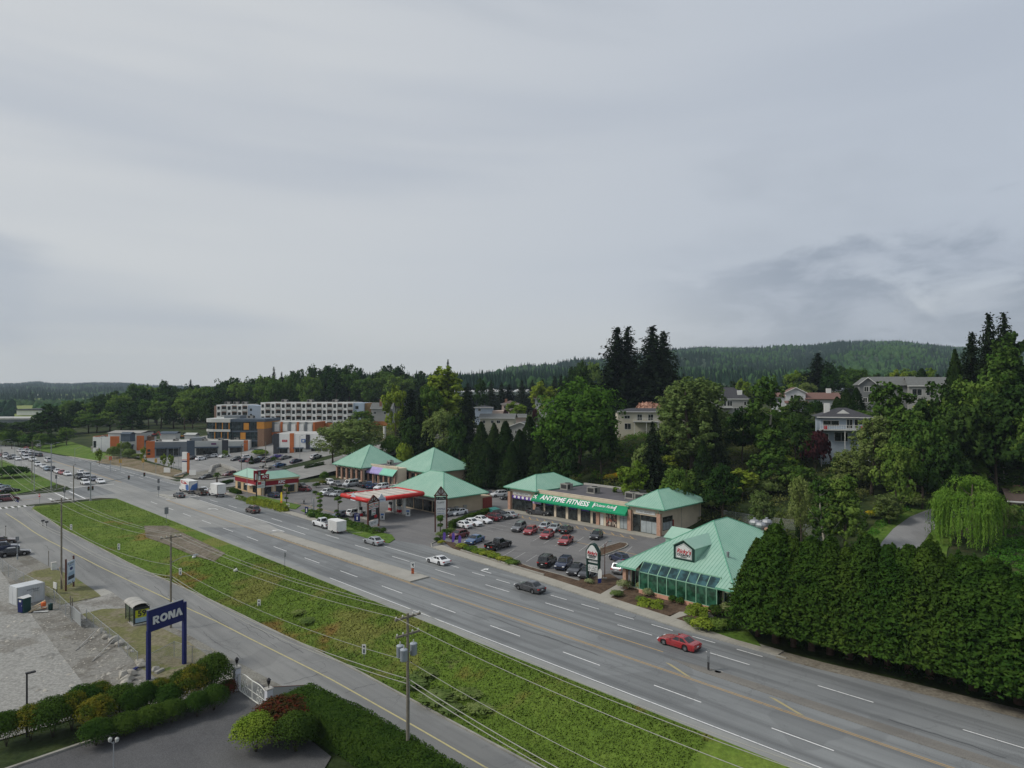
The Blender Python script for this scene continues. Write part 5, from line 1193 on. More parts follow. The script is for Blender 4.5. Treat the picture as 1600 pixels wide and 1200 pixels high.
# --- fitness block: flat middle with green awning between two hip-roofed ends
def fitness():
    e=building('shop_block',112,74,'long cream shop block with green fitness awning and two green hip roofs','shop building')
    mb=MB();mb.box(0,17,7,32.8,0,5.0);mb.build('wall',m_stucco,e)
    mb=MB();mb.box(.3,16.8,7.1,32.7,5.0,5.06);mb.build('roof_deck',m_dkroof,e)
    mb=MB();mb.box(-.05,.3,7,32.8,5.0,5.55);mb.box(-.1,.36,7,32.8,5.55,5.62);mb.build('parapet',m_stucco,e);MB().box(16.6,17.0,7,32.8,5.0,5.5).build('parapet',m_conc2,e)
    MB().box(-2.6,-.02,-.5,42,-.2,.12).build('shop_walk',m_walk,e)
    for y0,y1 in((0,7),(32.8,41.3)):
        mb=MB();mb.box(0,15,y0,y1,0,5.15);mb.build('end_wall',m_stucco,e)
    hip(e,-1.0,15.6,-1.6,7.6,5.35,4.2,9.8,3.4,3.4,8.15,.5);hip(e,-1.0,15.4,32.0,42.6,5.35,4.4,10.4,37.2,37.2,8.2,.5)
    for x,y in((-.42,0.05),(-.42,6.9),(-.42,33.0),(-.42,41.2)):
        mb=MB();mb.box(x-.15,x+.42,y-.42,y+.42,.12,4.3);p=mb.build('pillar',m_pier,e)
        bx=MB();bx.pipe([(x+.1,y-.35,4.0),(x-.45,y-.35,5.05)],.07,5);bx.pipe([(x+.1,y+.35,4.0),(x-.45,y+.35,5.05)],.07,5);bx.build('bracket',m_gf,p)
    # shop windows in the middle, from left to right as seen from the lot (y falls to the right)
    def sy(px):return onT(px,815,112)[0]-74
    for a,b in((834,848.7),(852,865.6),(869.4,883.8),(888,902.5),(907.5,922.5)):
        y1,y0=sy(a),sy(b);win(e,(-.02,y1),(0,-1),y1-y0,.15,3.2,4,2,m_dkf,m_wg,split=.72)
    m_pw=mat('purple window film',rgb(84,62,150),.5,.1,3,bump=0);
    for a,b in((853,865),(889,901.5),(908.5,921)):
        y1,y0=sy(a),sy(b);MB().box(-.12,-.09,y0+.1,y1-.1,2.5,3.0).build('window_banner',m_pw,e)
    y1,y0=sy(926.5),sy(931.5);win(e,(-.02,y1),(0,-1),y1-y0,.15,2.5,1,1,m_dkf,m_wg,'door')
    mb=MB();yp=sy(935);mb.box(-.3,.05,yp-.4,yp+.4,.1,3.3);mb.build('pillar',m_pier,e)
    y1,y0=sy(938),sy(943);win(e,(-.02,y1),(0,-1),y1-y0,.15,2.4,1,1,m_wf,mat('white door',rgb(206,206,200),.6,.04,2,bump=0),'door')
    # photo-poster windows: a collage of food pictures
    mp=bpy.data.materials.new('poster collage');t=NT(mp);v=t.n('ShaderNodeTexVoronoi');v.inputs['Scale'].default_value=2.6;tc=t.n('ShaderNodeTexCoord');t.L.new(tc.outputs['Object'],v.inputs['Vector'])
    hs_=t.n('ShaderNodeSeparateColor');t.L.new(v.outputs['Color'],hs_.inputs[0]);col=t.mix(t.ramp(hs_.outputs[0],.35,.6),rgb(70,58,52),rgb(190,176,160));col=t.mix(t.ramp(hs_.outputs[1],.62,.75),col,rgb(150,92,78));t.bsdf(col,.4,0,.5)
    y1,y0=sy(947),sy(963.8);win(e,(-.02,y1),(0,-1),y1-y0,.15,3.1,4,2,m_dkf,mp,split=.6)
    y1,y0=sy(968.7),sy(980.5);win(e,(-.02,y1),(0,-1),y1-y0,.15,3.1,2,2,m_dkf,mat('papered window',rgb(158,166,168),.4,.12,1,bump=0),split=.72)
    # end shops
    m_paper=m_=mat('papered window',rgb(158,166,168),.4,.12,1,bump=0)
    win(e,(-.02,6.3),(0,-1),1.7,.15,3.55,2,2,m_dkf,m_wg,split=.72);win(e,(-.02,4.5),(0,-1),3.9,.15,2.55,3,1,m_dkf,m_paper);win(e,(-.02,4.5),(0,-1),3.9,2.6,3.55,3,1,m_dkf,m_wg)
    win(e,(.8,-.02+.0),(1,0),3.4,.9,2.5,3,1,m_dkf,m_paper);win(e,(.8,-.02),(1,0),3.4,2.55,3.5,3,1,m_dkf,m_wg);MB().box(4.25,4.7,-.05,.02,.1,2.6).build('red_door',mat('red door',rgb(140,54,48),.6,.1,2,bump=0),e)
    s1=MB().box(-.12,-.03,1.1,5.6,3.85,4.5).build('sign_panel',m_signw,e);scrawl(s1,(-.125,3.3,4.18),math.pi,3.2,.30,m_alu,3)
    mb=MB();mb.box(7.4,7.5,-.03,.01,.1,5.1);mb.box(14.2,14.3,-.03,.01,.1,5.1);mb.build('downpipe',m_unit,e)
    win(e,(-.02,40.6),(0,-1),6.6,.15,2.75,5,1,m_dkf,m_wg)
    p=MB().box(-.14,-.03,34.0,40.6,2.8,3.5).build('sign_panel',mat('purple shop banner',rgb(92,60,158),.5,.12,1.4,bump=0),e);[MB().slab([(-.15,40.1-1.32*k_-(.42+.42*math.cos(q_)),3.2+.30*math.sin(q_))for q_ in[6.283*i_/12 for i_ in range(12)]][::-1],(-1,0,0),.015).build('round_print',m_let_white,p)for k_ in range(5)]
    p=MB().box(-.12,-.03,34.6,40.2,3.75,4.35).build('sign_panel',m_signw,e);scrawl(p,(-.125,37.4,4.05),math.pi,4.6,.34,m_let_dark,5)
    p=MB().box(-.62,-.5,30.9,33.4,2.45,3.05).build('sign_panel',mat('pale purple sign',rgb(180,168,208),.5,.06,1,bump=0),e)
    # awning
    ya,yb=7.2,33.2;zt_,zb_,dx=4.75,3.25,1.45;mb=MB()
    mb.slab([(-.06,ya,zt_),(-.06,yb,zt_),(-dx,yb,zb_+.12),(-dx,ya,zb_+.12)],(-.75,0,.66),.03);mb.poly([(-dx,ya,zb_-.16),(-dx,ya,zb_+.14),(-dx,yb,zb_+.14),(-dx,yb,zb_-.16)])
    mb.poly([(-.06,ya,zt_),(-dx,ya,zb_+.14),(-dx,ya,zb_-.16),(-.06,ya,zb_-.16)]);mb.poly([(-.06,yb,zt_),(-.06,yb,zb_-.16),(-dx,yb,zb_-.16),(-dx,yb,zb_+.14)])
    aw=mb.build('awning',m_awn,e);tilt=math.atan2(dx-.06,zt_-zb_-.12)
    def onaw(s_,f):return(-.06-(dx-.06)*(1-f)-.075,s_,zb_+.12+(zt_-zb_-.12)*f+.075)
    def aw_text(b,px,f,size,m,**kw):
        return text(b,aw,onaw(sy(px),f),math.pi,size,m,tilt=tilt,**kw)
    aw_text('ANYTIME FITNESS',885.5,.50,1.72,m_let_white,bold=.035,space=1.0);aw_text('Octane Fades',947.5,.58,.95,m_let_white,bold=.006,shear=.35);scrawl(aw,Vector(onaw(sy(947),.10)),math.pi,4.6,.26,m_let_white,8,tilt=-tilt)
    for px in(931.5,965):
        bp=MB()
        for k_ in range(5):bp.slab([Vector(onaw(sy(px)+.16*a_,.22+.125*k_+b_))for a_,b_ in((1,0),(-1,.03),(-1,.125),(1,.095))],(-.75,0,.66),.02)
        bp.build('barber_pole_print',m_let_white,aw)
    # running figure emblem
    em=MB();o_=Vector(onaw(sy(841),.5));U_=Vector((0,-1,0));V_=Vector((dx-.06,0,zt_-zb_-.12)).normalized()
    def bar(p,q,w):
        p,q=Vector((p[0],p[1])),Vector((q[0],q[1]));d=(q-p).normalized();n=Vector((-d.y,d.x))*w/2
        em.slab([o_+U_*a.x+V_*a.y for a in(p-n,q-n,q+n,p+n)],(-.75,0,.66),.02)
    bar((-.35,.12),(.28,.42),.20);bar((.0,.25),(-.05,-.15),.24);bar((-.05,-.15),(-.55,-.45),.18);bar((0,-.12),(.42,-.30),.18);bar((.42,-.30),(.34,-.68),.16);bar((.12,.52),(.34,.52),.24);bar((-.35,.12),(-.6,.34),.15)
    em.build('emblem',m_let_white,aw)
    for px,py in((883,762),(925,766),(985,771),(1000,772)):t_,_=0,0;y=onT(px,py+4,119)[0]-74;rooftop_unit(e,7.5,y,5.06,2.0,2.2,1.4)
    mb=MB();mb.pipe([(5,12,5.1),(5,12,6.0)],.08);mb.pipe([(9,25,5.1),(9,25,5.9)],.08);mb.build('vent_pipe',m_steel,e)
fitness()

# --- pyramid-roofed shops
def pyramid_shop(name,t0,t1,s0,s1,ze,apex,zr,label,right_blank):
    e=building(name,t0,s0,label,'shop building');a,b=t1-t0,s1-s0;k=1.3
    mb=MB();mb.box(k,a-k,k,b-k,0,ze-.1);mb.build('wall',m_stucco if not right_blank else m_beige,e)
    hip(e,0,a,0,b,ze,apex[0]-t0,apex[0]-t0,apex[1]-s0-.4,apex[1]-s0+.4,zr,.55)
    n=5
    for i in range(n):
        y1=b-k-.3-(b-2*k-.6)*i/n;w_=(b-2*k-.6)/n-.7;win(e,(k,y1),(0,-1),w_,.5,ze-1.0,2,2,m_alu,m_wg,split=.7)
    for i in range(n+1):
        y=b-k-(b-2*k)*i/n;mb=MB();mb.box(k-.55,k-.01,y-.3,y+.3,0,ze-.9);p=mb.build('pillar',m_pier,e);q=MB();q.pipe([(k-.4,y-.25,ze-1.1),(.25,y-.25,ze-.2)],.06,5);q.pipe([(k-.4,y+.25,ze-1.1),(.25,y+.25,ze-.2)],.06,5);q.build('bracket',m_woodbr,p)
    if not right_blank:
        for i in range(2):win(e,(k+.6+4.5*i,k),(1,0),3.6,.5,ze-1.0,2,2,m_alu,m_wg,split=.7)
    else:
        for i in range(1):win(e,(k+.5,k),(1,0),2.4,.5,ze-1.0,2,2,m_alu,m_wg,split=.7)
    return e
pyramid_shop('pyramid_shop',119,136,155.5,174,4.55,(127.7,164.8),10.6,'middle pyramid-roofed green shop behind the gas station store',True)
pyramid_shop('pyramid_shop',111.6,128,179.6,196.8,4.55,(119.9,188),10.6,'farthest pyramid-roofed green shop below the hillside road',False)
def link_shop():
    e=building('link_shop',115.6,166.4,'low flat shop with purple and teal awning between the two pyramid roofs','shop building')
    mb=MB();mb.box(0,12,7.7,14.2,0,5.1);mb.box(0,3.2,0,7.7,0,5.1);mb.build('wall',m_stucco,e);MB().box(.3,12,7.8,14.1,5.1,5.16).build('roof_deck',m_dkroof,e);MB().box(-.06,.3,0,14.2,5.1,5.5).build('parapet',m_stucco,e)
    for i in range(6):win(e,(0,13.9-2.3*i),(0,-1),1.7,.2,2.7,2,2,m_alu,m_wg,split=.7)
    for y in(0.1,2.9,5.7,8.5,11.3,14.1):mb=MB();mb.box(-1.2,-.8,y-.22,y+.22,0,2.9);mb.build('pillar',m_pier,e)
    for a,b,m in((0,7.2,m_awnt),(7.2,14.4,m_awnp)):
        mb=MB();mb.slab([(-.07,a,4.7),(-.07,b,4.7),(-1.7,b,3.1),(-1.7,a,3.1)],(-.7,0,.7),.03);mb.poly([(-1.7,a,2.85),(-1.7,a,3.12),(-1.7,b,3.12),(-1.7,b,2.85)]);aw=mb.build('awning',m,e)
    scrawl(aw,(-.86,11,4.02),math.pi,4.6,.5,m_let_white,9,tilt=-math.atan2(1.63,1.6))
    rooftop_unit(e,4,9.6,5.16,1.4,1.2,1.1);rooftop_unit(e,6,12.6,5.16,1.6,1.4,1.0)
link_shop()
# --- convenience store under the nearest pyramid roof
def store():
    e=building('convenience_store',94.4,118.4,'convenience store under the nearest wide green hip roof by the pumps','store')
    a,b=13.6,21.8;mb=MB();mb.box(1.6,a-1.2,1.6,b-1.4,0,3.9);mb.build('wall',m_beige,e)
    hip(e,0,a,0,b,4.1,6.6,6.6,8.2,13.4,8.7,.55)
    for i,y in enumerate((20.2,16.6,13.0,9.4,5.8)):win(e,(1.6,y),(0,-1),3.2,.25,2.7,3,1,m_dkf,m_wg)
    m_str=[mat('orange stripe',rgb(206,110,40),.5,.05,2,bump=0),m_let_red,m_let_green]
    bd=MB().box(1.50,1.58,2.2,20.3,2.85,3.75).build('sign_band',m_signw,e)
    for k,m in enumerate(m_str):MB().box(1.47,1.5,2.2,20.3,3.55-.22*k,3.68-.22*k).build('stripe',m,bd)
    for y in(11.5,4.5):
        bx=MB().box(1.40,1.47,y-.7,y+.7,2.8,3.85).build('sign_box',m_signw,bd);text('7',bx,(1.37,y,3.33),math.pi,1.2,m_let_red,bold=.03)
    for y in(1.9,20):mb=MB();mb.box(.5,.9,y-.2,y+.2,0,3.6);mb.pipe([(.7,y-.1,2.4),(.7,y-1.0,3.9)],.1,5);mb.pipe([(.7,y+.1,2.4),(.7,y+1.0,3.9)],.1,5);mb.build('timber_post',m_woodbr,e)
    mb=MB();mb.box(a-1.2,a+2.6,2.0,5.2,0,2.9);mb.build('bin_enclosure',m_beige,e);MB().box(a-.2,a+2.7,1.86,1.98,.1,2.6).build('red_screen',mat('red screen',rgb(128,58,50),.8,.12,2,bump=.2),e)
    for x in(4.5,7.0):MB().box(x,x+.9,1.3,1.58,.2,1.7).build('ice_box',m_unit,e)
    MB().box(.9,1.5,3.2,4.4,.1,1.9).build('green_locker',mat('green locker',rgb(20,86,62),.5,.1,2,bump=0),e)
store()
def canopy():
    e=building('gas_canopy',78.3,123.6,'flat white gas canopy with rounded red edge over the pumps','gas canopy')
    m_red=mat('red canopy fascia',rgb(196,44,40),.4,.06,.6,bump=0);a,b,z=14.6,10.6,4.35;m_can=mat('canopy deck',rgb(196,190,180),.85,.12,.5,bump=.1,dirt=rgb(140,118,104))
    MB().box(.3,a-.3,.3,b-.3,z+.1,z+.72).build('deck',m_can,e)
    rb=MB()
    for k in range(6):rb.box(1+2.3*k,1.25+2.3*k,.5,b-.5,z+.72,z+.84)
    rb.build('deck_rib',m_conc2,e)
    def bull(name,pts,m):
        mb=MB();mb.pipe(pts,.48,10);return mb.build(name,m,e,True)
    zc=z+.48;gap=3.4
    bull('red_fascia',[(gap+1.0,.1,zc),(a,.1,zc),(a+.05,.6,zc)],m_red);bull('red_fascia',[(gap-1.2,.1,zc),(.1,.1,zc),(.1,b*.55,zc)],m_red);bull('red_fascia',[(.1,b*.55,zc),(.1,b-.1,zc),(a,b-.1,zc)],m_red);bull('red_fascia',[(a,b-.1,zc),(a,0.3,zc)],m_red)
    for x,y in((gap-.1,-.12),(-.12,b*.5)):
        mb=MB()
        d=(1,0)if y<1 else(0,1)
        pr=[(-1.0,zc-.5),(1.0,zc-.5),(1.0,zc+.35),(.62,zc+.42),(0,zc+1.25),(-.62,zc+.42),(-1.0,zc+.35)]
        mb.slab([(x+d[0]*u,y+d[1]*u,v)for u,v in pr],(-d[1],-d[0],0),.16);p=mb.build('peak_sign',mat('pale blue sign',rgb(196,206,214),.5,.05,1,bump=0),e)
        MB().cbox(x-(.17 if d[1]else 0),y-(.17 if d[0]else 0),zc-.02,1.8 if d[0]else.03,1.8 if d[1]else.03,.12).build('sign_stripe',m_tblue,p)
    for x,y in((3,3),(3,8),(11.8,3.6),(11.8,7.6)):mb=MB();mb.box(x-.28,x+.28,y-.28,y+.28,0,z+.12);mb.build('column',m_wf,e)
    return e
canopy()
def pump(x,y):
    e=empty('fuel_pump',W(x,y,.15),TH,None,'fuel pump','fuel pumps under the canopy');e['label']='red and white fuel pump on its island under the red canopy'
    MB().box(-.3,.3,-.5,.5,0,1.5).build('cabinet',m_signw,e);MB().box(-.32,.32,-.52,.52,.1,.75).build('red_panel',m_let_red,e);MB().box(-.26,.26,-.45,.45,1.5,2.1).build('display_head',m_trim,e)
    for s_ in(-1,1):q=MB();q.pipe([(.3,s_*.4,1.4),(.55,s_*.42,.9),(.5,s_*.42,.45),(.32,s_*.4,.6)],.03,5);q.build('hose',m_trim,e)
for x,y in((90.2,129.2),(90.2,132.6),(81.4,126.8),(81.4,131.4)):
    pump(x,y)
for x in(81.4,90.2):mb=MB();mb.box(x-.7,x+.7,125.4,133.6,-.2,.15);struct('pump_island',mb,m_conc2)

# --- red and green chicken restaurant
def chicken():
    e=building('fast_food_restaurant',79.2,177.0,'fast food restaurant with dark red band and green mansard roof','restaurant');a,b=10.6,16.6
    m_red=mat('dark red band',rgb(138,26,38),.55,.06,.8,bump=.05);m_cream=mat('tan stucco',rgb(198,172,134),.9,.06,.6,bump=.15)
    MB().box(0,a,0,b,0,2.5).build('wall',m_cream,e);MB().box(-.12,a+.12,-.12,b+.12,2.5,3.7).build('red_band',m_red,e);MB().box(-.3,a+.3,-.3,b+.3,3.7,4.2).build('cornice',m_cream,e)
    i=2.5;z0,z1=4.2,6.0;k=.55;mb=MB();o_=[(-k,-k,z0),(a+k,-k,z0),(a+k,b+k,z0),(-k,b+k,z0)];t_=[(i,i,z1),(a-i,i,z1),(a-i,b-i,z1),(i,b-i,z1)]
    mb.add(o_+t_,[(0,1,5,4),(1,2,6,5),(2,3,7,6),(3,0,4,7),(3,2,1,0)]);ro=mb.build('roof',m_roof,e);MB().box(i,a-i,i,b-i,z1-.3,z1+.05).build('roof_deck',m_dkroof,ro)
    rb=MB()
    for p,q in zip(o_,t_):rb.tube(p,q,.07,n=5)
    tag(rb.build('ridge_cap',m_roofd,ro),kind='stuff');rooftop_unit(e,5.2,6,z1,2,2.4,.9);rooftop_unit(e,5.4,10.5,z1,1.6,1.6,.8)
    for x in(1.0,4.2,7.6):
        w=win(e,(x,0),(1,0),1.9,.2,2.3,2,2,m_dkf,m_wg,split=.7);MB().box(x-.2,x+2.1,-.75,-.02,2.25,2.45).build('sunshade',m_wf,e)
    for y in(15,11,5):win(e,(0,y),(0,-1),2.2,.4,2.3,2,2,m_dkf,m_wg,split=.7)
    MB().box(-1.1,-.02,3.5,7.5,2.3,2.5).build('sunshade',m_wf,e)
    for x0 in(.2,3.3,6.5,9.8):MB().box(x0,x0+.5,-.09,-.01,0,2.48).build('pilaster',m_stucco,e)
    p=MB().box(4.1,7.3,-.2,-.13,2.65,3.6).build('sign_panel',m_red,e);text('KFC',p,(5.7,-.25,3.12),-math.pi/2,1.05,m_let_white,bold=.04,shear=.15)
    # pole sign beside it
    p0=W(77.2,175.2);s=empty('pole_sign',p0,TH,'tall red and white chicken restaurant pole sign with slanted panels','sign')
    for x in(0,2.3):MB().box(x-.13,x+.13,-.13,.13,0,6.0).build('post',m_blackmetal,s)
    MB().slab([(-.9,-.25,4.0),(.1,-.25,4.0),(.1,-.25,6.9),(-.9,-.25,7.1)],(0,-1,0),.25).build('red_panel',m_red,s);MB().slab([(.1,-.3,6.0),(2.2,-.3,6.0),(2.9,-.3,7.0),(.0,-.3,7.0)],(0,-1,0),.2).build('red_panel',m_red,s)
    q=MB().box(.95,3.2,-.6,-.5,4.5,5.8).build('name_panel',m_red,s);text('KFC',q,(2.08,-.64,5.2),-math.pi/2,.85,m_let_white,bold=.03,shear=.15)
    MB().slab([(.15,-.55,4.3),(.9,-.55,4.3),(.95,-.55,6.9),(.1,-.55,6.9)],(0,-1,0),.05).build('dark_panel',m_let_dark,s);MB().slab([(.25,-.61,4.4),(.8,-.61,4.4),(.7,-.61,5.6),(.35,-.61,5.6)],(0,-1,0),.02).build('white_print',m_signw,s);MB().slab([(.3,-.61,5.8),(.75,-.61,5.8),(.75,-.61,6.6),(.3,-.61,6.6)],(0,-1,0),.02).build('grey_print',m_lgrey_,s);MB().slab([(-.6,-.51,4.6),(-.2,-.51,4.6),(-.2,-.51,6.2),(-.6,-.51,6.2)],(0,-1,0),.02).build('white_print',m_signw,s)
    MB().box(-.2,1.9,-.34,.3,7.02,7.14).build('top_cap',m_signw,s)
    q=MB().box(.15,2.2,-.25,-.12,2.3,4.0).build('reader_board',m_signw,s);MB().box(.25,1.2,-.268,-.25,3.2,3.9).build('red_print',m_let_red,q);scrawl(q,(1.6,-.255,3.5),-math.pi/2,.9,.3,m_let_dark,11);scrawl(q,(1.17,-.255,2.75),-math.pi/2,1.7,.26,m_let_green,12)
    return e
chicken()
# ------------------------------------------------------------------ shops, offices and flats beyond the junction
m_orange=mat('orange cladding',rgb(186,104,56),.7,.08,.8,bump=.1);m_lgrey=mat('pale grey panel',rgb(178,180,176),.75,.06,.5,bump=.08);m_mgrey=mat('mid grey panel',rgb(116,122,126),.75,.06,.5,bump=.08);m_slate=mat('slate blue panel',rgb(72,84,96),.7,.08,.5,bump=.08);m_dkgrey=mat('dark grey panel',rgb(58,60,66),.7,.08,.5,bump=.08)
m_ochre=mat('ochre panel',rgb(184,126,50),.7,.08,.8,bump=.05);m_brownp=mat('brown brick panel',rgb(132,104,84),.85,.1,1.5,bump=.2);m_gglass=glass('office glass',(.030,.045,.050));m_boneroof=mat('pale roof membrane',rgb(176,176,172),.9,.1,.3,bump=.1,dirt=rgb(140,136,130))
m_white_cl=mat('white cladding',rgb(226,226,222),.7,.05,.5,bump=.05);m_taupe=mat('taupe brick',rgb(146,120,104),.85,.1,1.2,bump=.15);m_blue_side=mat('blue-grey siding',rgb(164,178,192),.8,.06,.5,bump=.1)
def bl(e,x0,x1,y0,y1,z0,z1,name,m):return MB().box(x0,x1,y0,y1,z0,z1).build(name,m,e)
def strip_mall():
    p0=PT(228,716);D=p0.y;u=D/F;rz=12;f=lambda px:(px-228)*u*1.06;L_=f(370)
    e=empty('strip_mall',(p0.x,p0.y,p0.z+.7),R(rz),'long low grey strip mall with orange end panel and dark canopies','shop building')
    bl(e,.1,L_-.1,.3,17,-1,5.3,'wall',m_mgrey);bl(e,.3,L_-.3,.5,16.8,5.3,5.36,'roof_deck',m_boneroof)
    for a,b,m,h in((228,240,m_orange,6.0),(240,284,m_mgrey,5.6),(284,295,m_slate,6.0),(295,333,m_lgrey,5.7),(333,342,m_dkgrey,6.0),(342,364,m_lgrey,5.5),(364,370,m_orange,5.8)):bl(e,f(a),f(b),0,.35,-1,h,'facade_panel',m)
    bl(e,-.05,.1,.36,4,-1,6.0,'side_panel',m_orange);bl(e,-.06,.1,4,16,-1,5.7,'side_panel',m_lgrey);bl(e,L_-.1,L_+.05,.36,17,-1,5.4,'side_panel',m_white_cl)
    for a,b in((242,256),(259,274),(297,327),(344,362)):
        win(e,(f(a),-.02),(1,0),f(b)-f(a),.2,2.9,4,1,m_dkf,m_wg);bl(e,f(a)-.3,f(b)+.3,-1.3,0,3.0,3.5,'canopy',m_slate)
    for z0,z1 in((1.8,2.8),(.6,1.4)):win(e,(f(230),-.02),(1,0),f(234)-f(230),z0,z1,1,1,m_dkf,m_wg)
    bl(e,f(318),f(325),-.08,-.01,4.2,4.9,'purple_sign',mat('purple sign',rgb(96,52,92),.5,.06,1,bump=0))
    for k in range(6):rooftop_unit(e,3+L_*k/6.6,6+2.4*(k%3),5.36,1.8,1.5,.9)
    bl(e,f(285),f(300),6,13,5.36,6.7,'roof_screen',m_mgrey)
strip_mall()
def corner_shop():
    p0=PT(145,707);D=p0.y;u=D/F;f=lambda px:(px-145)*u;L_=f(216)
    e=empty('corner_shop',(p0.x,p0.y,p0.z-.1),R(4),'white and orange flat-roofed shop nearest the woods on the junction bank','shop building')
    bl(e,.1,L_-.1,.3,16,-1,6.0,'wall',m_lgrey);bl(e,.3,L_-.3,.5,15.8,6.0,6.06,'roof_deck',m_boneroof)
    for a,b,m,h in((145,171,m_white_cl,6.8),(171,185,m_orange,7.0),(185,211,m_lgrey,6.8),(211,222,m_orange,7.2)):bl(e,f(a),f(b),0,.35,-1,h,'facade_panel',m)
    bl(e,-.06,.1,.36,14,-1,7.0,'side_panel',m_orange);win(e,(f(146),-.02),(1,0),1.1,2.2,5.0,1,1,m_dkf,m_wg);win(e,(f(192),-.02),(1,0),f(206)-f(192),.2,2.9,4,1,m_dkf,m_wg);bl(e,f(191),f(207),-1.2,0,3.0,3.5,'canopy',m_slate)
    p=bl(e,f(190),f(207),-.06,-.01,5.0,5.9,'sign_band',m_lgrey);scrawl(p,((f(207)+f(190))/2,-.065,5.45),-math.pi/2,3.8,.5,m_dkgrey,21)
    for k in range(4):rooftop_unit(e,2+L_*k/4.5,5+2*(k%2),6.06,1.6,1.8,.9)
corner_shop()
def office():
    D=285.0;pl,pc,pr=314,361,414;t_c,s_c=TS(*PD(pc,D)[:2]);z=h1(t_c,s_c)-.4
    # rounded west wing and dark glass wing, walls run along the image plane of the street grid
    a=W(t_c,s_c);e=empty('office_block',(a.x,a.y,z),R(-4),'three storey office block with rounded grey bands and ochre panels','office building')
    u=D/F;Lw,Lr,hgt=(pc-pl)*u,(pr-pc)*u,12.8
    pts=[(-Lw,5.0),(-Lw+.6,3.2),(-Lw+2.2,1.6),(-Lw+4.6,.8),(0,0),(0,16),(-Lw,18)]
    mb=MB();mb.prism(pts,0,hgt-.6);mb.build('glass_wall',m_gglass,e)
    for k,(z0,z1)in enumerate(((3.7,4.6),(7.6,8.6),(11.5,13.0))):
        q=[(x-.25,y-.25)if y<6 else(x,y)for x,y in pts];mb=MB();mb.prism(q,z0,z1);mb.build('floor_band',m_lgrey,e)
    for k in range(3):
        for i in range(7):
            x=-Lw+3.2+1.5*i+(k*.5);
            if x<-.4:mb=MB();yy=np.interp(x,[-Lw,-Lw+.6,-Lw+2.2,-Lw+4.6,0],[5,3.2,1.6,.8,0]);mb.box(x-.16,x+.16,yy-.14,yy+.3,3.9*k+.05,3.9*k+(3.7 if k<2 else 3.6));mb.build('mullion',m_ochre if i%2 else m_dkgrey,e)
    mb=MB();mb.box(.02,Lr*.80,.3,16,0,hgt-.9);mb.build('glass_wall',m_gglass,e);bl(e,.0,Lr+.3,0,16.2,hgt-1.0,hgt+.1,'roof_band',m_slate)
    for k in(3.9,7.8):bl(e,.02,Lr*.8,.18,.32,k-.3,k+.3,'floor_band',m_slate)
    for i in range(6):bl(e,.5+i*1.9,.62+i*1.9,.22,.34,.1,hgt-1.0,'mullion',m_dkgrey)
    for x0,z0 in((Lr*.38,8.5),(Lr*.28,4.5)):bl(e,x0,x0+2.2,.1,.4,z0,z0+2.8,'ochre_panel',m_ochre)
    bl(e,Lr*.80,Lr,.1,16,0,8.9,'brick_tower',m_brownp);bl(e,Lr*.78,Lr+.05,.05,16,8.9,hgt-1.0,'ochre_panel',m_ochre)
    MB().box(-6,1,6,12,hgt,hgt+1.4).build('roof_screen',m_mgrey,e);rooftop_unit(e,5,8,hgt+.1,2.4,2,1.2)
office()
def retail_two():
    D=292.0;p=PD(413,D);e=empty('retail_block',(p.x,p.y,p.z-.3),R(-3),'two storey shop block with orange frame and cream panels','shop building');u=D/F;L_=78*u
    bl(e,0,L_,.4,14,0,9.2,'wall',m_lgrey);bl(e,0,L_,-.2,.5,4.0,5.2,'orange_band',m_orange);bl(e,.1,L_-.1,.5,13.8,9.2,9.5,'roof_deck',m_boneroof)
    for i in range(6):
        x=i*L_/6;bl(e,x+.9,x+2.9,0,.42,5.6,8.6,'cream_panel',m_white_cl);bl(e,x-.1,x+.8,-.1,.45,0,9.6,'pier',m_orange if i%2==0 else m_mgrey);win(e,(x+1,.38),(1,0),2.1,.3,3.7,2,1,m_dkf,m_wg)
    bl(e,L_-.2,L_+.6,0,14,0,9.4,'end_panel',m_orange)
retail_two()
def box_store():
    D=262.0;p=PD(427,D);u=D/F;L_=128*u;e=empty('box_store',(p.x,p.y,p.z-.5),R(-2),'cream box store with an orange stripe half behind the willowy tree','shop building')
    bl(e,.2,L_,.4,16,0,8.2,'wall',m_white_cl);bl(e,.4,L_,.6,15.8,8.2,8.3,'roof_deck',m_boneroof);bl(e,0,2.2,0,.5,0,8.4,'facade_panel',m_dkgrey);bl(e,2.2,6.4,.1,.5,2.9,8.3,'facade_panel',m_white_cl);bl(e,6.4,8.0,-.05,.5,0,8.5,'orange_stripe',m_orange);bl(e,8.0,12.6,.1,.5,2.9,8.3,'facade_panel',m_white_cl);bl(e,12.6,14.2,0,.5,2.4,8.0,'facade_panel',m_dkgrey);bl(e,14.2,L_,.1,.5,2.9,8.3,'facade_panel',m_white_cl)
    for x0,x1 in((2.3,5.4),(8.4,11.2),(14.6,18.5)):win(e,(x0,.40),(1,0),x1-x0,.2,2.6,3,1,m_dkf,m_wg);bl(e,x0-.5,x1+.5,-.9,.1,2.7,3.1,'canopy',m_slate)
    s=bl(e,3.4,5.4,.02,.1,5.2,6.0,'red_sign',m_let_red);scrawl(s,(4.4,.015,5.6),-math.pi/2,1.5,.35,m_let_white,31);bl(e,11.6,12.2,.02,.1,5.3,6.2,'dark_sign',m_dkgrey)
    s=bl(e,10.9,12.5,-.1,-.02,5.0,6.3,'blue_sign',m_tblue);bl(e,11.3,12.1,-.12,-.1,5.3,6.0,'white_print',m_signw)
box_store()
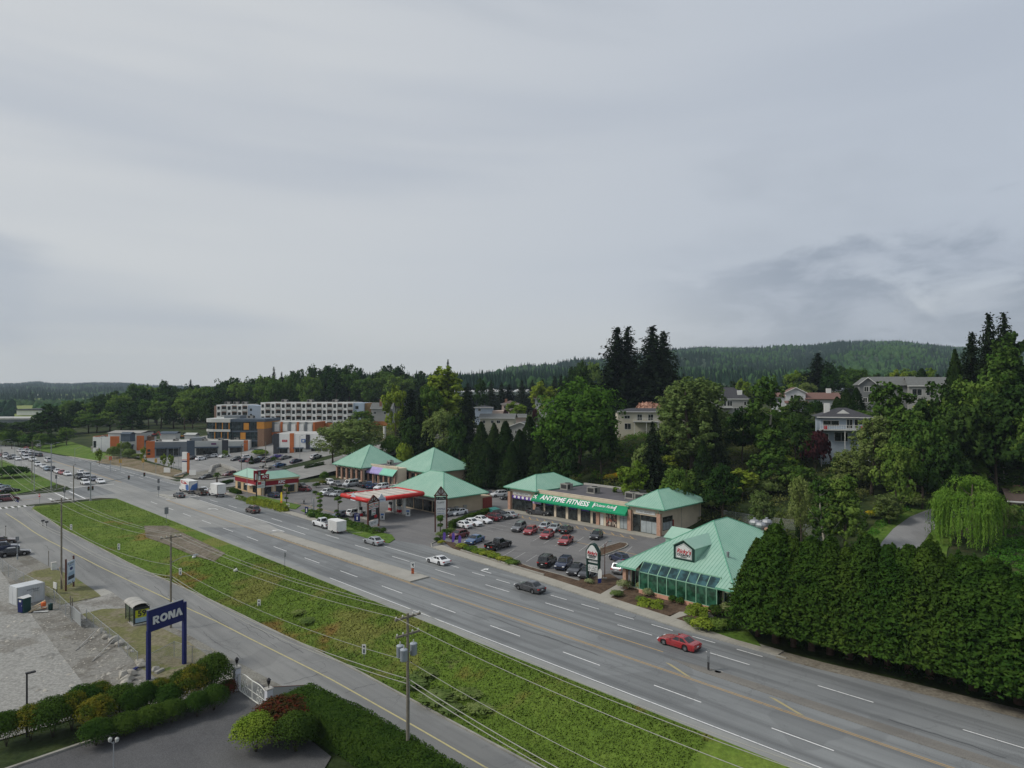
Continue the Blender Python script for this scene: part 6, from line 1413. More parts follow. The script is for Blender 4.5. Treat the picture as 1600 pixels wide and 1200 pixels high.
def flats(name,px0,px1,D,ytop,floors,label,first,taupe_end,rz=-2):
    p=PD(px0,D);u=D/F;L_=(px1-px0)*u;zt=zat(ytop,D);z0=zt-3.05*floors-.5;e=empty(name,(p.x,p.y,z0),R(rz),label,'apartment building');H_=zt-z0
    bl(e,0,L_,.6,18,-8,H_,'wall',m_taupe);bl(e,-.1,L_+.1,.4,18.1,H_-.25,H_+.15,'roof_edge',m_white_cl);bl(e,.1,L_-.1,.8,17.9,H_+.15,H_+.2,'roof_deck',m_boneroof)
    n=max(3,int(L_/5.0));bw=L_/n
    for i in range(n):
        x=i*bw;bl(e,x+.15,x+bw*.46,-.05,.65,-4,H_,'bay',m_white_cl);bl(e,x+bw-.25,x+bw-.02,.0,.65,-4,H_-.1,'fin',m_white_cl)
        for k in range(-1,floors):
            zz=3.05*k+.45
            f=MB().box(x+.45,x+bw*.36,-.1,-.04,zz+.7,zz+2.5).build('window',m_dkf if(i+k)%3 else m_wf,e);MB().box(x+.55,x+bw*.34,-.12,-.1,zz+.8,zz+2.4).build('pane',m_wg,f)
            b=MB().box(x+bw*.46,x+bw-.25,-.5,.6,zz-.1,zz+.1).build('balcony',m_white_cl,e);MB().box(x+bw*.46,x+bw-.25,-.5,-.46,zz+.1,zz+1.05).build('railing',m_lgrey,b)
            MB().box(x+bw*.52,x+bw-.4,.54,.6,zz+.12,zz+2.3).build('balcony_door',m_wg,e)
    for k in range(3):rooftop_unit(e,L_*(.2+.28*k),8,H_+.2,2.6,2.2,1.4)
    return e,L_,H_
e,L_,H_=flats('apartment_block',407,553,338,629.5,4,'long white and taupe apartment block with balconies below the woods',0,0)
bl(e,L_,L_+5.2,.5,18,-8,H_-.1,'end_wall',m_blue_side);bl(e,L_+5.2,L_+8.2,2.5,18,-8,H_-.1,'end_wall',mat('tan end wall',rgb(138,112,78),.85,.1,1,bump=.1))
for z in(H_-3,H_-6):win(e,(L_+1,.5),(1,0),1.5,z,z+1.5,1,1,m_dkf,m_wg)
e,L_,H_=flats('apartment_block',338,386,352,633,4,'smaller apartment block with blue-grey end wall behind the office',0,0,4)
bl(e,L_,L_+6.4,.3,16,-8,H_-.3,'end_wall',m_blue_side);bl(e,-1.2,0,.3,15,-8,H_-.4,'balcony_stack',m_taupe)
for z in(H_-3,H_-5.8):win(e,(L_+1,.3),(1,0),1.0,z,z+1.2,1,1,m_dkf,m_wg)

# ------------------------------------------------------------------ houses on the hill
def wallmat(n,c):return mat('%s siding'%n,c,.85,.05,.6,bump=.15)
SID={'white':wallmat('white',rgb(192,194,196)),'cream':wallmat('cream',rgb(196,190,172)),'grey':wallmat('grey',rgb(120,122,122)),'blue':wallmat('pale blue',rgb(158,170,182)),'brown':wallmat('brown',rgb(122,96,84)),'lgrey':wallmat('light grey',rgb(152,152,148)),'pink':wallmat('pinkish',rgb(196,176,164))}
ROOF={'dark':mat('dark shingles',rgb(66,66,70),.9,.14,2,bump=.3),'brown':mat('brown shingles',rgb(92,80,74),.9,.14,2,bump=.3),'red':mat('red brown tiles',rgb(112,86,78),.9,.12,2,bump=.3),'grey':mat('grey shingles',rgb(104,106,104),.9,.12,2,bump=.3)}
m_brick=mat('chimney brick',rgb(140,104,88),.9,.14,2,bump=.3)
def house(px,py,D,w,d,h,label,wall='white',roof='dark',kind='gable',rise=2.0,rz=-2,wins=(),deck=None,chimney=None,over=.5,base=3.0):
    """px, py: left foot of the front wall in the photo; w wide, d deep, h to the eaves; windows as (x, z, w, h)"""
    p=PD(px,D,zat(py,D));e=empty('house',p,R(rz)-max(0,math.atan((px-900)/F))*.75,label,'house');wm=SID[wall];rm=ROOF[roof]
    bl(e,0,w,0,d,-base,h,'wall',wm);o=over
    if kind=='hip':
        k=min(d,w)/2;mb=MB();a=[(-o,-o,h),(w+o,-o,h),(w+o,d+o,h),(-o,d+o,h)];r=[(k,d/2,h+rise),(w-k,d/2,h+rise)]
        if w-2*k<.2:r=[(w/2-.1,d/2,h+rise),(w/2+.1,d/2,h+rise)]
        mb.add(a+r,[(0,1,5,4),(1,2,5),(2,3,4,5),(3,0,4),(3,2,1,0)]);ro=mb.build('roof',rm,e);bl(ro,-o-.03,w+o+.03,-o-.03,-o,h-.2,h+.02,'gutter',m_wf)
    elif kind=='front': # gable faces the view
        for s_ in(0,1):
            x0,x1=(-o,w/2)if s_==0 else(w/2,w+o);z0,z1=(h-.25,h+rise)if s_==0 else(h+rise,h-.25);MB().slab([(x0,-o,z0),(x1,-o,z1),(x1,d+o,z1),(x0,d+o,z0)],(0,0,1),.18).build('roof',rm,e)
        MB().slab([(0,0,h),(w,0,h),(w/2,0,h+rise-.05)],(0,-1,0),.04).build('gable_wall',wm,e)
        mb=MB();mb.slab([(-o,-o-.02,h-.3),(w/2,-o-.02,h+rise-.05),(w/2,-o-.02,h+rise+.2),(-o,-o-.02,h-.02)],(0,-1,0),.05);mb.slab([(w/2,-o-.02,h+rise-.05),(w+o,-o-.02,h-.3),(w+o,-o-.02,h-.02),(w/2,-o-.02,h+rise+.2)],(0,-1,0),.05);mb.build('bargeboard',m_wf,e)
    else:
        for s_ in(0,1):
            y0,y1=(-o,d/2)if s_==0 else(d/2,d+o);z0,z1=(h-.2,h+rise)if s_==0 else(h+rise,h-.2);MB().slab([(-o,y0,z0),(w+o,y0,z0),(w+o,y1,z1),(-o,y1,z1)],(0,0,1),.16).build('roof',rm,e)
        for x in(0,w):MB().slab([(x,0,h),(x,d,h),(x,d/2,h+rise-.05)],(1 if x else-1,0,0),.03).build('gable_wall',wm,e)
        bl(e,-o,w+o,-o-.05,-o,h-.3,h-.05,'gutter',m_wf)
    for x,z,ww,hh in wins:win(e,(x,0),(1,0),ww,z,z+hh,2 if ww>1 else 1,1,m_wf,m_wg,fw=.09)
    if chimney:x,y,hh=chimney;bl(e,x,x+1.1,y,y+.9,h,h+hh,'chimney',m_brick)
    if deck:
        x0,x1,z=deck;dk=bl(e,x0,x1,-2.0,0,z-.25,z,'deck',m_lgrey);rl=MB()
        for i in range(int((x1-x0)/.5)+1):rl.box(x0+.5*i,x0+.5*i+.05,-2.0,-1.95,z,z+1)
        rl.box(x0,x1,-2.02,-1.94,z+1,z+1.07);tag(rl.build('railing',m_wf,dk),kind='stuff')
        for x in(x0+.2,(x0+x1)/2,x1-.3):bl(dk,x,x+.14,-1.9,-1.76,-base,z-.25,'post',m_wf)
    return e
e=house(965,672,205,21,9,5.6,'long cream two storey house under the pink blossom tree','cream','dark','hip',.9,-2,((2,3.4,1.7,1.0),(5.8,2.9,1.5,1.9),(9,2.9,1.6,1.9),(2.0,.2,2.0,1.9),(12.5,3.2,1.6,1.3)),(4.6,12,2.7),None,.7)
e=house(1036,632,255,9,9,5.6,'brown brick house peeking above the cream long house','brown','brown','hip',1.6,-3,((1.2,3.2,1.0,1.5),(2.6,3.2,1.0,1.5),(5,3.2,1.4,1.5)))
e=house(1112,647,240,12.4,9,5.4,'white house with dark hip roof, small dormer and white chimney','lgrey','dark','hip',4.0,-3,((3.0,2.8,2.0,1.9),(5.2,2.8,1.8,1.9),(10.8,3,.8,1.5),(7.5,.3,1.8,2.0)))
bl(e,8.8,10.4,1.2,2.4,5.4,8.4,'chimney',m_wf);d_=bl(e,2.0,3.8,1.2,3,6.4,7.7,'dormer',m_wf);MB().slab([(1.9,1.1,7.65),(2.9,1.1,8.3),(3.9,1.1,7.65),(3.9,4,7.65),(2.9,4,8.3),(1.9,4,7.65)][:3],(0,1,0),2.5).build('dormer_roof',ROOF['dark'],d_);win(d_,(2.4,1.18),(1,0),1.0,6.6,7.5,1,1,m_wf,m_wg)
bl(e,3.0,7.0,-2.5,.1,2.2,2.5,'deck',m_lgrey)
e=house(1228,640,232,6.2,9,5.8,'white house with bay windows, arched gable and red tiled porch','white','red','front',1.6,-1,((1.4,3.2,1.0,1.7),(2.5,3.2,1.0,1.7),(3.6,3.2,1.0,1.7)))
bl(e,6.2,16,.5,8,-3,3.6,'wing_wall',SID['white']);MB().slab([(6.0,-.4,3.5),(17.5,-.4,3.5),(17.5,4.4,5.6),(6.0,4.4,5.6)],(0,0,1),.18).build('wing_roof',ROOF['red'],e);MB().slab([(6.0,4.4,5.6),(17.5,4.4,5.6),(17.5,9,3.5),(6.0,9,3.5)],(0,0,1),.18).build('wing_roof',ROOF['red'],e);bl(e,13.5,15,4,5,5.2,7.2,'chimney',m_wf);MB().slab([(-.6,-1.8,2.2),(7,-1.8,2.2),(7,.0,2.9),(-.6,.0,2.9)],(0,0,1),.14).build('porch_roof',ROOF['red'],e)
for x in(-.4,3,6.6):bl(e,x,x+.2,-1.7,-1.5,-3,2.2,'porch_post',m_wf)
bl(e,-4,0,1.5,8,-3,4.4,'side_wing',SID['white']);MB().slab([(-4.5,1.0,4.3),(.2,1.0,4.3),(.2,5,5.6),(-4.5,5,5.6)],(0,0,1),.16).build('wing_roof',ROOF['red'],e);win(e,(-3.4,1.5),(1,0),1.6,2.4,3.9,2,1,m_wf,m_wg)
e=house(1343,634,205,4.4,9,6.4,'grey gabled house with white trim and stacked windows','grey','grey','front',2.0,-1,((1.2,4.2,1.3,1.6),(2.6,4.2,1.0,1.6),(.9,1.0,1.2,1.5),(2.2,1.0,1.3,1.5)))
bl(e,4.4,15.5,1.5,10,-3,6.2,'wing_wall',SID['grey']);MB().slab([(3.0,.9,6.0),(16.2,.9,6.0),(16.2,6,8.6),(3.0,6,8.6)],(0,0,1),.18).build('wing_roof',ROOF['grey'],e);MB().slab([(3,6,8.6),(16.2,6,8.6),(16.2,11,6),(3,11,6)],(0,0,1),.18).build('wing_roof',ROOF['grey'],e);win(e,(5.2,1.5),(1,0),1.0,4.2,5.6,1,1,m_wf,m_wg)
e=house(1420,632,200,12,9,5.6,'second grey house with big front window behind the aspen','lgrey','grey','gable',2.3,-2,((.8,2.6,2.6,2.0),(4.4,2.6,2.0,2.0),(8,3,1.6,1.6)))
e=house(1282,697,163,10.8,9,7.0,'white three level house with dark roof and long balcony above the bushes','blue','dark','hip',2.1,-2,((.5,4.8,3.6,1.4),(5.6,4.3,1.4,2.2),(7.3,4.3,.9,2.2),(3.0,1.2,3.0,2.2),(.4,1.3,1.4,1.7)),(-.3,10.2,4.1),None,.9,5)
bl(e,1.2,2.4,2.5,3.7,7,10.2,'chimney',m_wf);MB().slab([(3.4,1.2,7.6),(6.8,1.2,7.6),(5.1,1.2,8.7)],(0,-1,0),.1).build('gable_wall',m_wf,e)
for x in(.6,8.6):bl(e,x,x+.7,-1.6,-1.0,4.1,4.9,'red_chair',m_let_red)
for i in range(9):pass
e=house(1580,806,130,8,8,3.0,'brown roofed bungalow at the right edge behind the willow','pink','brown','gable',1.6,-2,((.8,1.0,1.8,1.4),(3.6,1.0,1.8,1.4)),None,(1.0,3.8,2.4),.8,2)
e=house(836,641,300,9.5,9,5.2,'white house with brown roof and timber balcony left of the big maple','white','brown','gable',1.7,-2,((1.0,3.2,1.6,1.2),(4.4,3.2,1.0,1.2)),(3.0,7.5,2.7),(5.5,4,2.6),.8)
e=house(784,642,310,7.5,9,3.2,'low brown roofed house behind the round lime tree','pink','brown','hip',1.5,-2,((1,1,1.4,1.3),(3.6,1,1.4,1.3)),None,(1.2,4,2.2))
e=house(742,653,295,7.5,8,4.5,'pale blue walled house half behind the dark conifer','blue','dark','hip',.8,-2,((1.4,2.9,1.2,1.1),))
bl(e,7.5,13,1,8,-3,3.1,'garage_wall',SID['pink'])
e=house(750,668,262,13,9,3.8,'white house with shallow grey roof above the cedar row','cream','grey','gable',1.3,-6,((1,1.6,1.1,1.2),(4.2,1.6,1.1,1.2),(6.4,1.6,1.4,1.2)),None,None,.6)
e=house(796,682,245,8,9,3.6,'small green-grey house with white gable trim above the cedars','lgrey','grey','front',1.5,-14,((2,1,1.4,1.3),))
e=house(796,659.5,275,6.5,6,2.2,'red sided garden shed with pale roof below the lime tree','pink','grey','gable',.9,-2)
e=house(628,686,262,5.5,8,4.2,'white garage house among the trees on the hillside road','cream','grey','front',1.3,2,((.6,2.4,1.0,.9),))
e=house(1000,614,330,8,8,4,'house roof just showing beside the twin firs','lgrey','brown','gable',1.5,0,())
e=house(580,655,330,10,9,5.4,'grey roofed house with a chimney right of the apartment block','lgrey','grey','gable',2.4,0,((1,2.4,1.4,1.3),(6,2.4,1.4,1.3)),None,(3.8,1,4.2))
# far sheds and the elevated road in the valley at the left edge
def far_box(px0,px1,py,D,h,label,m,rm):
    p=PD(px0,D,zat(py,D));w=(px1-px0)*D/F;e=empty('warehouse',p,0,label,'warehouse');bl(e,0,w,0,30,-1,h,'wall',m);bl(e,-1,w+1,-1,31,h,h+1.2,'roof',rm);return e
far_box(26,60,647,720,4,'low white warehouse at the meadow edge in the far valley',m_white_cl,m_dkgrey);far_box(-40,58,662,560,3.5,'long pale roofed warehouse beyond the overpass',m_mgrey,m_boneroof);far_box(50,62,621,1600,6,'tiny white barn under the far wooded hill',m_white_cl,m_lgrey)
def overpass():
    D=430;p=PD(-60,D,0);e=empty('overpass',p,R(2),'long grey overpass on dark piers at the valley edge','bridge');w=118*D/F;z=zat(672,D)
    bl(e,0,w,0,9,z,z+1.4,'deck',m_conc2);bl(e,0,w,-.1,.2,z+1.4,z+2.6,'parapet',m_brownp)
    for i in range(5):bl(e,4+w*i/5,5.2+w*i/5,2,7,-2,z,'pier',m_dkgrey)
overpass()
# ------------------------------------------------------------------ street furniture, signs, poles, fences
m_navy=mat('navy sign paint',rgb(24,34,92),.5,.06,.8,bump=.03);m_pole=mat('weathered timber pole',rgb(122,116,104),.95,.22,1.2,bump=.4);m_polelight=mat('grey painted pole',rgb(150,154,156),.6,.08,1,bump=.05);m_sigy=mat('signal yellow',rgb(206,160,40),.5,.06,2,bump=0);m_signback=mat('sign back aluminium',rgb(126,130,134),.5,.08,1,metal=.3,bump=0)
m_xfmr=mat('transformer grey',rgb(158,166,174),.45,.08,1,bump=.03);m_insul=mat('insulator',rgb(196,196,190),.3,.05,3,bump=0);m_wire=mat('overhead wire',rgb(150,150,142),.5,.05,1,bump=0);m_orangep=mat('orange plastic',rgb(214,104,48),.5,.08,1,bump=0);m_teal=mat('teal bin paint',rgb(44,120,112),.5,.1,1,bump=.05)
m_rock=mat('boulder rock',rgb(168,164,154),.95,.2,1.5,bump=.7,dirt=rgb(110,104,94));m_timber=mat('pale timber',rgb(176,160,132),.85,.14,2,bump=.2);m_rust=mat('rusty wood',rgb(120,70,40),.9,.2,2,bump=.3);m_pgreen=mat('dark green plastic',rgb(24,62,60),.5,.08,1,bump=0);m_purple=mat('purple flag cloth',rgb(88,66,150),.8,.06,1,bump=0)
def g_at(px,py):return PT(px,py)
def post_sign(px,py,ytop,label,panels,name='road_sign',cat='road sign',group=None,rz=None,r=.035,face=None):
    """panels: (width, z above ground of the bottom, height, material[, offset along])"""
    p=g_at(px,py);hgt=zat(ytop,p.y)-p.z;e=empty(name,p,R(-25)if rz is None else rz,label,cat,group)
    MB().tube((0,0,-.3),(0,0,hgt),r,n=6).build('post',m_signback,e);out=[]
    for w,z0,h,m,*r_ in panels:
        z=z0 if z0>=0 else hgt+z0;o=MB().box(-w/2,w/2,-.07,-.04,z,z+h).build('panel',m,e);out.append((o,z,h,w))
    return e,out
def rona():
    a,b=PT(230,1063),PT(288,1038);zt=4.42;e=empty('store_sign',(a.x,a.y,a.z),math.atan2(b.y-a.y,b.x-a.x),'big navy blue store sign on two posts with white block letters','sign');L_=math.hypot(b.x-a.x,b.y-a.y);h=zt-a.z
    for x,dz in((.16,0),(L_-.0,b.z-a.z)):MB().box(x-.19,x+.19,-.16,.16,dz-.4,(h-.35)if x>1 else h-2.2).build('post',m_navy,e)
    p=MB().box(.02,L_-.22,-.17,.17,h-2.35,h).build('panel',m_navy,e,bevel=.03);MB().box(.02,L_-.22,-.19,.19,h,h+.04).build('top_cap',m_signback,p)
    # heavy slanted block letters cut as outlines
    def glyph(ch,x,w,H_=.86):
        t_=.27;P_={'R':[[(0,0),(t_,0),(t_,H_),(0,H_)],[(t_,H_*.78),(w*.62,H_*.78),(w*.62,H_),(t_,H_)],[(w*.62,H_),(w*.92,H_*.86),(w*.92,H_*.55),(w*.62,H_*.40),(w*.60,H_*.58),(w*.66,H_*.68),(w*.60,H_*.78)],[(t_,H_*.38),(w*.62,H_*.40),(w*.60,H_*.58),(t_,H_*.58)],[(w*.32,H_*.38),(w*.66,0),(w*1.04,0),(w*.66,H_*.42)]],
                        'N':[[(0,0),(t_,0),(t_,H_),(0,H_)],[(w-t_,0),(w,0),(w,H_),(w-t_,H_)],[(t_*.2,H_),(t_*1.25,H_),(w-t_*.2,0),(w-t_*1.25,0)]],'A':[[(-.02,0),(t_*1.05,0),(w*.60,H_),(w*.34,H_)],[(w*.34,H_),(w*.62,H_),(w+.06,0),(w-t_*1.1,0)]]}
        if ch=='O':
            n=20;mb=MB();o1=[(x+w/2+w/2*math.cos(6.2832*i/n),H_/2+H_*.52*math.sin(6.2832*i/n))for i in range(n)];o2=[(x+w/2+w*.22*math.cos(6.2832*i/n),H_/2+H_*.25*math.sin(6.2832*i/n))for i in range(n)]
            for i in range(n):j=(i+1)%n;mb.slab([(q[0],-.2,h-1.62+q[1])for q in(o1[i],o1[j],o2[j],o2[i])][::-1],(0,-1,0),.03)
            return mb
        mb=MB()
        for k,poly in enumerate(P_[ch]):mb.slab([(x+a_,-.2-.004*k,h-1.62+b_)for a_,b_ in poly],(0,-1,0),.03)
        return mb
    x=.52
    for ch,w in(('R',.80),('O',.98),('N',.88),('A',.86)):glyph(ch,x,w).build('letter',m_signw,p);x+=w+.06
rona()
def shelter():
    a=PT(200,967);t_,s_=TS(a.x,a.y);e=empty('bus_shelter',W(26.9,98.2,h1(27.5,99.5)),TH,'glass bus shelter with curved white roof and yellow 59 poster','bus shelter');Lt,Ls,h=1.6,3.6,2.35
    MB().box(-.2,Lt+.2,-.2,Ls+.2,-.3,.08).build('slab',m_conc,e)
    for x in(0,Lt):
        for y in(0,Ls/2,Ls):
            if x==Lt and y==Ls/2:continue
            MB().box(x-.05,x+.05,y-.05,y+.05,.08,h).build('post',m_dkf,e)
    mb=MB();n=8
    for i in range(n):
        q0,q1=math.pi*i/n,math.pi*(i+1)/n;x0,x1=Lt/2-(Lt/2+.2)*math.cos(q0),Lt/2-(Lt/2+.2)*math.cos(q1);z0,z1=h+.42*math.sin(q0),h+.42*math.sin(q1)
        mb.slab([(x0,-.25,z0),(x1,-.25,z1),(x1,Ls+.25,z1),(x0,Ls+.25,z0)],(0,0,1),.05)
    mb.build('roof',m_conc2,e);rb=MB()
    for y in(-.26,Ls*.33,Ls*.66,Ls+.2):
        rb.pipe([(Lt/2-(Lt/2+.22)*math.cos(math.pi*i/n),y,h+.46*math.sin(math.pi*i/n))for i in range(n+1)],.035,5)
    rb.build('roof_rib',m_unit,e)
    mg=bpy.data.materials.new('clear shelter glass');t=NT(mg);tr=t.n('ShaderNodeBsdfTransparent');tr.inputs[0].default_value=(.8,.86,.85,1);gl=t.n('ShaderNodeBsdfGlossy');gl.inputs['Roughness'].default_value=.05;mx=t.n('ShaderNodeMixShader');mx.inputs[0].default_value=.15;t.L.new(tr.outputs[0],mx.inputs[1]);t.L.new(gl.outputs[0],mx.inputs[2]);t.L.new(mx.outputs[0],t.out.inputs[0])
    for y0,y1 in((.08,Ls/2-.06),(Ls/2+.06,Ls-.08)):MB().box(-.01,.01,y0,y1,.3,h-.15).build('pane',mg,e)
    MB().box(.06,Lt-.06,Ls-.01,Ls+.01,.3,h-.15).build('pane',mg,e);MB().box(.06,Lt+.1,-.02,Ls,h-.12,h).build('top_rail',m_dkf,e)
    ad=MB().box(.02,Lt+.25,-.22,-.02,.25,h-.1).build('advert_box',m_dkf,e);MB().box(.12,Lt+.15,-.24,-.22,.4,1.0).build('blue_print',mat('sky blue print',rgb(150,176,196),.5,.1,2,bump=0),ad)
    y_=MB().box(.12,Lt+.15,-.245,-.22,1.0,h-.35).build('yellow_print',mat('lime yellow print',rgb(176,182,40),.5,.04,2,bump=0),ad);text('59',y_,(Lt/2+.1,-.27,1.52),-math.pi/2,1.05,m_let_dark,bold=.03)
    MB().box(Lt*.15,Lt*.4,.6,2.6,.45,.52).build('bench',m_timber,e)
shelter()
def estate_sign():
    p=PT(103,924);q=PT(115,917);e=empty('property_sign',p,math.atan2(q.y-p.y,q.x-p.x),'tall white and blue property sign between two timber posts','sign');L_=math.hypot(q.x-p.x,q.y-p.y);h1_,h2=zat(874,p.y)-p.z,zat(868,q.y)-p.z
    for x,h in((0,h1_),(L_,h2)):MB().box(x-.1,x+.1,-.09,.09,-.4,h).build('post',m_woodbr,e)
    b=MB().box(.12,L_+.1,-.16,-.09,.9,h2-.55).build('board',mat('pale blue board',rgb(190,204,216),.5,.04,1,bump=0),e);zt=h2-.55;w=L_-.1;c=(L_+.22)/2
    def pr(x0,x1,z0,z1,m,nm='print'):MB().box(x0,x1,-.172,-.16,z0,z1).build(nm,m,b)
    scrawl(b,(c,-.165,zt-.35),-math.pi/2,w*.8,.26,m_let_dark,41);scrawl(b,(c,-.165,zt-.65),-math.pi/2,w*.7,.2,m_tblue,42);MB().slab([(c+.42*math.cos(6.283*i/14),-.16,zt-1.15+.24*math.sin(6.283*i/14))for i in range(14)],(0,-1,0),.012).build('oval_print',m_navy,b)
    pr(c-w*.38,c+w*.38,zt-2.2,zt-1.65,mat('sky blue print',rgb(150,176,196),.5,.1,2,bump=0));pr(c-w*.42,c+w*.42,zt-2.75,zt-2.2,m_dkgrey);scrawl(b,(c,-.165,zt-3.25),-math.pi/2,w*.8,.32,m_slate,43);scrawl(b,(c,-.165,zt-3.6),-math.pi/2,w*.8,.16,m_slate,44)
    l=empty('leaning_plank',PT(101,922),0,'pale plank leaning from the timber pole to the property sign','plank');a=PT(93,921);d=a-l.location;MB().pipe([(0,0,0),(d.x,d.y,3.4)],.07,4).build('plank',m_timber,l)
estate_sign()
def small(name,label,cat,px,py,fn,rz=None,group=None):
    e=empty(name,PT(px,py),TH if rz is None else rz,label,cat,group);fn(e);return e
def f_(e):
    MB().box(-.35,.35,-.35,.35,-.1,1.15).build('body',m_wf,e,bevel=.03);MB().box(-.37,.37,-.37,.37,1.15,1.22).build('lid',m_conc2,e);MB().box(-.36,-.35,-.25,.25,.15,1.0).build('door',m_lgrey,e)
small('utility_cabinet','white utility cabinet on the thin verge near the timber pole','cabinet',84,890,f_)
def f_(e):MB().tube((0,0,-.3),(0,0,2.4),.05).build('post',m_pole,e);MB().tube((0,0,2.4),(0,0,2.5),.09).build('cap',m_pole,e)
small('marker_post','short brown post beside the white utility cabinet','post',76,884,f_)
def f_(e):MB().tube((0,0,-.3),(0,0,3.9),.06,.05).build('post',m_polelight,e);MB().tube((0,0,0),(0,0,.9),.12).build('sleeve',m_polelight,e);MB().box(-.25,.25,-.02,.02,3.2,3.9).build('panel',m_signback,e)
small('lamp_post','pale slim post in front of the parked black sedan','post',27,874,f_)
def f_(e):MB().tube((0,0,-.3),(0,0,1.9),.04).build('post',m_pole,e);MB().tube((0,0,1.9),(0,0,2.05),.1).build('cap',m_trim,e)
small('marker_post','short dark marker post behind the parked cars at left','post',9,838,f_)
def f_(e):
    MB().box(-.55,.55,-.04,.04,.8,1.7).build('panel',m_wf,e)
    for x in(-.5,.5):MB().box(x-.04,x+.04,0,.08,-.2,1.7).build('leg',m_blackmetal,e)
small('notice_board','small blank white notice board behind the fence','sign',86,928,f_,R(-35))
def container():
    e=empty('storage_container',PT(42,940),TH+R(14),'white ribbed storage container inside the fenced lot','container');a,b,h=3.4,2.4,2.55;mt=mat('container white',rgb(196,200,202),.55,.08,.6,bump=.05,dirt=rgb(168,156,132))
    MB().box(-a/2,a/2,-b/2,b/2,0,h).build('body',mt,e);rb=MB()
    for k in range(14):x=-a/2+.12+k*(a-.24)/13;rb.box(x-.04,x+.04,-b/2-.03,b/2+.03,.12,h-.12)
    for k in range(9):y=-b/2+.15+k*(b-.3)/8;rb.box(-a/2-.03,-a/2,y-.04,y+.04,.12,h-.12)
    tag(rb.build('rib',mt,e),kind='stuff');fr=MB()
    for x in(-a/2,a/2):
        for y in(-b/2,b/2):fr.cbox(x,y,h/2,.12,.12,h+.04)
    fr.build('corner_frame',m_lgrey,e);scrawl(e,(.3,-b/2-.045,1.9),-math.pi/2,1.6,.22,m_slate,51);scrawl(e,(.4,-b/2-.045,1.6),-math.pi/2,1.2,.14,m_slate,52)
    for s_ in(-1,1):MB().box(-a/2-.06,-a/2-.03,min(s_*.04,s_*(b/2-.1)),max(s_*.04,s_*(b/2-.1)),.15,h-.15).build('door',mt,e)
container()
def f_(e):
    MB().box(-.55,.55,-.55,.55,0,2.0).build('body',m_pgreen,e,bevel=.04);mb=MB();mb.slab([(-.6,-.6,2.0),(0,-.6,2.25),(.6,-.6,2.0)],(0,1,0),1.2);mb.build('roof',m_wf,e);MB().box(-.42,.42,-.58,-.55,.1,1.85).build('door',m_navy,e);MB().box(-.2,.2,-.6,-.58,1.5,1.75).build('notice',m_wf,e);MB().box(.28,.36,-.62,-.58,.95,1.1).build('handle',m_steel,e)
small('portable_toilet','dark green portable toilet with white roof beside the container','portable toilet',38,956,f_,R(-18))
def f_(e):MB().lathe([(.28,0),(.3,.1),(.3,.85),(.27,.9),(0,.9)],12).build('barrel',m_orangep,e,True);MB().lathe([(.31,.3),(.31,.34),(.305,.36)],12).build('hoop',m_wf,e)
small('barrel','orange and white barrel in the rubbish by the container','barrel',68,951,f_)
def f_(e):MB().lathe([(.26,0),(.3,.8),(.32,.85),(.1,.95),(0,.95)],12).build('bin',m_pgreen,e,True)
small('rubbish_bin','dark green bin at the end of the rubbish heap','bin',79,953,f_)
for i,(px,py,L_,rz,tilt)in enumerate(((57,952,2.3,50,22),(60,955,2.0,35,8),(64,957,1.8,10,0),(54,955,1.7,80,14))):
    e=empty('plank',PT(px,py),R(rz),['long plank propped up on the rubbish heap','grey plank lying under the propped one','white board flat on the ground by the barrel','short dark plank against the portable toilet'][i],'plank');o=MB().box(-L_/2,L_/2,-.16,.16,0,.07).build('board',m_timber if i!=2 else m_wf,e);o.rotation_euler=(0,R(-tilt),0);o.location.z=.1+L_/2*math.sin(R(tilt))
# lying poles
for(a,b,lab)in(((118,1017),(152,989),'long pale pole lying from the lot up to the rocks'),((144,1034),(178,1006),'second pale pole lying from the lot up to the rocks')):
    p,q=PT(*a),PT(*b);e=empty('scrap_pole',p,0,lab,'pole');d=q-p;mb=MB();mb.pipe([(0,0,.07),(d.x*.5,d.y*.5,.28),(d.x,d.y,d.z+.55)],.055,6);mb.build('pole',m_conc2,e)
# boulders along the fence
def boulder(px,py,r,label,grp='boulders along the lot edge',seed=1,sx=1.3):
    r*=1.15
    g=random.Random(seed);bm=bmesh.new();bmesh.ops.create_icosphere(bm,subdivisions=2,radius=1)
    ax=[(Vector((g.uniform(-1,1),g.uniform(-1,1),g.uniform(-1,1))).normalized(),g.uniform(.55,.85))for _ in range(9)]
    for v in bm.verts:
        for a,d in ax:
            k=v.co.dot(a)
            if k>d:v.co-=a*(k-d)
        v.co=Vector((v.co.x*r*sx,v.co.y*r*.9,v.co.z*r*.75))
    me=bpy.data.meshes.new('boulder');bm.to_mesh(me);bm.free();me.materials.append(m_rock);p=PT(px,py);o=ob('boulder',me,None,(p.x,p.y,p.z+r*.42),g.uniform(0,6));tag(o,label,'boulder',grp)
for i,(px,py,r)in enumerate(((157,987,.42),(163,990,.30),(167,997,.45),(172,1000,.30),(180,1003,.62),(187,1008,.52),(199,1014,.32),(206,1019,.26),(218,1038,.55),(224,1042,.50),(193,1058,.60),(200,1064,.55),(206,1056,.55),(197,1070,.5),(243,1048,.42))):
    lab=['grey boulder at the upper end of the rock row','small grey boulder beside the upper end one','grey boulder touching the first lying pole','small pale boulder in the gap of the row','largest rounded boulder halfway along the fence','pale flat boulder below the largest one','little pale boulder on the verge slope','little boulder above the blue rag','grey boulder left of the store sign post','grey boulder touching the store sign post','boulder on the left of the heap by the hedge','front boulder of the heap by the hedge','right boulder of the heap by the hedge','lowest boulder of the heap at the hedge foot','pale round boulder between the two sign posts'][i]
    boulder(px,py,r,lab,seed=i+3)
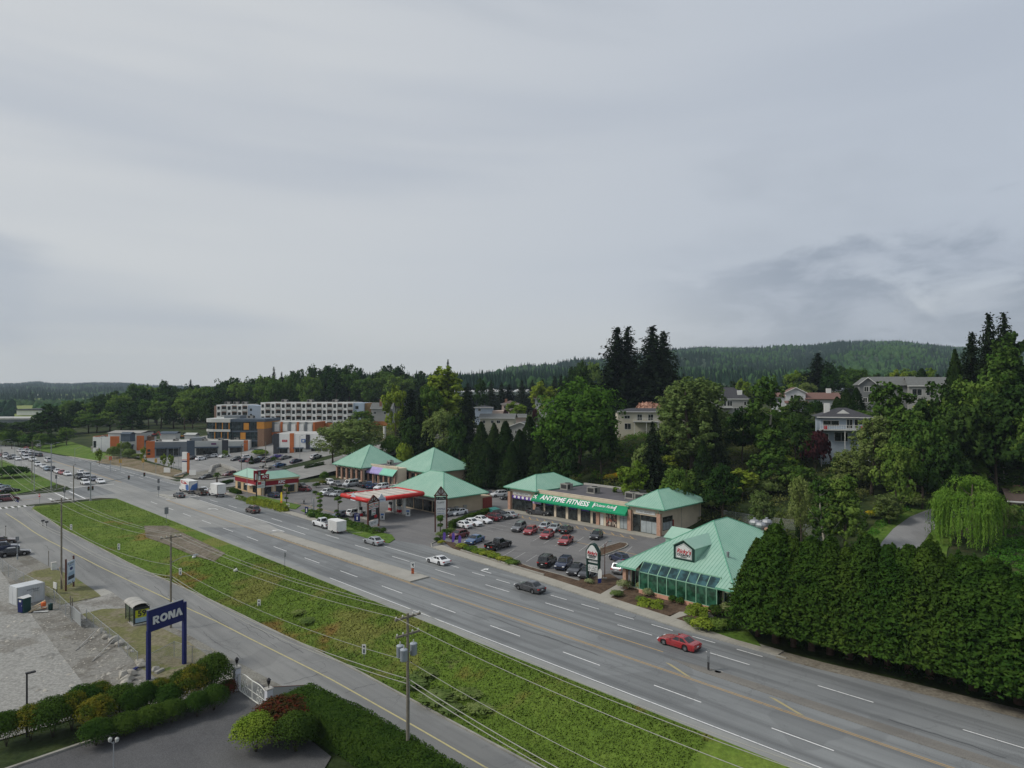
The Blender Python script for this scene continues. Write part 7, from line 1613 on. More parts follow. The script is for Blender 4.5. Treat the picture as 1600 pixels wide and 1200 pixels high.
def f_(e):
    mb=MB()
    for k in range(6):mb.cbox(rng.uniform(-.35,.35),rng.uniform(-.3,.3),rng.uniform(.08,.3),rng.uniform(.3,.6),rng.uniform(.2,.4),.10,rng.uniform(0,3))
    mb.build('cloth',m_navy,e,bevel=.03)
small('tarpaulin','crumpled dark blue tarpaulin left of the store sign','tarpaulin',212,1047,f_)
e=small('block','pale concrete block lying between the sign posts','block',249,1051,lambda e:MB().cbox(0,0,.16,1.1,.35,.32,.5).build('block',m_conc,e))
# chain link fence along the lot
def chain_mat():
    m=bpy.data.materials.new('chain link wire');t=NT(m);tc=t.n('ShaderNodeTexCoord');sp=t.n('ShaderNodeSeparateXYZ');t.L.new(tc.outputs['UV'],sp.inputs[0])
    a=t.m('FRACT',t.m('MULTIPLY',t.m('ADD',sp.outputs[0],sp.outputs[1]),11.0),0);b=t.m('FRACT',t.m('MULTIPLY',t.m('SUBTRACT',sp.outputs[0],sp.outputs[1]),11.0),0)
    w=t.m('MAXIMUM',t.m('LESS_THAN',a,.13),t.m('LESS_THAN',b,.13));d=t.n('ShaderNodeBsdfPrincipled');d.inputs['Base Color'].default_value=rgb(150,154,154)+(1,);d.inputs['Roughness'].default_value=.5
    tr=t.n('ShaderNodeBsdfTransparent');mx=t.n('ShaderNodeMixShader');t.L.new(w,mx.inputs[0]);t.L.new(tr.outputs[0],mx.inputs[1]);t.L.new(d.outputs[0],mx.inputs[2]);t.L.new(mx.outputs[0],t.out.inputs[0]);return m
m_chain=chain_mat()
def chain_fence(pix,h,label,step=3.0,name='chain_link_fence',pts=None,lean=0):
    pts=[PT(*p)for p in pix]if pts is None else pts;e=empty(name,pts[0],0,label,'fence');o0=pts[0];pos=[]
    for a,b in zip(pts,pts[1:]):
        n=max(1,round((b-a).length/step))
        for i in range(n):pos.append(a.lerp(b,i/n))
    pos.append(pts[-1])
    for p in pos:p.z=hxy(p.x,p.y)
    for p in pos:q=p-o0;MB().tube(q+Vector((0,0,-.3)),q+Vector((0,0,h+.08)),.035,n=6).build('post',m_polelight,e)
    MB().pipe([p-o0+Vector((0,0,h))for p in pos],.025,5).build('top_rail',m_polelight,e)
    for a,b in zip(pos,pos[1:]):
        qa,qb=a-o0,b-o0;L_=(b-a).length;me=bpy.data.meshes.new('mesh_panel');me.from_pydata([qa+Vector((0,0,.05)),qb+Vector((0,0,.05)),qb+Vector((0,0,h)),qa+Vector((0,0,h))],[],[(0,1,2,3)]);uv=me.uv_layers.new();
        for i,c in enumerate(((0,0),(L_,0),(L_,h),(0,h))):uv.data[i].uv=c
        me.materials.append(m_chain);ob('mesh_panel',me,e)
chain_fence(((-20,872),(13,902),(50,924),(85,945),(112,972)),2.0,'chain link fence between the verge and the fenced lot',3.5)
chain_fence(((135,970),(158,990),(185,1012),(215,1040)),1.5,'sagging chain link fence above the boulders',3.5)
chain_fence(((228,1052),(272,1028),(330,1045)),1.9,'low chain link fence corner around the store sign',3.0)
def f_(e):
    for x in(0,1.0):MB().tube((x,0,-.3),(x,0,2.9),.07).build('post',m_pole,e)
    MB().box(-4.4,-.1,-.03,.03,.25,1.7).build('panel',m_chain,e);q=MB();q.pipe([(-4.4,0,.2),(-4.4,0,1.8),(-.1,0,1.8),(-.1,0,.2),(-4.4,0,.2)],.035,5);q.pipe([(-4.4,0,1.0),(-.1,0,1.0)],.03,5);q.build('gate_frame',m_polelight,e);MB().box(-3.0,-2.2,-.06,-.03,.7,1.3).build('notice',m_wf,e)
small('lot_gate','open metal yard gate on twin dark posts','gate',113,968,f_,R(135))
# utility poles and their wires
def upole(px,py,ytop,label,arms,xf=False,lamp=None,r=.145,sleeve=False):
    p=PT(px,py);h=zat(ytop,p.y)-p.z;e=empty('utility_pole',p,TH,label,'utility pole','timber utility poles');MB().tube((0,0,-.5),(0,0,h),r,r*.72,9).build('pole',m_pole,e);tips=[]
    for z,half in arms:
        a=MB().box(-half,half,-.10,.06,h-z-.07,h-z+.07).build('crossarm',m_pole,e)
        for x in(-half+.12,-half*.4,half*.4,half-.12):MB().lathe([(.02,0),(.07,.05),(.07,.14),(.03,.2),(0,.2)],8,(x,-.02,h-z+.07)).build('insulator',m_insul,a)
    if xf:
        for x,y in((-.62,-.35),(-.35,.55),(.72,.2)):
            t_=MB().lathe([(.27,0),(.3,.04),(.3,.85),(.32,.88),(.28,.95),(.1,.98),(0,.98)],14,(x,y,h-3.6)).build('transformer',m_xfmr,e,True);MB().lathe([(.05,0),(.05,.25),(0,.27)],6,(x,y,h-2.62)).build('bushing',m_insul,t_);MB().tube((x,y,h-3.2),(0,0,h-3.2),.05,n=5).build('bracket',m_steel,t_)
    if sleeve:MB().tube((.16,.05,-.4),(.16,.05,h-5.6),.07,n=6).build('conduit',m_polelight,e)
    if lamp:z,l_=lamp;q=MB();q.pipe([(0,0,h-z),(l_*.5,-l_*.3,h-z+.7),(l_,-l_*.55,h-z+.85)],.04,6);q.build('lamp_arm',m_polelight,e);MB().cbox(l_+.2,-l_*.6,h-z+.85,.6,.22,.12).build('lamp_head',m_xfmr,e)
    return p,h
P1=upole(96,921,778,'tall timber utility pole beside the property sign',((.35,1.3),),lamp=None)
P2=upole(267,981,836,'timber utility pole rising behind the navy store sign',((.3,1.3),),lamp=(3.6,2.4))
P3=upole(637,1209,958,'nearest timber pole carrying three grey transformers',((.3,1.25),(1.7,1.15)),True,sleeve=True)
P4=(W(33.4,2,-3),13.0);P0=(W(24,172,-.3),12.5)
def wire(a,b,label,sag=.9,r=.022):
    a,b=Vector(a),Vector(b);e=MB();e.pipe([a.lerp(b,i/16)-Vector((0,0,sag*4*(i/16)*(1-i/16)))for i in range(17)],r,5);o=e.build('power_line',m_wire);tag(o,label,'power line','overhead wires along the frontage road')
def tip(P_,x,z):return P_[0]+Vector((NX*x,NY*x,P_[1]-z))
spans=((P0,P1,'from the junction to the property sign pole'),(P1,P2,'between the property sign pole and the store sign pole'),(P2,P3,'between the store sign pole and the transformer pole'),(P3,P4,'leaving the transformer pole towards the viewer'))
for A,B,lab in spans:
    for x,z,w in((-1.15,.1,'outer top'),(1.15,.1,'kerbside top'),(.5,.1,'inner top'),(.1,3.9,'middle'),(.15,5.4,'low'),(.15,5.8,'lowest')):wire(tip(A,x,z),tip(B,x,z),'%s wire %s'%(w,lab),.8+z*.06,.022 if z<5 else.035)
wire(tip(P1,0,.3),W(-20,150,9),'service wire running off to the left of the property sign pole',1.2)
# plain poles and street lights around the junction
def lamp_pole(px,py,ytop,label,arms=((1,2.4),),r=.10,grp='street lights at the junction',head=True,m=None):
    p=PT(px,py);h=zat(ytop,p.y)-p.z;e=empty('street_light',p,TH,label,'street light',grp);MB().tube((0,0,-.3),(0,0,h),r,r*.6,8).build('pole',m or m_polelight,e);MB().box(-.25,.25,-.25,.25,-.2,.25).build('base',m_conc,e)
    for sx,L_ in arms:q=MB();q.pipe([(0,0,h-.6),(sx*L_*.5,0,h+.05),(sx*L_,0,h+.15)],[.05,.04,.035],6);q.build('arm',m or m_polelight,e);MB().cbox(sx*(L_+.3),0,h+.14,.75,.28,.12).build('lamp_head',m_signback,e)
    return e
def signal_head(e,x,y,z,m=m_trim,back=None):
    o=MB().box(x-.2,x+.2,y-.18,y+.12,z,z+1.05).build('signal_head',m,e);
    if back:MB().box(x-.38,x+.38,y+.12,y+.15,z-.15,z+1.2).build('backboard',back,o)
    for k,c in enumerate(('red','amber','green')):MB().tube((x,y-.18,z+.86-.32*k),(x,y-.30,z+.86-.32*k),.12,n=8).build('lens',mat('%s signal lens'%c,{'red':(.16,.015,.012),'amber':(.16,.09,.01),'green':(.01,.10,.06)}[c],.3,.02,2,bump=0),o)
e=lamp_pole(141.5,782,722,'tall signal pole with long mast arm over the junction',((.8,1.2),(-.8,1.2)),.15,'signal poles at the junction');h=8.6
mb=MB();mb.tube((.1,0,4.0),(13.6,2.5,5.4),.11,.06,8);mb.build('mast_arm',m_polelight,e);signal_head(e,9.2,1.6,4.35);signal_head(e,13.2,2.4,4.75)
for x in(-.45,.45):signal_head(e,x,0,2.6)
lamp_pole(80,764,693,'tall street light on the lawn corner of the cross street',((.9,1.6),(-.9,1.0)),.16);lamp_pole(50,754,690,'slim dark street light standing on the far lawn',((1,1.2),),.13,m=m_pole);lamp_pole(53.5,766.5,702,'second slim pole just beside the lawn street light',(),.10);lamp_pole(115,783,727,'tall bare pole at the tip of the grass bank',(),.14,m=m_pole);lamp_pole(117,726,700,'grey street light on the central median',((1,1.5),),.08)
lamp_pole(158.5,722,683,'davit street light in front of the corner shop',((-1,1.4),),.07);lamp_pole(189,730,692,'street light above the bare bank',((1,1.0),),.06);lamp_pole(23,733,690,'street light beyond the round roadside tree',((-1,1.5),),.07);lamp_pole(33,737,700,'short street light beyond the round roadside tree',(),.06);lamp_pole(1.5,742,688,'curved street light at the left edge',((1,2.0),),.08);lamp_pole(63,708,688,'curved street light where the highway leaves',((-1,2.0),),.06)
e=lamp_pole(3,746,702,'leaning dark pole at the left edge of the highway',(),.12,m=m_pole)
lamp_pole(377,742,694,'tall dark lot light in the strip mall car park',((1,.8),),.13,m=m_pole);lamp_pole(415,747,690,'tall dark pole in front of the dense parking row',(),.16,m=m_pole);lamp_pole(468.5,719,681,'blue-signed lot light in front of the box store',((1,.5),),.09);lamp_pole(271,732,700,'lot light at the lower strip mall bank',(),.06);lamp_pole(279,733,700,'second lot light at the lower strip mall bank',(),.06)
lamp_pole(386,782,722,'street light in front of the chicken restaurant',((1,.7),),.07);lamp_pole(487,790,757,'lot light beside the gas station drive',(),.06);lamp_pole(945,905,849,'brown lot light beside the restaurant pylon sign',((1,.9),),.07,m=m_woodbr);lamp_pole(1272,846,797,'pale lot light behind the tall cedar hedge',((-1,.6),),.07);lamp_pole(490,804,778,'thick white post by the gas station lawn',(),.2)
def sig_post(px,py,ytop,label,heads,back=None):
    p=PT(px,py);h=zat(ytop,p.y)-p.z;e=empty('traffic_signal',p,TH+R(180),label,'traffic signal','traffic signals at the junction');MB().tube((0,0,-.3),(0,0,h),.07).build('post',m_polelight,e)
    for z in heads:signal_head(e,0,-.12,h-z,m_trim,back)
sig_post(248,777,748,'signal post with two heads on the median nose',(1.1,3.0));sig_post(88,763,742,'pedestrian signal on the lawn corner',(1.1,));sig_post(101,783,761,'signal post at the tip of the grass bank',(1.4,));sig_post(172.5,737,712,'signal with an orange backboard across the highway',(1.4,),m_orangep);sig_post(223.5,737,716,'yellow-backed signal on the bare bank',(1.3,),m_sigy);sig_post(243.5,741,716,'second yellow-backed signal on the bare bank',(1.3,),m_sigy);sig_post(188,735,717,'small yellow signal by the kerb past the junction',(1.3,),m_sigy)
# road signs
e,o=post_sign(62,789,775,'red octagonal stop sign at the tip of the grass bank',());MB().slab([(.42*math.cos(R(22.5+45*i)),-.06,2.35+.42*math.sin(R(22.5+45*i)))for i in range(8)],(0,-1,0),.03).build('octagon',m_let_red,e);text('STOP',e,(0,-.10,2.35),-math.pi/2,.3,m_let_white,bold=.01)
post_sign(27,798,786,'dark street name board at the cross street corner',((1.4,2.0,.38,m_navy),));post_sign(260,817,792,'grey back of a tall sign on the highway bank',((.78,-1.5,1.4,m_signback),),rz=TH,group='sign backs on the highway bank');post_sign(445,885,863,'grey back of a small sign on the highway bank',((.6,-.75,.7,m_signback),),rz=TH+R(90),group='sign backs on the highway bank')
for px,py,yt,lab in((111.5,829,819,'white parking sign near the top of the grass bank'),(186,861,849,'white parking sign halfway along the grass bank'),(282,900,887,'white sign with dark edge low on the bank by the pole'),(405,946,936,'white sign on the bank beside the wires'),(569,1031,1006,'white sign with black dot and arrow on the bank')):
    e,o=post_sign(px,py,yt,lab,((.48,-1.15,1.1,m_signw),),group='small signs on the grass bank',rz=R(-8));_,z,h,w=o[0]
    MB().slab([(.12*math.cos(6.283*i/10),-.07,z+h*.78+.12*math.sin(6.283*i/10))for i in range(10)],(0,-1,0),.012).build('dot_print',m_let_dark,o[0][0]);MB().box(-.1,.1,-.082,-.07,z+.12,z+h*.52).build('print',m_slate,o[0][0])
e,o=post_sign(645,898,878,'keep right sign over an orange striped marker on the median tip',((.6,-.85,.8,m_signw),(.42,-1.9,.95,m_orangep)),rz=R(-10))
for k in range(4):MB().slab([(-.19,-.072,o[1][1]+.05+.23*k),(.19,-.072,o[1][1]+.18+.23*k),(.19,-.072,o[1][1]+.28+.23*k),(-.19,-.072,o[1][1]+.15+.23*k)],(0,-1,0),.012).build('stripe',m_trim,o[1][0])
z=o[0][1];MB().slab([(-.2,-.072,z+.62),(-.02,-.072,z+.62),(.2,-.072,z+.2),(.1,-.072,z+.12)],(0,-1,0),.012).build('arrow',m_let_dark,o[0][0]);MB().box(.06,.2,-.083,-.072,z+.45,z+.65).build('print',m_slate,o[0][0])
post_sign(1107.5,1048,1014,'dark sign and marker board on the old median',((.34,-1.3,1.2,m_signback),(.26,.1,1.3,m_trim)),rz=R(-60),r=.05)
def f_(e):mb=MB();mb.lathe([(.34,0),(.34,.05),(.0,.05)],14);mb.build('cover',m_signback,e);MB().lathe([(.46,0),(.46,.03),(0,.03)],14).build('collar',m_conc,e)
small('manhole','round manhole cover beside the dark median sign','manhole cover',1122,1050,f_)
for px,py,lab in((67,822,'left black mailbox on the frontage kerb'),(73,824,'right black mailbox on the frontage kerb')):
    def f_(e):MB().tube((0,0,-.2),(0,0,1.0),.05).build('post',m_trim,e);mb=MB();mb.pipe([(-.28,0,1.12),(.28,0,1.12)],.17,8);mb.build('box',m_trim,e)
    small('mailbox',lab,'mailbox',px,py,f_,None,'mailboxes on the frontage kerb')
for px,py,lab,rz in((303,872,'white litter bag high on the grass bank',20),(368,893,'white litter bag lower on the grass bank',60)):
    def f_(e):mb=MB();mb.cbox(0,0,.2,.55,.4,.35,.3);mb.cbox(.15,.05,.42,.3,.25,.2,.8);mb.build('bag',m_wf,e,bevel=.08)
    small('litter_bag',lab,'bag',px,py,f_)
# ------------------------------------------------------------------ plaza signs, flags, bins
def gable_pylon(px0,py0,px1,py1,ytop,label,build,z=0):
    a,b=PT(px0,py0),PT(px1,py1);e=empty('pylon_sign',a,math.atan2(b.y-a.y,b.x-a.x),label,'sign');L_=math.hypot(b.x-a.x,b.y-a.y);h=zat(ytop,(a.y+b.y)/2);build(e,L_,h);return e
def timber_gable(e,L_,h,rise):
    for x in(0,L_):MB().box(x-.14,x+.14,-.14,.14,-.3,h-rise).build('post',m_woodbr,e)
    g=MB();c=L_/2
    def bar(p,q,w):
        p,q=Vector(p),Vector(q);d=(q-p).normalized();n=Vector((-d.y,d.x))*w/2;g.slab([((p-n).x,-.12,(p-n).y),((q-n).x,-.12,(q-n).y),((q+n).x,-.12,(q+n).y),((p+n).x,-.12,(p+n).y)],(0,1,0),.24)
    bar((-.2,h-rise-.1),(c,h),.22);bar((L_+.2,h-rise-.1),(c,h),.22);bar((c,h-.1),(c,h-rise),.16);bar((c,h-rise),(c-.25*L_,h-rise*.55),.13);bar((c,h-rise),(c+.25*L_,h-rise*.55),.13);bar((0,h-rise),(L_,h-rise),.18);g.build('gable_frame',m_woodbr,e)
    MB().slab([(.1,.02,h-rise),(L_-.1,.02,h-rise),(c,.02,h-.2)],(0,1,0),.03).build('gable_infill',m_lgrey,e)
def b1(e,L_,h):
    timber_gable(e,L_,h,1.75);z=h-1.95;w0,w1=.16,L_-.16
    p=MB().box(w0,w1,-.1,.1,z-.62,z-.02).build('header',m_dkgreen,e);scrawl(p,(L_/2,-.105,z-.3),-math.pi/2,(w1-w0)*.8,.28,m_lgrey,61);y=z-.66
    for k,(hh,m)in enumerate(((1.0,m_signw),(1.5,m_signw),(.42,m_signw),(.8,m_lgrey))):
        b=MB().box(w0,w1,-.12,.12,y-hh,y-.04).build('tenant_panel',m,e)
        scrawl(b,(L_/2,-.125,y-hh*.5),-math.pi/2,(w1-w0)*.75,min(.34,hh*.5),(m_let_dark,m_navy,m_tblue,m_slate)[k],62+k);
        if hh>1.2:scrawl(b,(L_/2,-.125,y-hh*.82),-math.pi/2,(w1-w0)*.7,.16,m_slate,70)
        y-=hh
gable_pylon(680,831,698,830.5,760.5,'tall brown timber plaza sign stacked with white tenant boards',b1)
def b2(e,L_,h):
    timber_gable(e,L_,h,1.35);w0,w1=.16,L_-.16;z=h-1.45
    p=MB().box(w0,w1,-.1,.1,z-1.25,z-.05).build('seven_panel',m_signw,e)
    for k,m in enumerate((mat('orange stripe',rgb(206,110,40),.5,.05,2,bump=0),m_let_green,m_let_red)):MB().box(w0+.05,w1-.05,-.115,-.1,z-.42-.3*k,z-.28-.3*k).build('stripe',m,p)
    q=MB().box(L_/2-.48,L_/2+.48,-.15,-.11,z-1.2,z-.1).build('seven_box',m_signw,p);text('7',q,(L_/2,-.18,z-.6),-math.pi/2,1.1,m_let_red,bold=.03)
    d=MB().box(w0,w1,-.08,.08,z-3.4,z-1.3).build('price_panel',m_blackmetal,e);pr=MB().box(L_/2-.85,L_/2+.75,-.12,-.08,z-2.5,z-1.35).build('price_board',m_signw,d);scrawl(pr,(L_/2,-.125,z-1.7),-math.pi/2,1.4,.4,m_let_red,81);MB().box(L_/2-.7,L_/2+.6,-.13,-.12,z-2.35,z-2.2).build('green_print',m_let_green,pr)
    MB().slab([(L_*.68+.62*math.cos(6.283*i/14),-.08,z-2.9+.34*math.sin(6.283*i/14))for i in range(14)],(0,-1,0),.03).build('red_badge',m_let_red,d);m=MB().box(w0+.1,w1-.02,-.06,.06,z-4.65,z-3.65).build('message_board',m_signw,e);scrawl(m,(L_/2,-.065,z-4.1),-math.pi/2,2.0,.3,m_alu,83)
gable_pylon(575,828,591.5,822,774,'brown gabled pole sign with a red seven in front of the pumps',b2)
def b3(e,L_,h):
    for x in(0,L_):MB().box(x-.12,x+.12,-.2,.2,-.3,h-1.5 if x==0 else h-1.5).build('post',m_dkgreen,e)
    c=L_/2;k=1.12
    def pent(s,z0,z1,z2,y):return[(c-c*k*s,y,z0),(c+c*k*s,y,z0),(c+c*k*s,y,z1),(c+c*.42*s,y,z2-.18),(c,y,z2),(c-c*.42*s,y,z2-.18),(c-c*k*s,y,z1)]
    b=MB().slab(pent(1.0,h-2.45,h-1.15,h,-.3),(0,1,0),.6).build('head_box',m_dkgreen,e);f=MB().slab(pent(.84,h-2.3,h-1.2,h-.22,-.30),(0,-1,0),.03).build('sign_face',m_signw,b)
    text("Ricky's",f,(c,-.36,h-1.42),-math.pi/2,.62,m_let_red,bold=.014,shear=.25);text('COUNTRY',f,(c,-.36,h-1.83),-math.pi/2,.32,m_let_dark,bold=.012);text('RESTAURANT',f,(c,-.36,h-2.08),-math.pi/2,.17,m_let_dark,bold=.005)
    for z,m in((h-2.85,m_signw),(h-3.15,m_dkgreen)):MB().box(.1,L_-.1,-.08,.08,z,z+.24).build('slat',m,e)
    r=MB().box(.08,L_-.08,-.12,.12,h-4.2,h-3.25).build('reader_board',m_signw,e)
    for i in range(3):scrawl(r,(c,-.125,h-3.45-.27*i),-math.pi/2,L_*.75,.2,m_let_dark,90+i)
gable_pylon(918.3,907,936,911,848.5,'dark green restaurant pylon sign with arched white head',b3)
def flag(px,py,ytop,label,m,m2,grp):
    p=PT(px,py);h=zat(ytop,p.y)-p.z;e=empty('feather_flag',p,R(-20),label,'feather flag',grp);MB().pipe([(0,0,0),(0,0,h*.8),(.12,0,h*.95),(.35,0,h)],.025,5).build('pole',m_blackmetal,e)
    pts=[(.02,.3),(.5,.45),(.62,h*.7),(.55,h*.9),(.36,h-.02),(.14,h*.94),(.02,h*.8)];MB().slab([(x,0,z)for x,z in pts],(0,-1,0),.015).build('cloth',m,e)
    if m2:MB().slab([(.03,-.02,.3),(.5,-.02,.46),(.56,-.02,h*.45),(.03,-.02,h*.40)],(0,-1,0),.012).build('lower_print',m2,e)
for px,py,yt,lab in((692,847,831,'purple feather flag nearest the tall timber sign'),(706,850,832,'middle purple feather flag in the planting bed'),(716,854,836,'purple feather flag nearest the green shrubs')):flag(px,py,yt,lab,m_purple,None,'purple feather flags in the planting bed')
flag(438,794,768,'yellow and orange feather flag in front of the lime hedge',mat('yellow flag cloth',rgb(214,190,40),.8,.06,1,bump=0),mat('coral flag cloth',rgb(220,110,84),.8,.06,1,bump=0),None);flag(934,915,888,'blue and white feather flag at the restaurant pylon',m_wf,m_navy,None)
def f_(e):MB().box(-.35,.35,-.05,.05,.3,1.7).build('board',m_navy,e);[MB().box(x-.04,x+.04,-.06,.06,-.1,1.75).build('leg',m_blackmetal,e)for x in(-.36,.36)];MB().box(-.12,.16,-.065,-.05,.6,1.4).build('print',m_signw,e)
small('board_sign','dark blue board sign on the lawn by the white post','sign',479,804,f_,R(-15))
def f_(e):MB().box(-.65,.65,-.08,.08,.2,1.9).build('board',m_navy,e);scrawl(e,(0,-.085,1.6),-math.pi/2,1.0,.26,m_signw,95);MB().box(-.1,.2,-.095,-.08,.5,1.2).build('print',m_signw,e)
small('board_sign','larger dark blue board sign on the hedge by the pumps','sign',558,816,f_,R(-15))
for px,py,lab in((442,794,'left white yard sign beside the feather flag'),(450,793,'right white yard sign beside the feather flag')):small('yard_sign',lab,'sign',px,py,lambda e:(MB().box(-.4,.4,-.03,.03,.15,.95).build('board',m_signw,e),scrawl(e,(0,-.035,.6),-math.pi/2,.6,.22,m_let_dark,97)),R(-12))
for px,py,lab in((597.5,812,'blue and white stand sign at the left pump island'),(637.5,806.5,'blue and white stand sign at the right pump island')):small('stand_sign',lab,'sign',px,py,lambda e:(MB().box(-.5,.5,-.08,.08,0,1.5).build('board',m_signw,e),MB().box(-.36,.36,-.095,-.08,.95,1.35).build('blue_print',m_tblue,e),MB().box(-.2,.2,-.095,-.08,.3,.8).build('dark_print',m_slate,e)),R(-10))
def f_(e):MB().box(-1.0,1.0,-.8,.8,.1,1.35).build('body',m_teal,e);mb=MB();mb.slab([(-1.05,-.85,1.3),(1.05,-.85,1.3),(1.05,.85,1.6),(-1.05,.85,1.6)],(0,0,1),.07);mb.build('lid',m_teal,e);[MB().cbox(x,y,.06,.16,.16,.12).build('wheel',m_trim,e)for x in(-.8,.8)for y in(-.6,.6)];MB().box(-.9,.9,-.86,-.8,.7,.85).build('rib',m_teal,e)
small('dumpster','teal dumpster at the end of the clipped hedge','dumpster',772.5,805,f_)
def f_(e):MB().box(-1.4,1.4,-1.0,1.0,0,1.7).build('body',m_pgreen,e);MB().box(-1.45,1.45,-1.05,1.05,1.7,1.8).build('lid',m_pgreen,e)
small('dumpster','dark green dumpster by the strip mall ramp','dumpster',404,709,f_)
small('white_post','white bollard at the hillside road corner','bollard',601,684,lambda e:(MB().tube((0,0,-.3),(0,0,4.2),.55,n=10).build('post',m_wf,e),MB().tube((0,0,4.2),(0,0,4.5),.65,n=10).build('cap',m_wf,e)))
def f_(e):
    MB().box(-1.1,1.1,-.4,.4,0,9.0).build('pylon',m_white_cl,e);MB().box(-1.12,1.12,-.42,.42,4.8,5.3).build('blue_band',m_navy,e);MB().box(-1.12,1.12,-.42,.42,5.6,5.8).build('red_band',m_let_red,e);MB().box(1.1,1.9,-.3,.4,0,8.6).build('side_panel',m_orange,e)
p=small('gateway_sign','white gateway pylon with navy band at the strip mall corner','sign',289,739,f_,R(-8));p.scale=(.78,.78,.78)
def f_(e):MB().box(-1.2,1.2,-.05,.05,.6,2.2).build('board',m_wf,e);[MB().box(x-.05,x+.05,0,.1,-.2,2.2).build('leg',m_pole,e)for x in(-1.1,1.1)]
small('site_board','white site board on the bare bank by the junction','sign',261,741,f_,R(-10))
small('site_board','white site board at the foot of the stone bank','sign',301,745,f_,R(-10))
# retaining walls of pale blocks by the strip mall
def block_wall(pts,h,label,n=None):
    e=empty('block_wall',pts[0],0,label,'retaining wall');o0=pts[0];g=random.Random(5);me=None;k=0
    for a,b in zip(pts,pts[1:]):
        L_=(b-a).length;m=max(1,int(L_/1.5));rz=math.atan2((b-a).y,(b-a).x)
        for i in range(m):
            for r_ in range(h):
                c=a.lerp(b,(i+.5+(.3 if r_%2 else 0))/m)-o0
                if me is None:me=MB().box(-.70,.70,-.4,.4,0,.72).mesh('block',m_conc2)
                q=ob('block',me,e,(c.x,c.y,c.z+.75*r_-.2),rz+g.uniform(-.03,.03))
block_wall([PT(327,744),PT(331,733),PT(345,729),PT(362,735),PT(372,741)],2,'curved pale block wall around the stony bank');block_wall([PT(273,745),PT(286,741),PT(294,737)],1,'low pale block wall by the gateway pylon');block_wall([PT(143,705),PT(150,703),PT(152,709)],3,'white curved retaining wall below the corner shop')
drape_poly('gravel_bank',[TS(*PT(a,b)[:2])for a,b in((285,748),(327,750),(372,744),(362,735),(345,730),(331,734),(300,740))],m_gravel,.25,2)
drape_poly('bare_bank',[TS(*PT(a,b)[:2])for a,b in((150,723),(200,730),(262,745),(285,746),(290,738),(250,728),(205,716),(165,712))],groundmat('bare bank',[rgb(124,112,92),(rgb(100,94,66),.2,.5,.7),(rgb(84,92,50),.3,.6,.7)],fine=1.5,co='World'),.12,2)
drape_poly('lawn',[TS(*PT(a,b)[:2])for a,b in((40,700),(90,710),(160,721),(175,712),(140,700),(110,690),(62,694))],m_lawn,.12,4)
# orange timber fence on the terrace
def board_fence(a,b,label,h=1.8):
    e=empty('board_fence',a,math.atan2((b-a).y,(b-a).x),label,'fence');L_=(b-a).length;n=min(60,int(L_/.5));me=MB().box(0,L_/n-.05,-.03,.03,0,h).mesh('board',mat('orange fence board',rgb(166,108,62),.9,.12,1,bump=.2));dz=(b-a).z
    for i in range(n):ob('board',me,e,(L_*i/n,0,dz*i/n+rng.uniform(-.04,.04)))
    r_=MB();r_.slab([(0,.03,h*.75),(L_,.03,h*.75+dz),(L_,.1,h*.75+dz),(0,.1,h*.75)],(0,0,1),.1);r_.build('rail',m_timber,e)
q=lambda px,D,py:Vector((PD(px,D).x,D,zat(py,D)))
board_fence(q(490,305,668),q(520,303,667),'orange board fence on the terrace left of the willowy tree');board_fence(q(564,303,664),q(606,300,665),'orange board fence on the terrace right of the willowy tree')
# yard behind the strip mall
for i,(px,py,w,d,h,m,nm,lab,cat)in enumerate(((266,684,7,4,2.6,m_slate,'shed','dark roofed shed in the yard behind the strip mall','shed'),(300,685,5,3,2.2,m_lgrey,'cabin','grey site cabin near the office in the yard','cabin'),(200,684,4.4,3,2.2,m_slate,'container','blue-grey container behind the corner shop','container'),(232,685,4,2.4,1.1,m_brownp,'timber_stack','stack of brown timber in the yard','timber stack'),(288,685,3,1.8,1.3,m_ochre,'excavator','yellow digger parked in the yard','digger'),(242,682,2.2,1.6,1.2,m_let_red,'tractor','red machine beside the timber stack','machine'),(206,682,15,10,2.4,m_unit,'barn','long grey roofed shed under the woods','shed'))):
    p=PD(px,300-6*(i%3),None);p.z=zat(py,p.y);e=empty(nm,p,R(rng.uniform(-12,12)),lab,cat)
    if nm in('excavator','tractor'):
        MB().box(-w/2,w/2,-d/2,d/2,.2,.9).build('track',m_trim,e);MB().box(-w/2+.3,w/2-.6,-d/2+.2,d/2-.2,.9,h).build('body',m,e);MB().pipe([(w/2-.6,0,h*.8),(w/2+.6,0,h+1.0),(w/2+1.6,0,.5)],.16,5).build('boom',m,e);MB().box(-w*.1,w*.2,-d/2+.15,0,h,h+1.2).build('cab',m_wg,e)
    else:
        MB().box(-w/2,w/2,-d/2,d/2,-1.5,h*.75).build('wall',m_lgrey if nm in('shed','barn')else m,e);mb=MB();mb.slab([(-w/2-.3,-d/2-.3,h*.72),(w/2+.3,-d/2-.3,h*.72),(w/2+.3,0,h*1.05),(-w/2-.3,0,h*1.05)],(0,0,1),.15);mb.slab([(-w/2-.3,0,h*1.05),(w/2+.3,0,h*1.05),(w/2+.3,d/2+.3,h*.72),(-w/2-.3,d/2+.3,h*.72)],(0,0,1),.15);mb.build('roof',m,e)
drape_poly('yard',[(118,292),(165,285),(190,330),(150,350),(112,345)],m_dirt,.15,6)
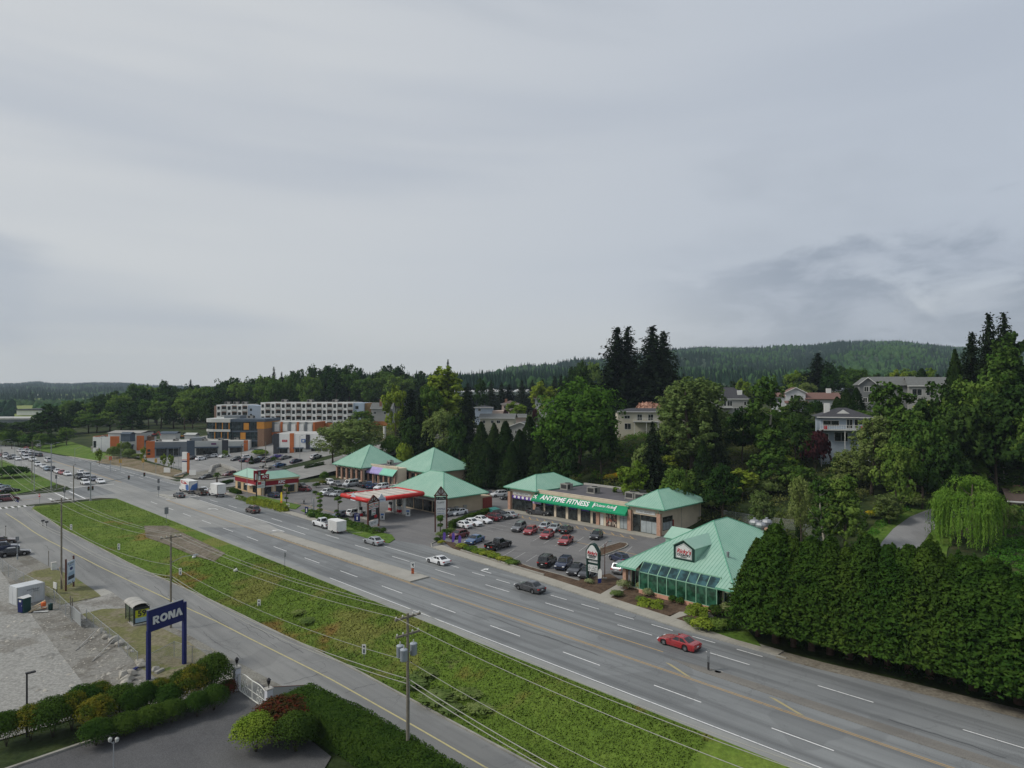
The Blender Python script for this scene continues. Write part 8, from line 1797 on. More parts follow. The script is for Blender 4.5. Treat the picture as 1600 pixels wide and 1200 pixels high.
# gate, lanterns and lamp in the near corner
m_gate=mat('white gate iron',rgb(214,214,206),.5,.05,2,bump=0)
def gate():
    a,b=Vector(W(29,70.2,-3)),Vector(W(29.1,63.6,-3));e=empty('drive_gate',a,math.atan2((b-a).y,(b-a).x),'white scrolled double drive gate between two lantern pillars','gate');L_=(b-a).length
    for x in(-.3,L_+.3):
        p=MB().box(x-.3,x+.3,-.3,.3,-.2,2.3).build('pillar',mat('white pillar',rgb(200,202,208),.8,.06,1,bump=.1),e,bevel=.03);MB().box(x-.36,x+.36,-.36,.36,2.3,2.42).build('cap',m_conc2,p)
        l=MB();l.tube((x,0,2.42),(x,0,2.75),.04,n=6);l.lathe([(.1,2.75),(.2,3.15),(.22,3.18),(.05,3.38),(0,3.4)],6,(x,0,0));l.build('lantern',m_blackmetal,p)
    def top(u):return 1.55+.55*math.sin(math.pi*min(1,max(0,u)))**2 if 0<=u<=1 else 1.5
    for k in(0,1):
        x0,x1=k*L_/2+.05,(k+1)*L_/2-.03;lf=MB();n=14;hh=lambda x:2.15-.75*math.cos(2*math.pi*(x/L_-.5))*-.5-.2 if False else 1.65+.5*math.sin(math.pi*x/L_)+.12*math.sin(3*math.pi*x/L_)
        xs=[x0+(x1-x0)*i/n for i in range(n+1)];lf.pipe([(x,0,hh(x))for x in xs],.05,6);lf.pipe([(x0,0,.15),(x1,0,.15)],.05,6);lf.pipe([(x0,0,.95),(x1,0,.95)],.03,6)
        for x in(x0,x1):lf.pipe([(x,0,.1),(x,0,hh(x))],.05,6)
        leaf_=lf.build('gate_leaf',m_gate,e);bars=MB()
        for x in xs[1:-1]:bars.pipe([(x,0,.15),(x,0,hh(x)-.02)],.018,5)
        tag(bars.build('bar',m_gate,leaf_),kind='stuff');sc=MB();c=(x0+x1)/2
        for cz,r_ in((.55,.25),(1.25,.26),(1.62,.16)):
            for s_ in(-1,1):sc.pipe([(c+s_*.32+r_*math.cos(q_),-.02,cz+r_*math.sin(q_))for q_ in[6.283*i/14 for i in range(15)]],.022,5)
        tag(sc.build('scroll',m_gate,leaf_),kind='stuff')
gate()
def f_(e):MB().tube((0,0,-.3),(0,0,2.6),.05,.04).build('pole',m_polelight,e);l=MB();[l.lathe([(.05,0),(.14,.1),(.16,.32),(.05,.42),(0,.45)],8,(x,0,2.55))for x in(-.28,.28)];l.build('globe',m_lgrey,e);MB().pipe([(-.28,0,2.6),(0,0,2.45),(.28,0,2.6)],.03,5).build('arm',m_polelight,e)
e=empty('garden_lamp',W(15.5,62.0,-3),0,'small two globe garden lamp beside the dark drive','garden lamp');f_(e)
p=PT(42,1150);e=empty('lot_light',p,TH,'slim dark lot light rising in front of the corner hedge','lamp post');h=zat(1052,p.y)-p.z;MB().tube((0,0,-.4),(0,0,h),.09,.07).build('pole',m_blackmetal,e);MB().cbox(.28,0,h,.75,.3,.12).build('lamp_head',m_blackmetal,e)
small('marker_post','pale thin post standing on the dark drive kerb','post',293,1108,lambda e:(MB().tube((0,0,-.2),(0,0,2.0),.04).build('post',m_timber,e),MB().tube((0,0,2.0),(0,0,2.05),.06).build('cap',m_timber,e)))
def f_(e):q=MB();q.pipe([(-1.6,0,-.2),(-1.6,0,1.6),(1.6,0,1.6),(1.6,0,-.2)],.035,6);q.build('frame',m_woodbr,e);MB().box(-1.6,1.6,-.01,.01,.1,1.6).build('mesh_panel',m_chain,e)
small('mesh_panel_stand','low mesh fence panel behind the red leafed bush','fence panel',452,1097,f_,R(8))
# loose rubble and litter on the yard: too many bits to count
k=1500;t=nr.uniform(6,22.6,k)**1.0;s=nr.uniform(78,112,k);w=np.clip((t-8)/14,.05,1);keep=nr.random(k)<w**1.6;t,s=t[keep],s[keep];k=len(t);sz=nr.uniform(.04,.16,k)*(1+1.2*(nr.random(k)<.08));a=nr.uniform(0,6.28,k);V=np.empty((k,5,3));x=t*NX-s*NY;y=t*NY+s*NX;z=hs(t,s)+.02
for j in range(4):V[:,j]=np.stack([x+np.cos(a+j*1.571)*sz*nr.uniform(.5,1.3,k),y+np.sin(a+j*1.571)*sz*nr.uniform(.5,1.3,k),z],1)
V[:,4]=np.stack([x,y,z+sz*nr.uniform(.3,.8,k)],1);f=np.array([(0,1,4),(1,2,4),(2,3,4),(3,0,4)])
o=ob('rubble',raw('rubble',V.reshape(-1,3),(f[None]+np.arange(k)[:,None,None]*5).reshape(-1,3),mat('rubble',rgb(168,164,154),.95,.35,.9,bump=.2),sm=False));o['kind']='stuff'
# fence behind the restaurant and the parked thing on the lot
chain_fence(None,1.9,'grey chain link fence behind the restaurant roof',3.2,pts=[PT(1130,812),PT(1190,822),PT(1246,829),PT(1290,848),PT(1262,862)])
def f_(e):
    for x in(-.45,.45):MB().lathe([(.24,-.06),(.32,-.05),(.32,.05),(.24,.06)],14).build('wheel',m_tyre,e);o=e.children[-1];o.rotation_euler=(R(90),0,0);o.location=(x*1.4,0,.32)
    MB().box(-.4,.35,-.14,.14,.35,.75).build('body',m_trim,e,bevel=.05);MB().box(-.6,-.05,-.13,.13,.75,.88).build('seat',m_trim,e,bevel=.04);MB().pipe([(.62,0,.35),(.38,0,1.0)],.04,5).build('fork',m_steel,e);MB().pipe([(.3,-.35,1.08),(.38,0,1.0),(.3,.35,1.08)],.025,5).build('handlebar',m_trim,e);MB().cbox(.45,0,.92,.12,.2,.2).build('headlight',m_head,e)
small('motorbike','small black motorbike standing alone on the lot','motorbike',475,787,f_,TH+R(60))
# ------------------------------------------------------------------ trees
GB,GM,GHL='trees of the woods behind the shops','trees along the hillside','trees on the hilltop skyline'
# woods behind the shops on the left, nearest row first
def row(xs,D,jd,kinds,w,label,grp,ytop,jy=6,seed=1):
    g=random.Random(seed)
    for px in xs:
        d=D+g.uniform(-jd,jd);kd=g.choice(kinds);y=np.interp(px,*zip(*ytop))+g.uniform(-jy,jy);tree(kd,px+g.uniform(-4,4),d,y,w*g.uniform(.85,1.25),label,grp)
BR=['broad0','broad1','broad2','broad3','talldark','tall0']
TOPL=[(-40,640),(55,633),(80,625),(130,622),(180,612),(230,600),(270,602),(300,598),(340,598),(385,590),(430,582),(470,577),(530,576),(580,578),(620,578),(660,580),(720,585)]
row(range(66,350,17),392,14,['broad2','broad3','talldark','broad0'],34,'dark broadleaf tree edging the woods left of the office',GB,[(x,y+22)for x,y in TOPL],7,1)
row(range(110,640,19),440,16,['broad0','broad2','broad3','broad1'],36,'broadleaf tree in the woods above the shop roofs',GB,[(x,y+7)for x,y in TOPL],6,2)
row(range(150,700,24),480,16,BR,38,'tall tree on the skyline of the woods',GB,TOPL,6,3)
for px,yt,w,kd in((428,574,16,'fir0'),(440,582,15,'fir1'),(520,571,44,'broad3'),(543,573,34,'broad2'),(500,580,24,'fir2'),(298,594,20,'fir1'),(625,572,36,'broad3'),(604,578,30,'broad0'),(655,576,34,'talldark'),(258,597,26,'broad2')):tree(kd,px,462,yt,w,{'f':'dark conifer on the skyline of the woods','b':'big dark broadleaf on the skyline of the woods','t':'big dark broadleaf on the skyline of the woods'}[kd[0]],GB)
row(range(-30,62,14),420,25,['broad3','broad2','talldark'],36,'tree beside the valley overpass',GB,[(-40,655),(60,668)],8,4);row(range(-20,100,9),340,20,['broad0','broad2','bushbig_green'],20,'roadside scrub tree where the highway bends','scrub where the highway bends',[(-40,672),(60,678),(110,684)],4,5)
tree('talldark',75,372,628,46,'largest dark tree at the left end of the woods',None);tree('broad1',104,330,667,24,'rounded lighter tree at the foot of the woods',None)
tree('bushbig_dark',18,219,727,46,'round dark tree on the lawn of the cross street corner',None,name='roadside_tree')
# between the shops and the apartments
tree('olive',545,235,655,96,'wispy willow-like tree with thin foliage behind the box store',None);tree('olive',520,236,668,50,'smaller wispy tree left of the big wispy one',None);tree('broad0',566,300,641,32,'round green tree at the end of the apartment block',None)
for px,yt,D,w,kd,lab in((618,603,255,36,'bright','fresh green tree left of the dark conifer group'),(642,608,248,44,'fir0','dark conifer beside the fresh green tree'),(655,622,238,40,'fir2','dark conifer below the tall yellow-green tree'),(694,566,262,78,'brighttall','tall yellow-green tree highest above the pyramid roofs'),(700,563,275,22,'fir1','conifer tip rising behind the tall yellow-green tree'),(672,600,255,40,'broad1','green tree in front of the tall yellow-green tree'),(728,606,240,44,'firsparse','big dark conifer right of the yellow-green tree'),(690,640,225,52,'olive','olive green tree behind the middle pyramid roof'),(716,650,218,40,'broad3','dark tree beside the cedar row'),(640,655,232,40,'broad2','dark rounded tree behind the farthest pyramid roof'),(632,690,228,26,'bushbig_bright','bright shrub behind the middle pyramid roof'),(612,678,240,30,'bushbig_green','green shrub by the hillside road'),(668,668,224,44,'fir1','dark conifer behind the middle pyramid roof')):tree(kd,px,D,yt,w,lab,None)
# row of pyramid cedars behind the plaza
for i,(px,yt,w,D)in enumerate(((752,660,46,205),(772,662,40,202),(790,659,50,198),(812,672,44,194),(828,652,52,196),(846,664,42,190),(760,690,44,196),(800,690,40,190),(744,682,40,208))):tree('pyramid%d'%(i%2),px,D,yt,w,'dark pyramid-shaped cedar in the row behind the plaza','pyramid cedars behind the plaza')
tree('maple',906,186,601,126,'huge round green maple above the fitness block',None);tree('maple',880,192,640,70,'lower left bough tree of the huge maple',None);tree('broad3',940,180,650,54,'dark tree leaning on the right of the huge maple',None);tree('broad2',880,176,690,56,'dark green tree below the huge maple',None)
# skyline conifers and crowns of the hilltop
for px,yt,w,D,kd in((964,513,92,262,'firsparse'),(981,512,74,266,'fir0'),(1019,511,98,258,'firsparse'),(1036,519,80,262,'fir2'),(1278,552,60,300,'firsparse')):tree(kd,px,D,yt,w,'tall ragged dark fir high above the hilltop houses','tall firs above the hilltop houses')
row(range(735,1110,16),400,50,['fir0','fir1','fir2','broad3','broad2','broad0'],26,'dark hilltop tree left of the tall firs',GHL,[(735,600),(780,596),(850,592),(880,583),(900,566),(925,570),(940,575),(1000,575),(1060,585),(1110,597)],6,7)
row(range(1090,1500,15),380,50,['fir0','fir1','broad3','broad2','bright','talldark'],26,'tree on the hilltop skyline behind the houses',GHL,[(1090,600),(1200,598),(1240,585),(1300,572),(1340,588),(1400,585),(1440,578),(1500,590)],7,8)
for px,yt,w,D,kd,lab in((912,566,40,300,'talldark','dark crown against the far hill left of the firs'),(895,575,30,310,'broad3','rounded dark crown below the far hill'),(846,597,40,300,'bright','light green spreading tree above the white house'),(806,628,34,285,'bright','round lime green tree in front of the low brown roof'),(1160,592,22,330,'bright','bright young tree behind the white hip-roofed house'),(1300,574,40,290,'broad3','dark rounded tree beside the lone hilltop fir'),(1262,598,30,280,'olive','olive shrub tree behind the red tiled roof'),(1336,575,40,310,'broad0','green tree between the grey house and the fir'),(1440,576,34,260,'pyramid0','brown green conifer behind the grey houses'),(1425,590,36,250,'broad3','dark tree over the grey house roof'),(1322,608,34,196,'pyramid1','tall clipped cedar left of the grey gabled house'),(1338,606,32,194,'pyramid0','tall clipped cedar touching the grey gabled house'),(1308,620,26,200,'pyramid0','cedar right of the white chimney'),(1273,624,26,205,'bushbig_dark','domed dark shrub under the red tiled roof')):tree(kd,px,D,yt,w,lab,None)
tree('bushbig_blossom',1016,226,625,46,'spreading pink blossom tree above the cream house roof',None);tree('bushbig_plum',1000,300,600,24,'plum leafed tree on the hilltop',None);tree('bushbig_plum',790,285,637,9,'small plum shrub by the brown roofed house','plum shrubs by the hill houses');tree('bushbig_plum',836,288,636,8,'plum shrub under the timber balcony','plum shrubs by the hill houses');tree('bushbig_plum',1274,158,668,40,'dark plum tree beside the three level house',None)
# hillside trees with their own character
for px,yt,w,D,kd,lab in((1082,576,96,166,'olivetall','tall grey-green birch-like tree with airy crown, mid hillside'),(1060,600,60,172,'olive','airy pale tree overlapping the cream house'),(1118,640,46,160,'firsparse','dark spreading conifer right of the birch-like tree'),(1098,690,44,150,'pyramid1','rounded dark cedar below the birch-like tree'),(1020,660,54,160,'firsparse','brown-green drooping conifer under the cream house'),(1196,574,52,165,'tall1','tall slim aspen left of the hip-roofed houses'),(1204,660,60,150,'tall0','leafy tree at the foot of the slim aspen'),(1388,582,64,148,'tall1','tall silvery aspen in front of the grey houses'),(1362,640,60,142,'olivetall','olive aspen leaning by the three level house'),(1418,620,70,140,'tall0','broad aspen right of the silvery one'),(1160,640,50,170,'broad2','dark broadleaf between the aspen and the birch-like tree'),(1242,650,48,160,'broad3','dark broadleaf below the white house'),(1190,760,34,124,'olivetall','young pale trees right of the restaurant roof'),(1290,735,50,112,'tall1','young aspen clump left of the curved drive'),(1320,730,56,110,'tall0','leafy young trees beside the curved drive'),(1252,745,40,118,'olive','olive young tree behind the chain link fence'),(1248,772,9,121,'pyramid0','narrow dark cypress behind the chain link fence'),(990,722,50,152,'bright','round bright green tree above the shop block roof'),(1056,730,46,142,'broad0','round green tree right of the yellow broom'),(1130,730,60,138,'broad2','dark tree above the restaurant roof'),(1010,690,40,165,'bushbig_olive','pale shrub tree under the cream house')):tree(kd,px,D,yt,w,lab,None,name='tree' if 'bush' not in kd else 'shrub',cat='tree' if 'bush' not in kd else 'shrub')
# the tall stand at the right edge
for px,yt,w,D,kd,lab in((1545,492,70,165,'firsparse','tallest dark fir at the right edge'),(1568,490,64,168,'fir0','second tall dark fir at the right edge'),(1518,520,66,162,'fir2','dark fir left of the tall pair'),(1492,548,44,158,'pyramid1','dull conifer where the far hill meets the right edge'),(1582,508,90,150,'talldark','big leafy tree in front of the firs at the right edge'),(1566,520,70,146,'tall0','green leafy tree beside the big one at the right edge'),(1520,590,80,140,'broad0','rounded leafy tree left of the right edge stand'),(1470,605,80,142,'broad2','dark broadleaf mass right of the aspens'),(1500,630,80,134,'broad3','dark broadleaf behind the willow'),(1560,620,90,134,'broad2','dark broadleaf above the bungalow'),(1600,600,90,136,'broad3','dark broadleaf cut by the right edge'),(1440,650,70,132,'broad0','leafy tree above the curved drive'),(1400,690,60,126,'broad1','leafy tree left of the curved drive top'),(1475,690,60,128,'broad3','dark tree behind the willow top'),(1585,680,70,140,'talldark','dark tree behind the bungalow roof'),(1620,640,80,130,'broad1','leafy tree beyond the right edge')):tree(kd,px,D,yt,w,lab,None)
for px,yt,w,D,kd in((1232,652,60,190,'broad0'),(1262,656,50,186,'broad2'),(1300,655,40,184,'bushbig_dark'),(1350,640,44,186,'broad1'),(1382,628,46,182,'broad2'),(1420,640,60,178,'broad0'),(1456,626,56,180,'broad3'),(1150,652,56,200,'broad2'),(1110,664,50,205,'broad3')):tree(kd,px,D,yt,w,'leafy garden tree in front of the hilltop houses','garden trees in front of the hilltop houses')
tree('willow',1515,110,741,108,'lime green weeping willow beside the curved drive',None,name='willow_tree')
# hillside fill: mixed young trees
g=random.Random(17);n_=0
for k in range(400):
    px=g.uniform(975,1600);s_=0;D=g.uniform(112,195);p=PD(px,D);t,s=TS(p.x,p.y)
    edge=np.interp(s,[-20,20,40,66,115],[132,132,128,130,137])
    yb=YH+F*(H-p.z)/D
    if t<edge or p.z>19 or yb<655:continue
    if 1255<px<1360 and 150<D:continue
    if 840<px<1015 or(px<1090 and yb<700):continue
    if s<40 and t<158 and 1370<px<1500:continue
    hpx=g.uniform(30,66);kd=g.choice(['broad0','broad1','tall0','tall1','olive','olivetall','bright','bushbig_green','bushbig_olive','bushbig_bright','broad2','tall1','olive','bushbig_olive'])
    tree(kd,px,D,yb-hpx*(.5 if 'bush' in kd else 1),g.uniform(26,50),{'bu':'shrub in the scrub of the wooded slope','br':'young broadleaf on the wooded slope','ta':'young slim tree on the wooded slope','ol':'olive leaved young tree on the wooded slope','fi':'small conifer on the wooded slope'}[kd[:2]],GM,name='shrub' if 'bush' in kd else 'tree',cat='shrub' if 'bush' in kd else 'tree');n_+=1
    if n_>78:break
g=random.Random(23);n_=0
for k in range(300):
    px=g.uniform(735,1000);D=g.uniform(196,300);p=PD(px,D);t,s=TS(p.x,p.y);yb=YH+F*(H-p.z)/D
    if yb<640 or t<152 or any(a-5<px<b+5 and d-14<D<d+12 for a,b,d in((740,800,295),(750,830,262),(796,840,245),(784,812,310),(836,872,300),(965,1040,205),(796,830,275))):continue
    kd=g.choice(['bushbig_green','bushbig_dark','bushbig_bright','broad0','broad2','bushbig_olive']);tree(kd,px,D,yb-g.uniform(8,18),g.uniform(14,24),'garden tree or shrub among the hill houses','garden shrubs among the hill houses',name='shrub',cat='shrub');n_+=1
    if n_>34:break
# the great cedar hedge along the highway: every cedar is a tree
for i,(px,py,yt,w)in enumerate(((1184,993,842,44),(1212,1003,826,66),(1240,1009,834,60),(1268,1015,843,62),(1297,1021,842,64),(1327,1028,848,66),(1357,1035,846,66),(1388,1042,850,68),(1420,1050,848,70),(1453,1058,856,72),(1487,1067,864,74),(1520,1077,872,76),(1555,1087,880,80),(1592,1098,890,84),(1632,1110,900,88),(1675,1125,908,92))):
    p=P(px,py);p.z=hxy(p.x,p.y);D=p.y;h=(zat(yt,D)-p.z)*(1+.05*math.sin(i*2.3));plant('cedar%d'%(i%4),p,h,w*1.75*D/F/crown_w('cedar%d'%(i%4)),'tall cedar in the dense row shading the highway verge','cedar','tree','cedars of the roadside row')
for i,(px,py,yt,w)in enumerate(((1206,986,850,46),(1226,990,845,56),(1256,995,850,56),(1300,1002,850,60),(1345,1010,852,60),(1390,1018,852,62),(1440,1026,856,62),(1500,1036,868,66),(1560,1050,880,70))):
    p=P(px,py);p.z=hxy(p.x,p.y);D=p.y;h=zat(yt,D)-p.z;plant('cedar%d'%((i+2)%4),p,h,w*1.75*D/F/crown_w('cedar0'),'cedar in the back line of the roadside row','cedar','tree','cedars of the roadside row')
for px,py,h_,w_,lab in((955,752,2.0,3.4,'yellow flowering broom on the slope above the shop block'),(966,747,1.6,2.4,'second yellow broom touching the first above the shop block'),(1362,809,1.5,1.9,'yellow flowering broom by the curved drive')):p_=PT(px,py);plant('bush_gorse',p_,h_,w_/crown_w('bush_gorse'),lab,'shrub','shrub')
# topiary, palms and small ornamental trees
def topiary(px,py,ytop,label,balls):
    p=PT(px,py);h=zat(ytop,p.y)-p.z;e=empty('topiary_tree',p,rng.uniform(0,6),label,'topiary tree','pompom trees by the gas station');mb=MB();mb.pipe([(0,0,-.2),(.05,0,h*.5),(0,0,h*.92)],[.12,.10,.06],7);cr,st,hh=PROTO['bush_green']
    br=[]
    for x,z,r_ in balls:
        c=ob('pompom',cr,e,(x*h*.22,0,h*z-r_*.8));c.scale=(r_/1.0,r_/1.0,r_/.95)
        if abs(x)>.1:mb.pipe([(0,0,h*(z-.14)),(x*h*.22,0,h*z)],.05,5)
    mb.build('trunk',m_bark,e,True)
topiary(448,788,758,'pompom tree beside the feather flag',((0,.93,.75),(.9,.75,.5),(-.5,.55,.5),(.2,.3,.55)));topiary(500,806,770,'thick green pompom tree by the white post',((0,.93,.7),(-1,.8,.45),(1,.78,.45),(0,.62,.6),(0,.42,.65),(0,.22,.7)));topiary(528,810,778,'pompom tree near the dark sedan at the gas station',((0,.93,.8),(.5,.78,.5),(-.3,.35,.5),(0,.15,.6)));topiary(688,838,806,'pompom tree at the foot of the tall timber sign',((0,.9,.7),(.8,.75,.6),(-.8,.85,.5),(.4,.5,.6)))
def palm(px,py,ytop,label):
    p=PT(px,py);h=zat(ytop,p.y)-p.z;e=empty('palm',p,0,label,'palm');MB().pipe([(0,0,-.2),(0,0,h*.5),(0,0,h*.85)],[.3,.22,.2],8).build('trunk',m_bark,e,True);g_=np.random.default_rng(3);P_,N_,U_=[],[],[]
    for k in range(46):
        a=g_.uniform(0,6.28);el=g_.uniform(-.5,1.2);L_=h*.30;tt=np.linspace(.1,1,8);P_.append(np.stack([np.cos(a)*np.cos(el)*L_*tt,np.sin(a)*np.cos(el)*L_*tt,h*.85+np.sin(el)*L_*tt-.45*L_*tt**2],1));N_.append(np.tile([math.cos(a)*.3,math.sin(a)*.3,.9],(8,1)));U_.append(np.tile([math.cos(a),math.sin(a),-.3],(8,1)))
    v,f,n=leaf_quads(np.concatenate(P_),np.concatenate(N_),.26,.45,.3,np.concatenate(U_),g_);ob('fronds',raw('fronds',v,f,lm_broad,n),e)
palm(339,758,738,'palm with round head at the side street corner')
def shrub(kind,px,py,hgt,w,label,grp=None,name='shrub',cat='shrub',rz=None):return plant(kind,PT(px,py),hgt,w/crown_w(kind),label,name,cat,grp,rz)
def hedge(pix,hgt,w,m,label,n=None,ls=.12,name='hedge',dens=95,wob=.12,z=None,pts=None,mode='box'):
    """a clipped or loose hedge run: leaves over a rounded bar following the points"""
    pts=[PT(*p)for p in pix]if pts is None else pts;o0=pts[0].copy();g_=np.random.default_rng(int(abs(o0.x*7+o0.y)));L_=sum((b-a).length for a,b in zip(pts,pts[1:]));k=int(L_*(hgt*2+w)*dens);u=g_.uniform(0,L_,k);cum=np.cumsum([0]+[(b-a).length for a,b in zip(pts,pts[1:])]);X=np.interp(u,cum,[p.x for p in pts]);Y=np.interp(u,cum,[p.y for p in pts]);Z=np.interp(u,cum,[p.z for p in pts])
    i=np.clip(np.searchsorted(cum,u)-1,0,len(pts)-2);dx=np.array([(b-a).x/(b-a).length for a,b in zip(pts,pts[1:])])[i];dy=np.array([(b-a).y/(b-a).length for a,b in zip(pts,pts[1:])])[i]
    q=g_.uniform(0,1,k);per=2*hgt+w;d=q*per;side=np.where(d<hgt,-1,np.where(d>hgt+w,1,0));off=np.where(side==-1,-w/2,np.where(side==1,w/2,d-hgt-w/2));zz=np.where(side==-1,d,np.where(side==1,per-d,hgt))
    if mode=='loose':rr=(zz/hgt);off=off*(1-.35*rr**2);zz=zz*(1-.25*(np.abs(off)/(w/2))**2)
    b=(np.sin(u*2.3+zz*2)*.5+np.sin(u*5.1+off*3)*.35+np.sin(u*.9)*.6)*wob;nx_,ny_=-dy,dx;px_=X+nx_*(off+side*b)+g_.normal(0,.04,k);py_=Y+ny_*(off+side*b)+g_.normal(0,.04,k);pz=Z+np.clip(zz+np.where(side==0,b,0)+g_.normal(0,.05,k),.02,None)
    N_=np.stack([nx_*side*.9,ny_*side*.9,np.where(side==0,1.0,.35)],1);N_/=np.linalg.norm(N_,axis=1,keepdims=True)
    v,f,n=leaf_quads(np.stack([px_-o0.x,py_-o0.y,pz-o0.z],1),N_,ls*g_.uniform(.7,1.3,k),.6,.5,g=g_);e=empty(name,o0,0,label,'hedge');ob('foliage',raw('foliage',v,f,m,n),e);cb=MB();ins=.10+wob*.6
    for a,b in zip(pts,pts[1:]):
        c=(a+b)/2-o0;hh=hgt*(.62 if mode=='loose' else 1)-ins;cb.cbox(c.x,c.y,c.z+hh/2,(b-a).length+.02,max(.1,w*(.62 if mode=='loose' else 1)-2*ins),hh,math.atan2((b-a).y,(b-a).x))
    cb.build('inner_growth',m,e);mb=MB()
    for j in range(max(2,int(L_/1.2))):
        uu=L_*(j+.5)/max(2,int(L_/1.2));c=Vector((np.interp(uu,cum,[p.x for p in pts]),np.interp(uu,cum,[p.y for p in pts]),np.interp(uu,cum,[p.z for p in pts])))-o0;mb.pipe([c+Vector((0,0,-.2)),c+Vector((.05,0,hgt*.7))],[.05,.02],5)
    tag(mb.build('stems',m_bark,e),kind='stuff');return e
hedge(((390,786),(410,790),(430,795),(448,800)),1.5,1.8,lm_lime,'yellow-green hedge in front of the chicken restaurant',mode='loose',wob=.2);hedge(((362,768),(374,772)),.9,1.3,lm_hedge,'dark low hedge at the corner of the chicken restaurant');hedge(((372,779),(388,784)),.8,1.3,lm_dull,'grey-green low planting by the street light',mode='loose');hedge(((345,758),(362,753)),.8,1.4,lm_hedge,'dark low hedge along the side street by the palm')
hedge(((486,804),(505,811),(530,818),(552,823),(572,830),(590,834)),1.0,2.2,lm_broad,'loose green hedge between the highway walk and the pumps',mode='loose',wob=.25);hedge(((704,826),(720,819),(738,812.5),(755,806.5),(766,803)),1.3,1.3,lm_hedge,'long clipped hedge between the store and the plaza lot');hedge(((516,765),(535,768),(556,771)),.8,1.2,lm_dark,'low dark hedge strip between two parking rows');hedge(((476,732),(492,729),(506,726)),1.1,1.4,lm_dark,'dark hedge along the curve of the side street',mode='loose')
for i,(px,py,h,w,kd,lab)in enumerate(((722,857,1.0,2.4,'bush_lime','yellow-green shrub nearest the purple flags'),(736,861,1.0,2.4,'bush_green','green shrub second from the purple flags'),(749,865,1.0,2.6,'bush_bright','bright shrub in the middle of the planting bed'),(762,869,1.0,2.6,'bush_lime','lime shrub by the tail of the black pickup'),(775,873,1.0,2.6,'bush_bright','bright shrub below the black pickup'),(788,878,1.0,2.6,'bush_lime','lime shrub below the empty stalls'),(800,882,.9,2.4,'bush_green','last green shrub at the end of the bed'),
  (688,840,1.2,2,'bush_olive','olive shrub at the foot of the timber sign'),(697,836,1.3,2.2,'bush_green','green shrub between the timber sign posts'),(704,833,1.1,2.0,'bush_olive','pale shrub behind the purple flags'),(684,846,.9,1.6,'bush_hedge','dark shrub at the corner of the gas station drive'),(690,850,.8,1.4,'bush_lime','small lime shrub at the tip of the planting bed'),(599,833,1.2,1.4,'bush_hedge','dark ball shrub at the end of the loose hedge'),
  (975,921,1.5,1.9,'bush_cream','cream flowering shrub by the restaurant corner pillar'),(989,918,1.3,1.4,'bush_hedge','dark shrub beside the restaurant entrance'),(1004,924,1.5,1.6,'bush_cream','pale flowering shrub at the left end of the sunroom'),(1012,932,1.2,1.6,'bush_cream','second pale flowering shrub under the sunroom'),(1024,932,.9,1.3,'bush_hedge','dark shrub under the second sunroom pane'),(1051,942,1.1,1.1,'bush_green','rounded shrub under the middle sunroom pane'),(1063,945,1.1,1.1,'bush_green','rounded shrub right of the middle sunroom pane'),(1089,952,.9,1.4,'bush_bright','shrub against the pink brick near the sunroom end'),
  (962,932,.9,1.9,'bush_olive','grey-green shrub at the left tip of the mulch bed'),(1000,940,.8,1.5,'bush_olive','small dull shrub left of the trimmed mound'),(1120,962,1.4,2.0,'bush_hedge','dark shrub at the right corner of the sunroom'),(1136,960,1.6,2.0,'bush_cream','white flowering shrub against the restaurant wall'),(1078,975,.9,1.5,'bush_olive','dull shrub beside the front walkway'),(1100,985,1.6,3.0,'bush_bright','big bright green mound shrub beside the walkway'),(1122,985,1.5,2.6,'bush_green','green mound shrub by the first cedar'),(1140,985,1.4,2.2,'bush_hedge','dark mound shrub under the first cedar'),(921,912,.8,1.4,'bush_cream','pale tuft at the foot of the restaurant pylon sign'),(494,762,1.6,2.2,'bush_hedge','dark shrub on the shop-front corner island'),(505,757,1.3,2.4,'bush_gold','golden shrub on the shop-front corner island'),(507,752,3.2,2.6,'bushbig_green','small tree on the shop-front corner island'),(493,773,1.2,1.5,'bush_hedge','dark ball shrub by the lot light'),(406,712,2.4,6,'bushbig_bright','yellow-green shrub bank by the box store'),(393,725,3.0,1.6,'pyramid0','small fir in the strip mall lot'),(429,722,2.2,2.6,'bush_hedge','dark shrub at the lot corner by the side street'),(487,809,1.0,1.6,'bush_hedge','dark round shrub by the white post'))):shrub(kd,px,py,h,w,lab)
hedge(((1000,944),(1018,948),(1036,950)),.75,2.0,lm_bright,'trimmed green mound in the mulch bed',mode='loose');hedge(((1076,957),(1092,962),(1106,963)),.9,1.8,lm_bright,'second trimmed green mound near the brick base',mode='loose')
for i,(px,py,yt)in enumerate(((155,726,701),(224,727,698),(256,731,709),(267,733,710),(188,712,690),(352,716,703))):tree('bright',px,PT(px,py).y,yt,9,'thin young street tree by the far shops','young street trees')
for px,py,h,w in((178,716,5.0,4.5),(200,716,4.0,5),(196,708,5,4),(214,716,2,4)):shrub('bushbig_olive',px,py,h,w,'shrub on the bank in front of the corner shop','shrubs in front of the corner shop')
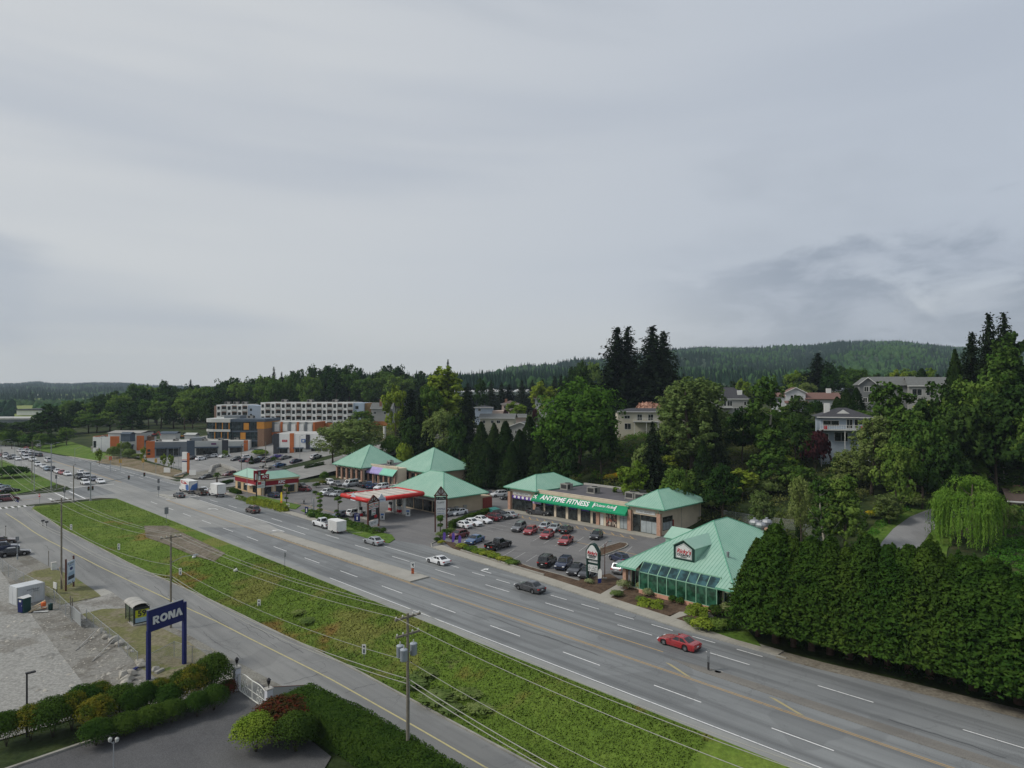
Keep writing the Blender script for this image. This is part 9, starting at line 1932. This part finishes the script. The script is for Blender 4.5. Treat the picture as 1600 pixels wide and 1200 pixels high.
# near corner: row of clipped shrubs, plank hedge, red-tipped bush
for i,(px,py,yt,w,kd,lab)in enumerate(((10,1165,1108,46,'clip_hedge','clipped green shrub at the left end of the corner hedge'),(48,1155,1098,52,'clip_gold','golden tipped shrub behind the slim lot light'),(82,1150,1086,60,'clip_hedge','clipped green shrub left of the golden pair'),(112,1140,1078,46,'clip_gold','golden shrub beside the shaped green one'),(128,1125,1068,54,'clip_hedge','shaped green shrub behind the golden one'),(152,1110,1064,50,'clip_gold','tall golden tipped shrub at the lot edge'),(152,1145,1084,54,'clip_gold','front golden shrub of the corner row'),(190,1118,1068,56,'clip_hedge','dark flat-topped shrub left of the sign post'),(205,1128,1075,40,'clip_hedge','dark leggy shrub left of the sign post'),(228,1118,1062,34,'clip_hedge','dark shrub hugging the store sign post'),(250,1105,1058,44,'clip_gold','golden shrub between the sign posts'),(262,1115,1068,44,'clip_hedge','green shrub between the sign posts'),(281,1100,1045,36,'clip_hedge','dark shrub left of the right sign post'),(304,1100,1034,50,'clip_gold','golden tipped shrub right of the right sign post'),(333,1088,1018,56,'clip_hedge','tallest dark cone shrub at the end of the row'),(316,1095,1030,40,'clip_hedge','dark shrub leaning on the tallest one'),(308,1120,1078,36,'clip_hedge','low round clipped shrub on the drive kerb'),(334,1110,1068,42,'clip_hedge','second low round clipped shrub on the drive kerb'),(357,1092,1060,28,'clip_red','small red leafed shrub beside the gate pillar'),(268,1130,1092,44,'clip_hedge','low clipped shrub along the drive kerb, third from the gate'),(236,1140,1100,46,'clip_hedge','low clipped shrub along the drive kerb, fourth from the gate'),(196,1150,1112,48,'clip_hedge','low clipped shrub along the drive kerb, fifth from the gate'),(150,1165,1122,50,'clip_hedge','low clipped shrub along the drive kerb, sixth from the gate'))):
    p=PT(px,py);h=zat(yt,p.y)-p.z;cr,st,hh=PROTO[kd];shrub(kd,px,py,h,w*p.y/F*1.0,lab)
hedge(None,2.7,3.2,lm_hedge,'tall flat-topped clipped hedge in the bottom corner beside the road',dens=170,ls=.085,wob=.06,pts=[Vector(W(30.6,60.8,-3)),Vector(W(31.6,52,-3)),Vector(W(31.8,34,-3))])
for px,py,yt,w,kd,lab in((440,1150,1090,86,'clip_red','dark red leafed bush in front of the drive gate'),(400,1175,1112,60,'clip_bright','bright green bush at the foot of the red leafed one'),(462,1175,1110,56,'clip_hedge','green bush between the red leafed bush and the clipped hedge')):
    p=PT(px,py);shrub(kd,px,py,zat(yt,p.y)-p.z,w*p.y/F*1.1,lab)
# brambles on the bank by the frontage road
for px,py,h,w in((655,1065,.9,3.4),(672,1052,.8,2.4),(690,1092,.9,4),(735,1088,.8,3),(755,1110,.7,3),(480,972,.7,2.6),(470,958,.6,2.2),(640,1075,.7,2.2),(710,1110,.7,2.6)):shrub('bush_olive',px,py,h*.7,w,'low bramble clump on the grass bank','bramble clumps on the grass bank')
# ------------------------------------------------------------------ ground cover nobody could count
def cover(name,k,region,m,h=(.3,1.2),rad=(.6,1.8),leaves=46,ls=.17,seed=5,dens=None):
    g_=np.random.default_rng(seed);t0,t1,s0,s1=region;t=g_.uniform(t0,t1,k*4);s=g_.uniform(s0,s1,k*4);sel=dens(t,s)>g_.random(k*4);t,s=t[sel][:k],s[sel][:k];k=len(t);x=t*NX-s*NY;y=t*NY+s*NX;z=hs(t,s);r=g_.uniform(*rad,k);hh=g_.uniform(*h,k)
    i=np.repeat(np.arange(k),leaves);d=unit(len(i),g_);d[:,2]=np.abs(d[:,2]);pos=np.stack([x[i]+d[:,0]*r[i],y[i]+d[:,1]*r[i],z[i]+d[:,2]*hh[i]],1)*1.0+g_.normal(0,.08,(len(i),3));n=d*np.array([.8,.8,1])+np.array([0,0,.3]);n/=np.linalg.norm(n,axis=1,keepdims=True)
    v,f,N_=leaf_quads(pos,n,ls*g_.uniform(.7,1.4,len(i)),.62,.45,g=g_);o=ob(name,raw(name,v,f,m,N_));o['kind']='stuff';return o
edge=lambda s:np.interp(s,[-60,20,40,66,118,122,176,186],[88,98,118,124,134,152,152,138])
cover('undergrowth',1500,(120,205,-10,125),lm_brush,(.4,1.5),(.7,2.0),44,.20,5,lambda t,s:((t>edge(s))&~((s>15)&(s<50)&(t<158)))*.9)
cover('undergrowth',700,(120,200,110,200),lm_ivy,(.4,1.6),(.8,2.2),44,.24,6,lambda t,s:(t>edge(s))*.9)
cover('ivy',2600,(80,175,-30,42),lm_ivy,(.2,.7),(.6,1.3),46,.17,8,lambda t,s:((t>edge(s)-8)&~((s>24)&(s<41)&(t<162)))*1.0)
cover('undergrowth',420,(74.5,82,-60,34),lm_dark,(.3,.9),(.4,.9),40,.13,9,lambda t,s:np.full_like(t,.8))
cover('undergrowth',700,(140,215,195,330),lm_brush,(.4,1.6),(.8,2.2),36,.26,10,lambda t,s:np.where((s<224)&(t<205),0,np.where((t>168)|((s<285)&(t>152)),.8,0)))
# curved drive climbing behind the hedge
dr=[PT(1402,868),PT(1408,850),PT(1424,830),PT(1448,812),PT(1478,800),PT(1510,792)];mb=MB();L_=[]
for i,p in enumerate(dr):
    d=(dr[min(i+1,5)]-dr[max(i-1,0)]);d=Vector((d.x,d.y,0)).normalized();q=Vector((-d.y,d.x,0))*2.8;L_.append((p+q,p-q))
dr0=dr[0]-(dr[1]-dr[0]);
for(a,b),(c,d)in zip(L_,L_[1:]):
    n=4
    for j in range(n):
        u0,u1=j/n,(j+1)/n;quad=[]
        for e_,f2,u in((a,c,u0),(b,d,u0),(b,d,u1),(a,c,u1)):
            w_=e_.lerp(f2,u);quad.append((w_.x,w_.y,hxy(w_.x,w_.y)+.12))
        mb.add(quad,[(0,1,2,3)])
ring=[(p+(a-p)*2.3,p+(b-p)*2.3)for p,(a,b)in zip(dr,L_)];drape_poly('lawn',[TS(a.x,a.y)for a,_ in ring]+[TS(b.x,b.y)for _,b in ring[::-1]],m_lawn,.06,2)
o=mb.build('curved_drive',asphalt('curved drive asphalt',rgb(126,126,127),rgb(140,140,140),.2));o['kind']='structure'
for p in o.data.polygons:
    pass
bm=bmesh.new();bm.from_mesh(o.data);bmesh.ops.recalc_face_normals(bm,faces=bm.faces)
if sum(f.normal.z for f in bm.faces)<0:bmesh.ops.reverse_faces(bm,faces=bm.faces)
bm.to_mesh(o.data);bm.free()
# ------------------------------------------------------------------ air
mb=MB();mb.box(-4200,4200,-1500,6000,-9,330);hz=mb.build('haze',bpy.data.materials.new('air'));hz['kind']='stuff'
t=NT(hz.data.materials[0]);v=t.n('ShaderNodeVolumePrincipled');v.inputs['Color'].default_value=(.70,.84,1.0,1);v.inputs['Density'].default_value=.00010;v.inputs['Anisotropy'].default_value=.0
t.L.new(v.outputs[0],t.out.inputs['Volume'])
# names left behind by copies of prototypes
for o in list(bpy.data.objects):
    if o.name.startswith('car_proto'):bpy.data.objects.remove(o)

# alike things that only their place tells apart: count them along the view
ORD='first second third fourth fifth sixth seventh eighth ninth tenth eleventh twelfth thirteenth fourteenth fifteenth sixteenth seventeenth eighteenth nineteenth twentieth'.split()
def ordinal(n):
    if n<20:return ORD[n]
    t_,u_=divmod(n+1,10);tens={2:'twenty',3:'thirty',4:'forty',5:'fifty',6:'sixty'}[t_]
    return tens+'-'+ORD[u_-1]if u_ else tens[:-1]+'ieth'
bpy.context.view_layer.update();same={}
for o in SC.objects:
    if o.parent is None and o.get('label')and o.get('category'):same.setdefault(o['label'],[]).append(o)
for lab,L_ in same.items():
    if len(L_)<2:continue
    L_.sort(key=lambda o:o.matrix_world.translation.x/max(1,o.matrix_world.translation.y))
    for k,o in enumerate(L_):o['label']='%s, %s from the left'%(lab,ordinal(k))
    for o in L_:
        if not o.get('group'):o['group']=lab
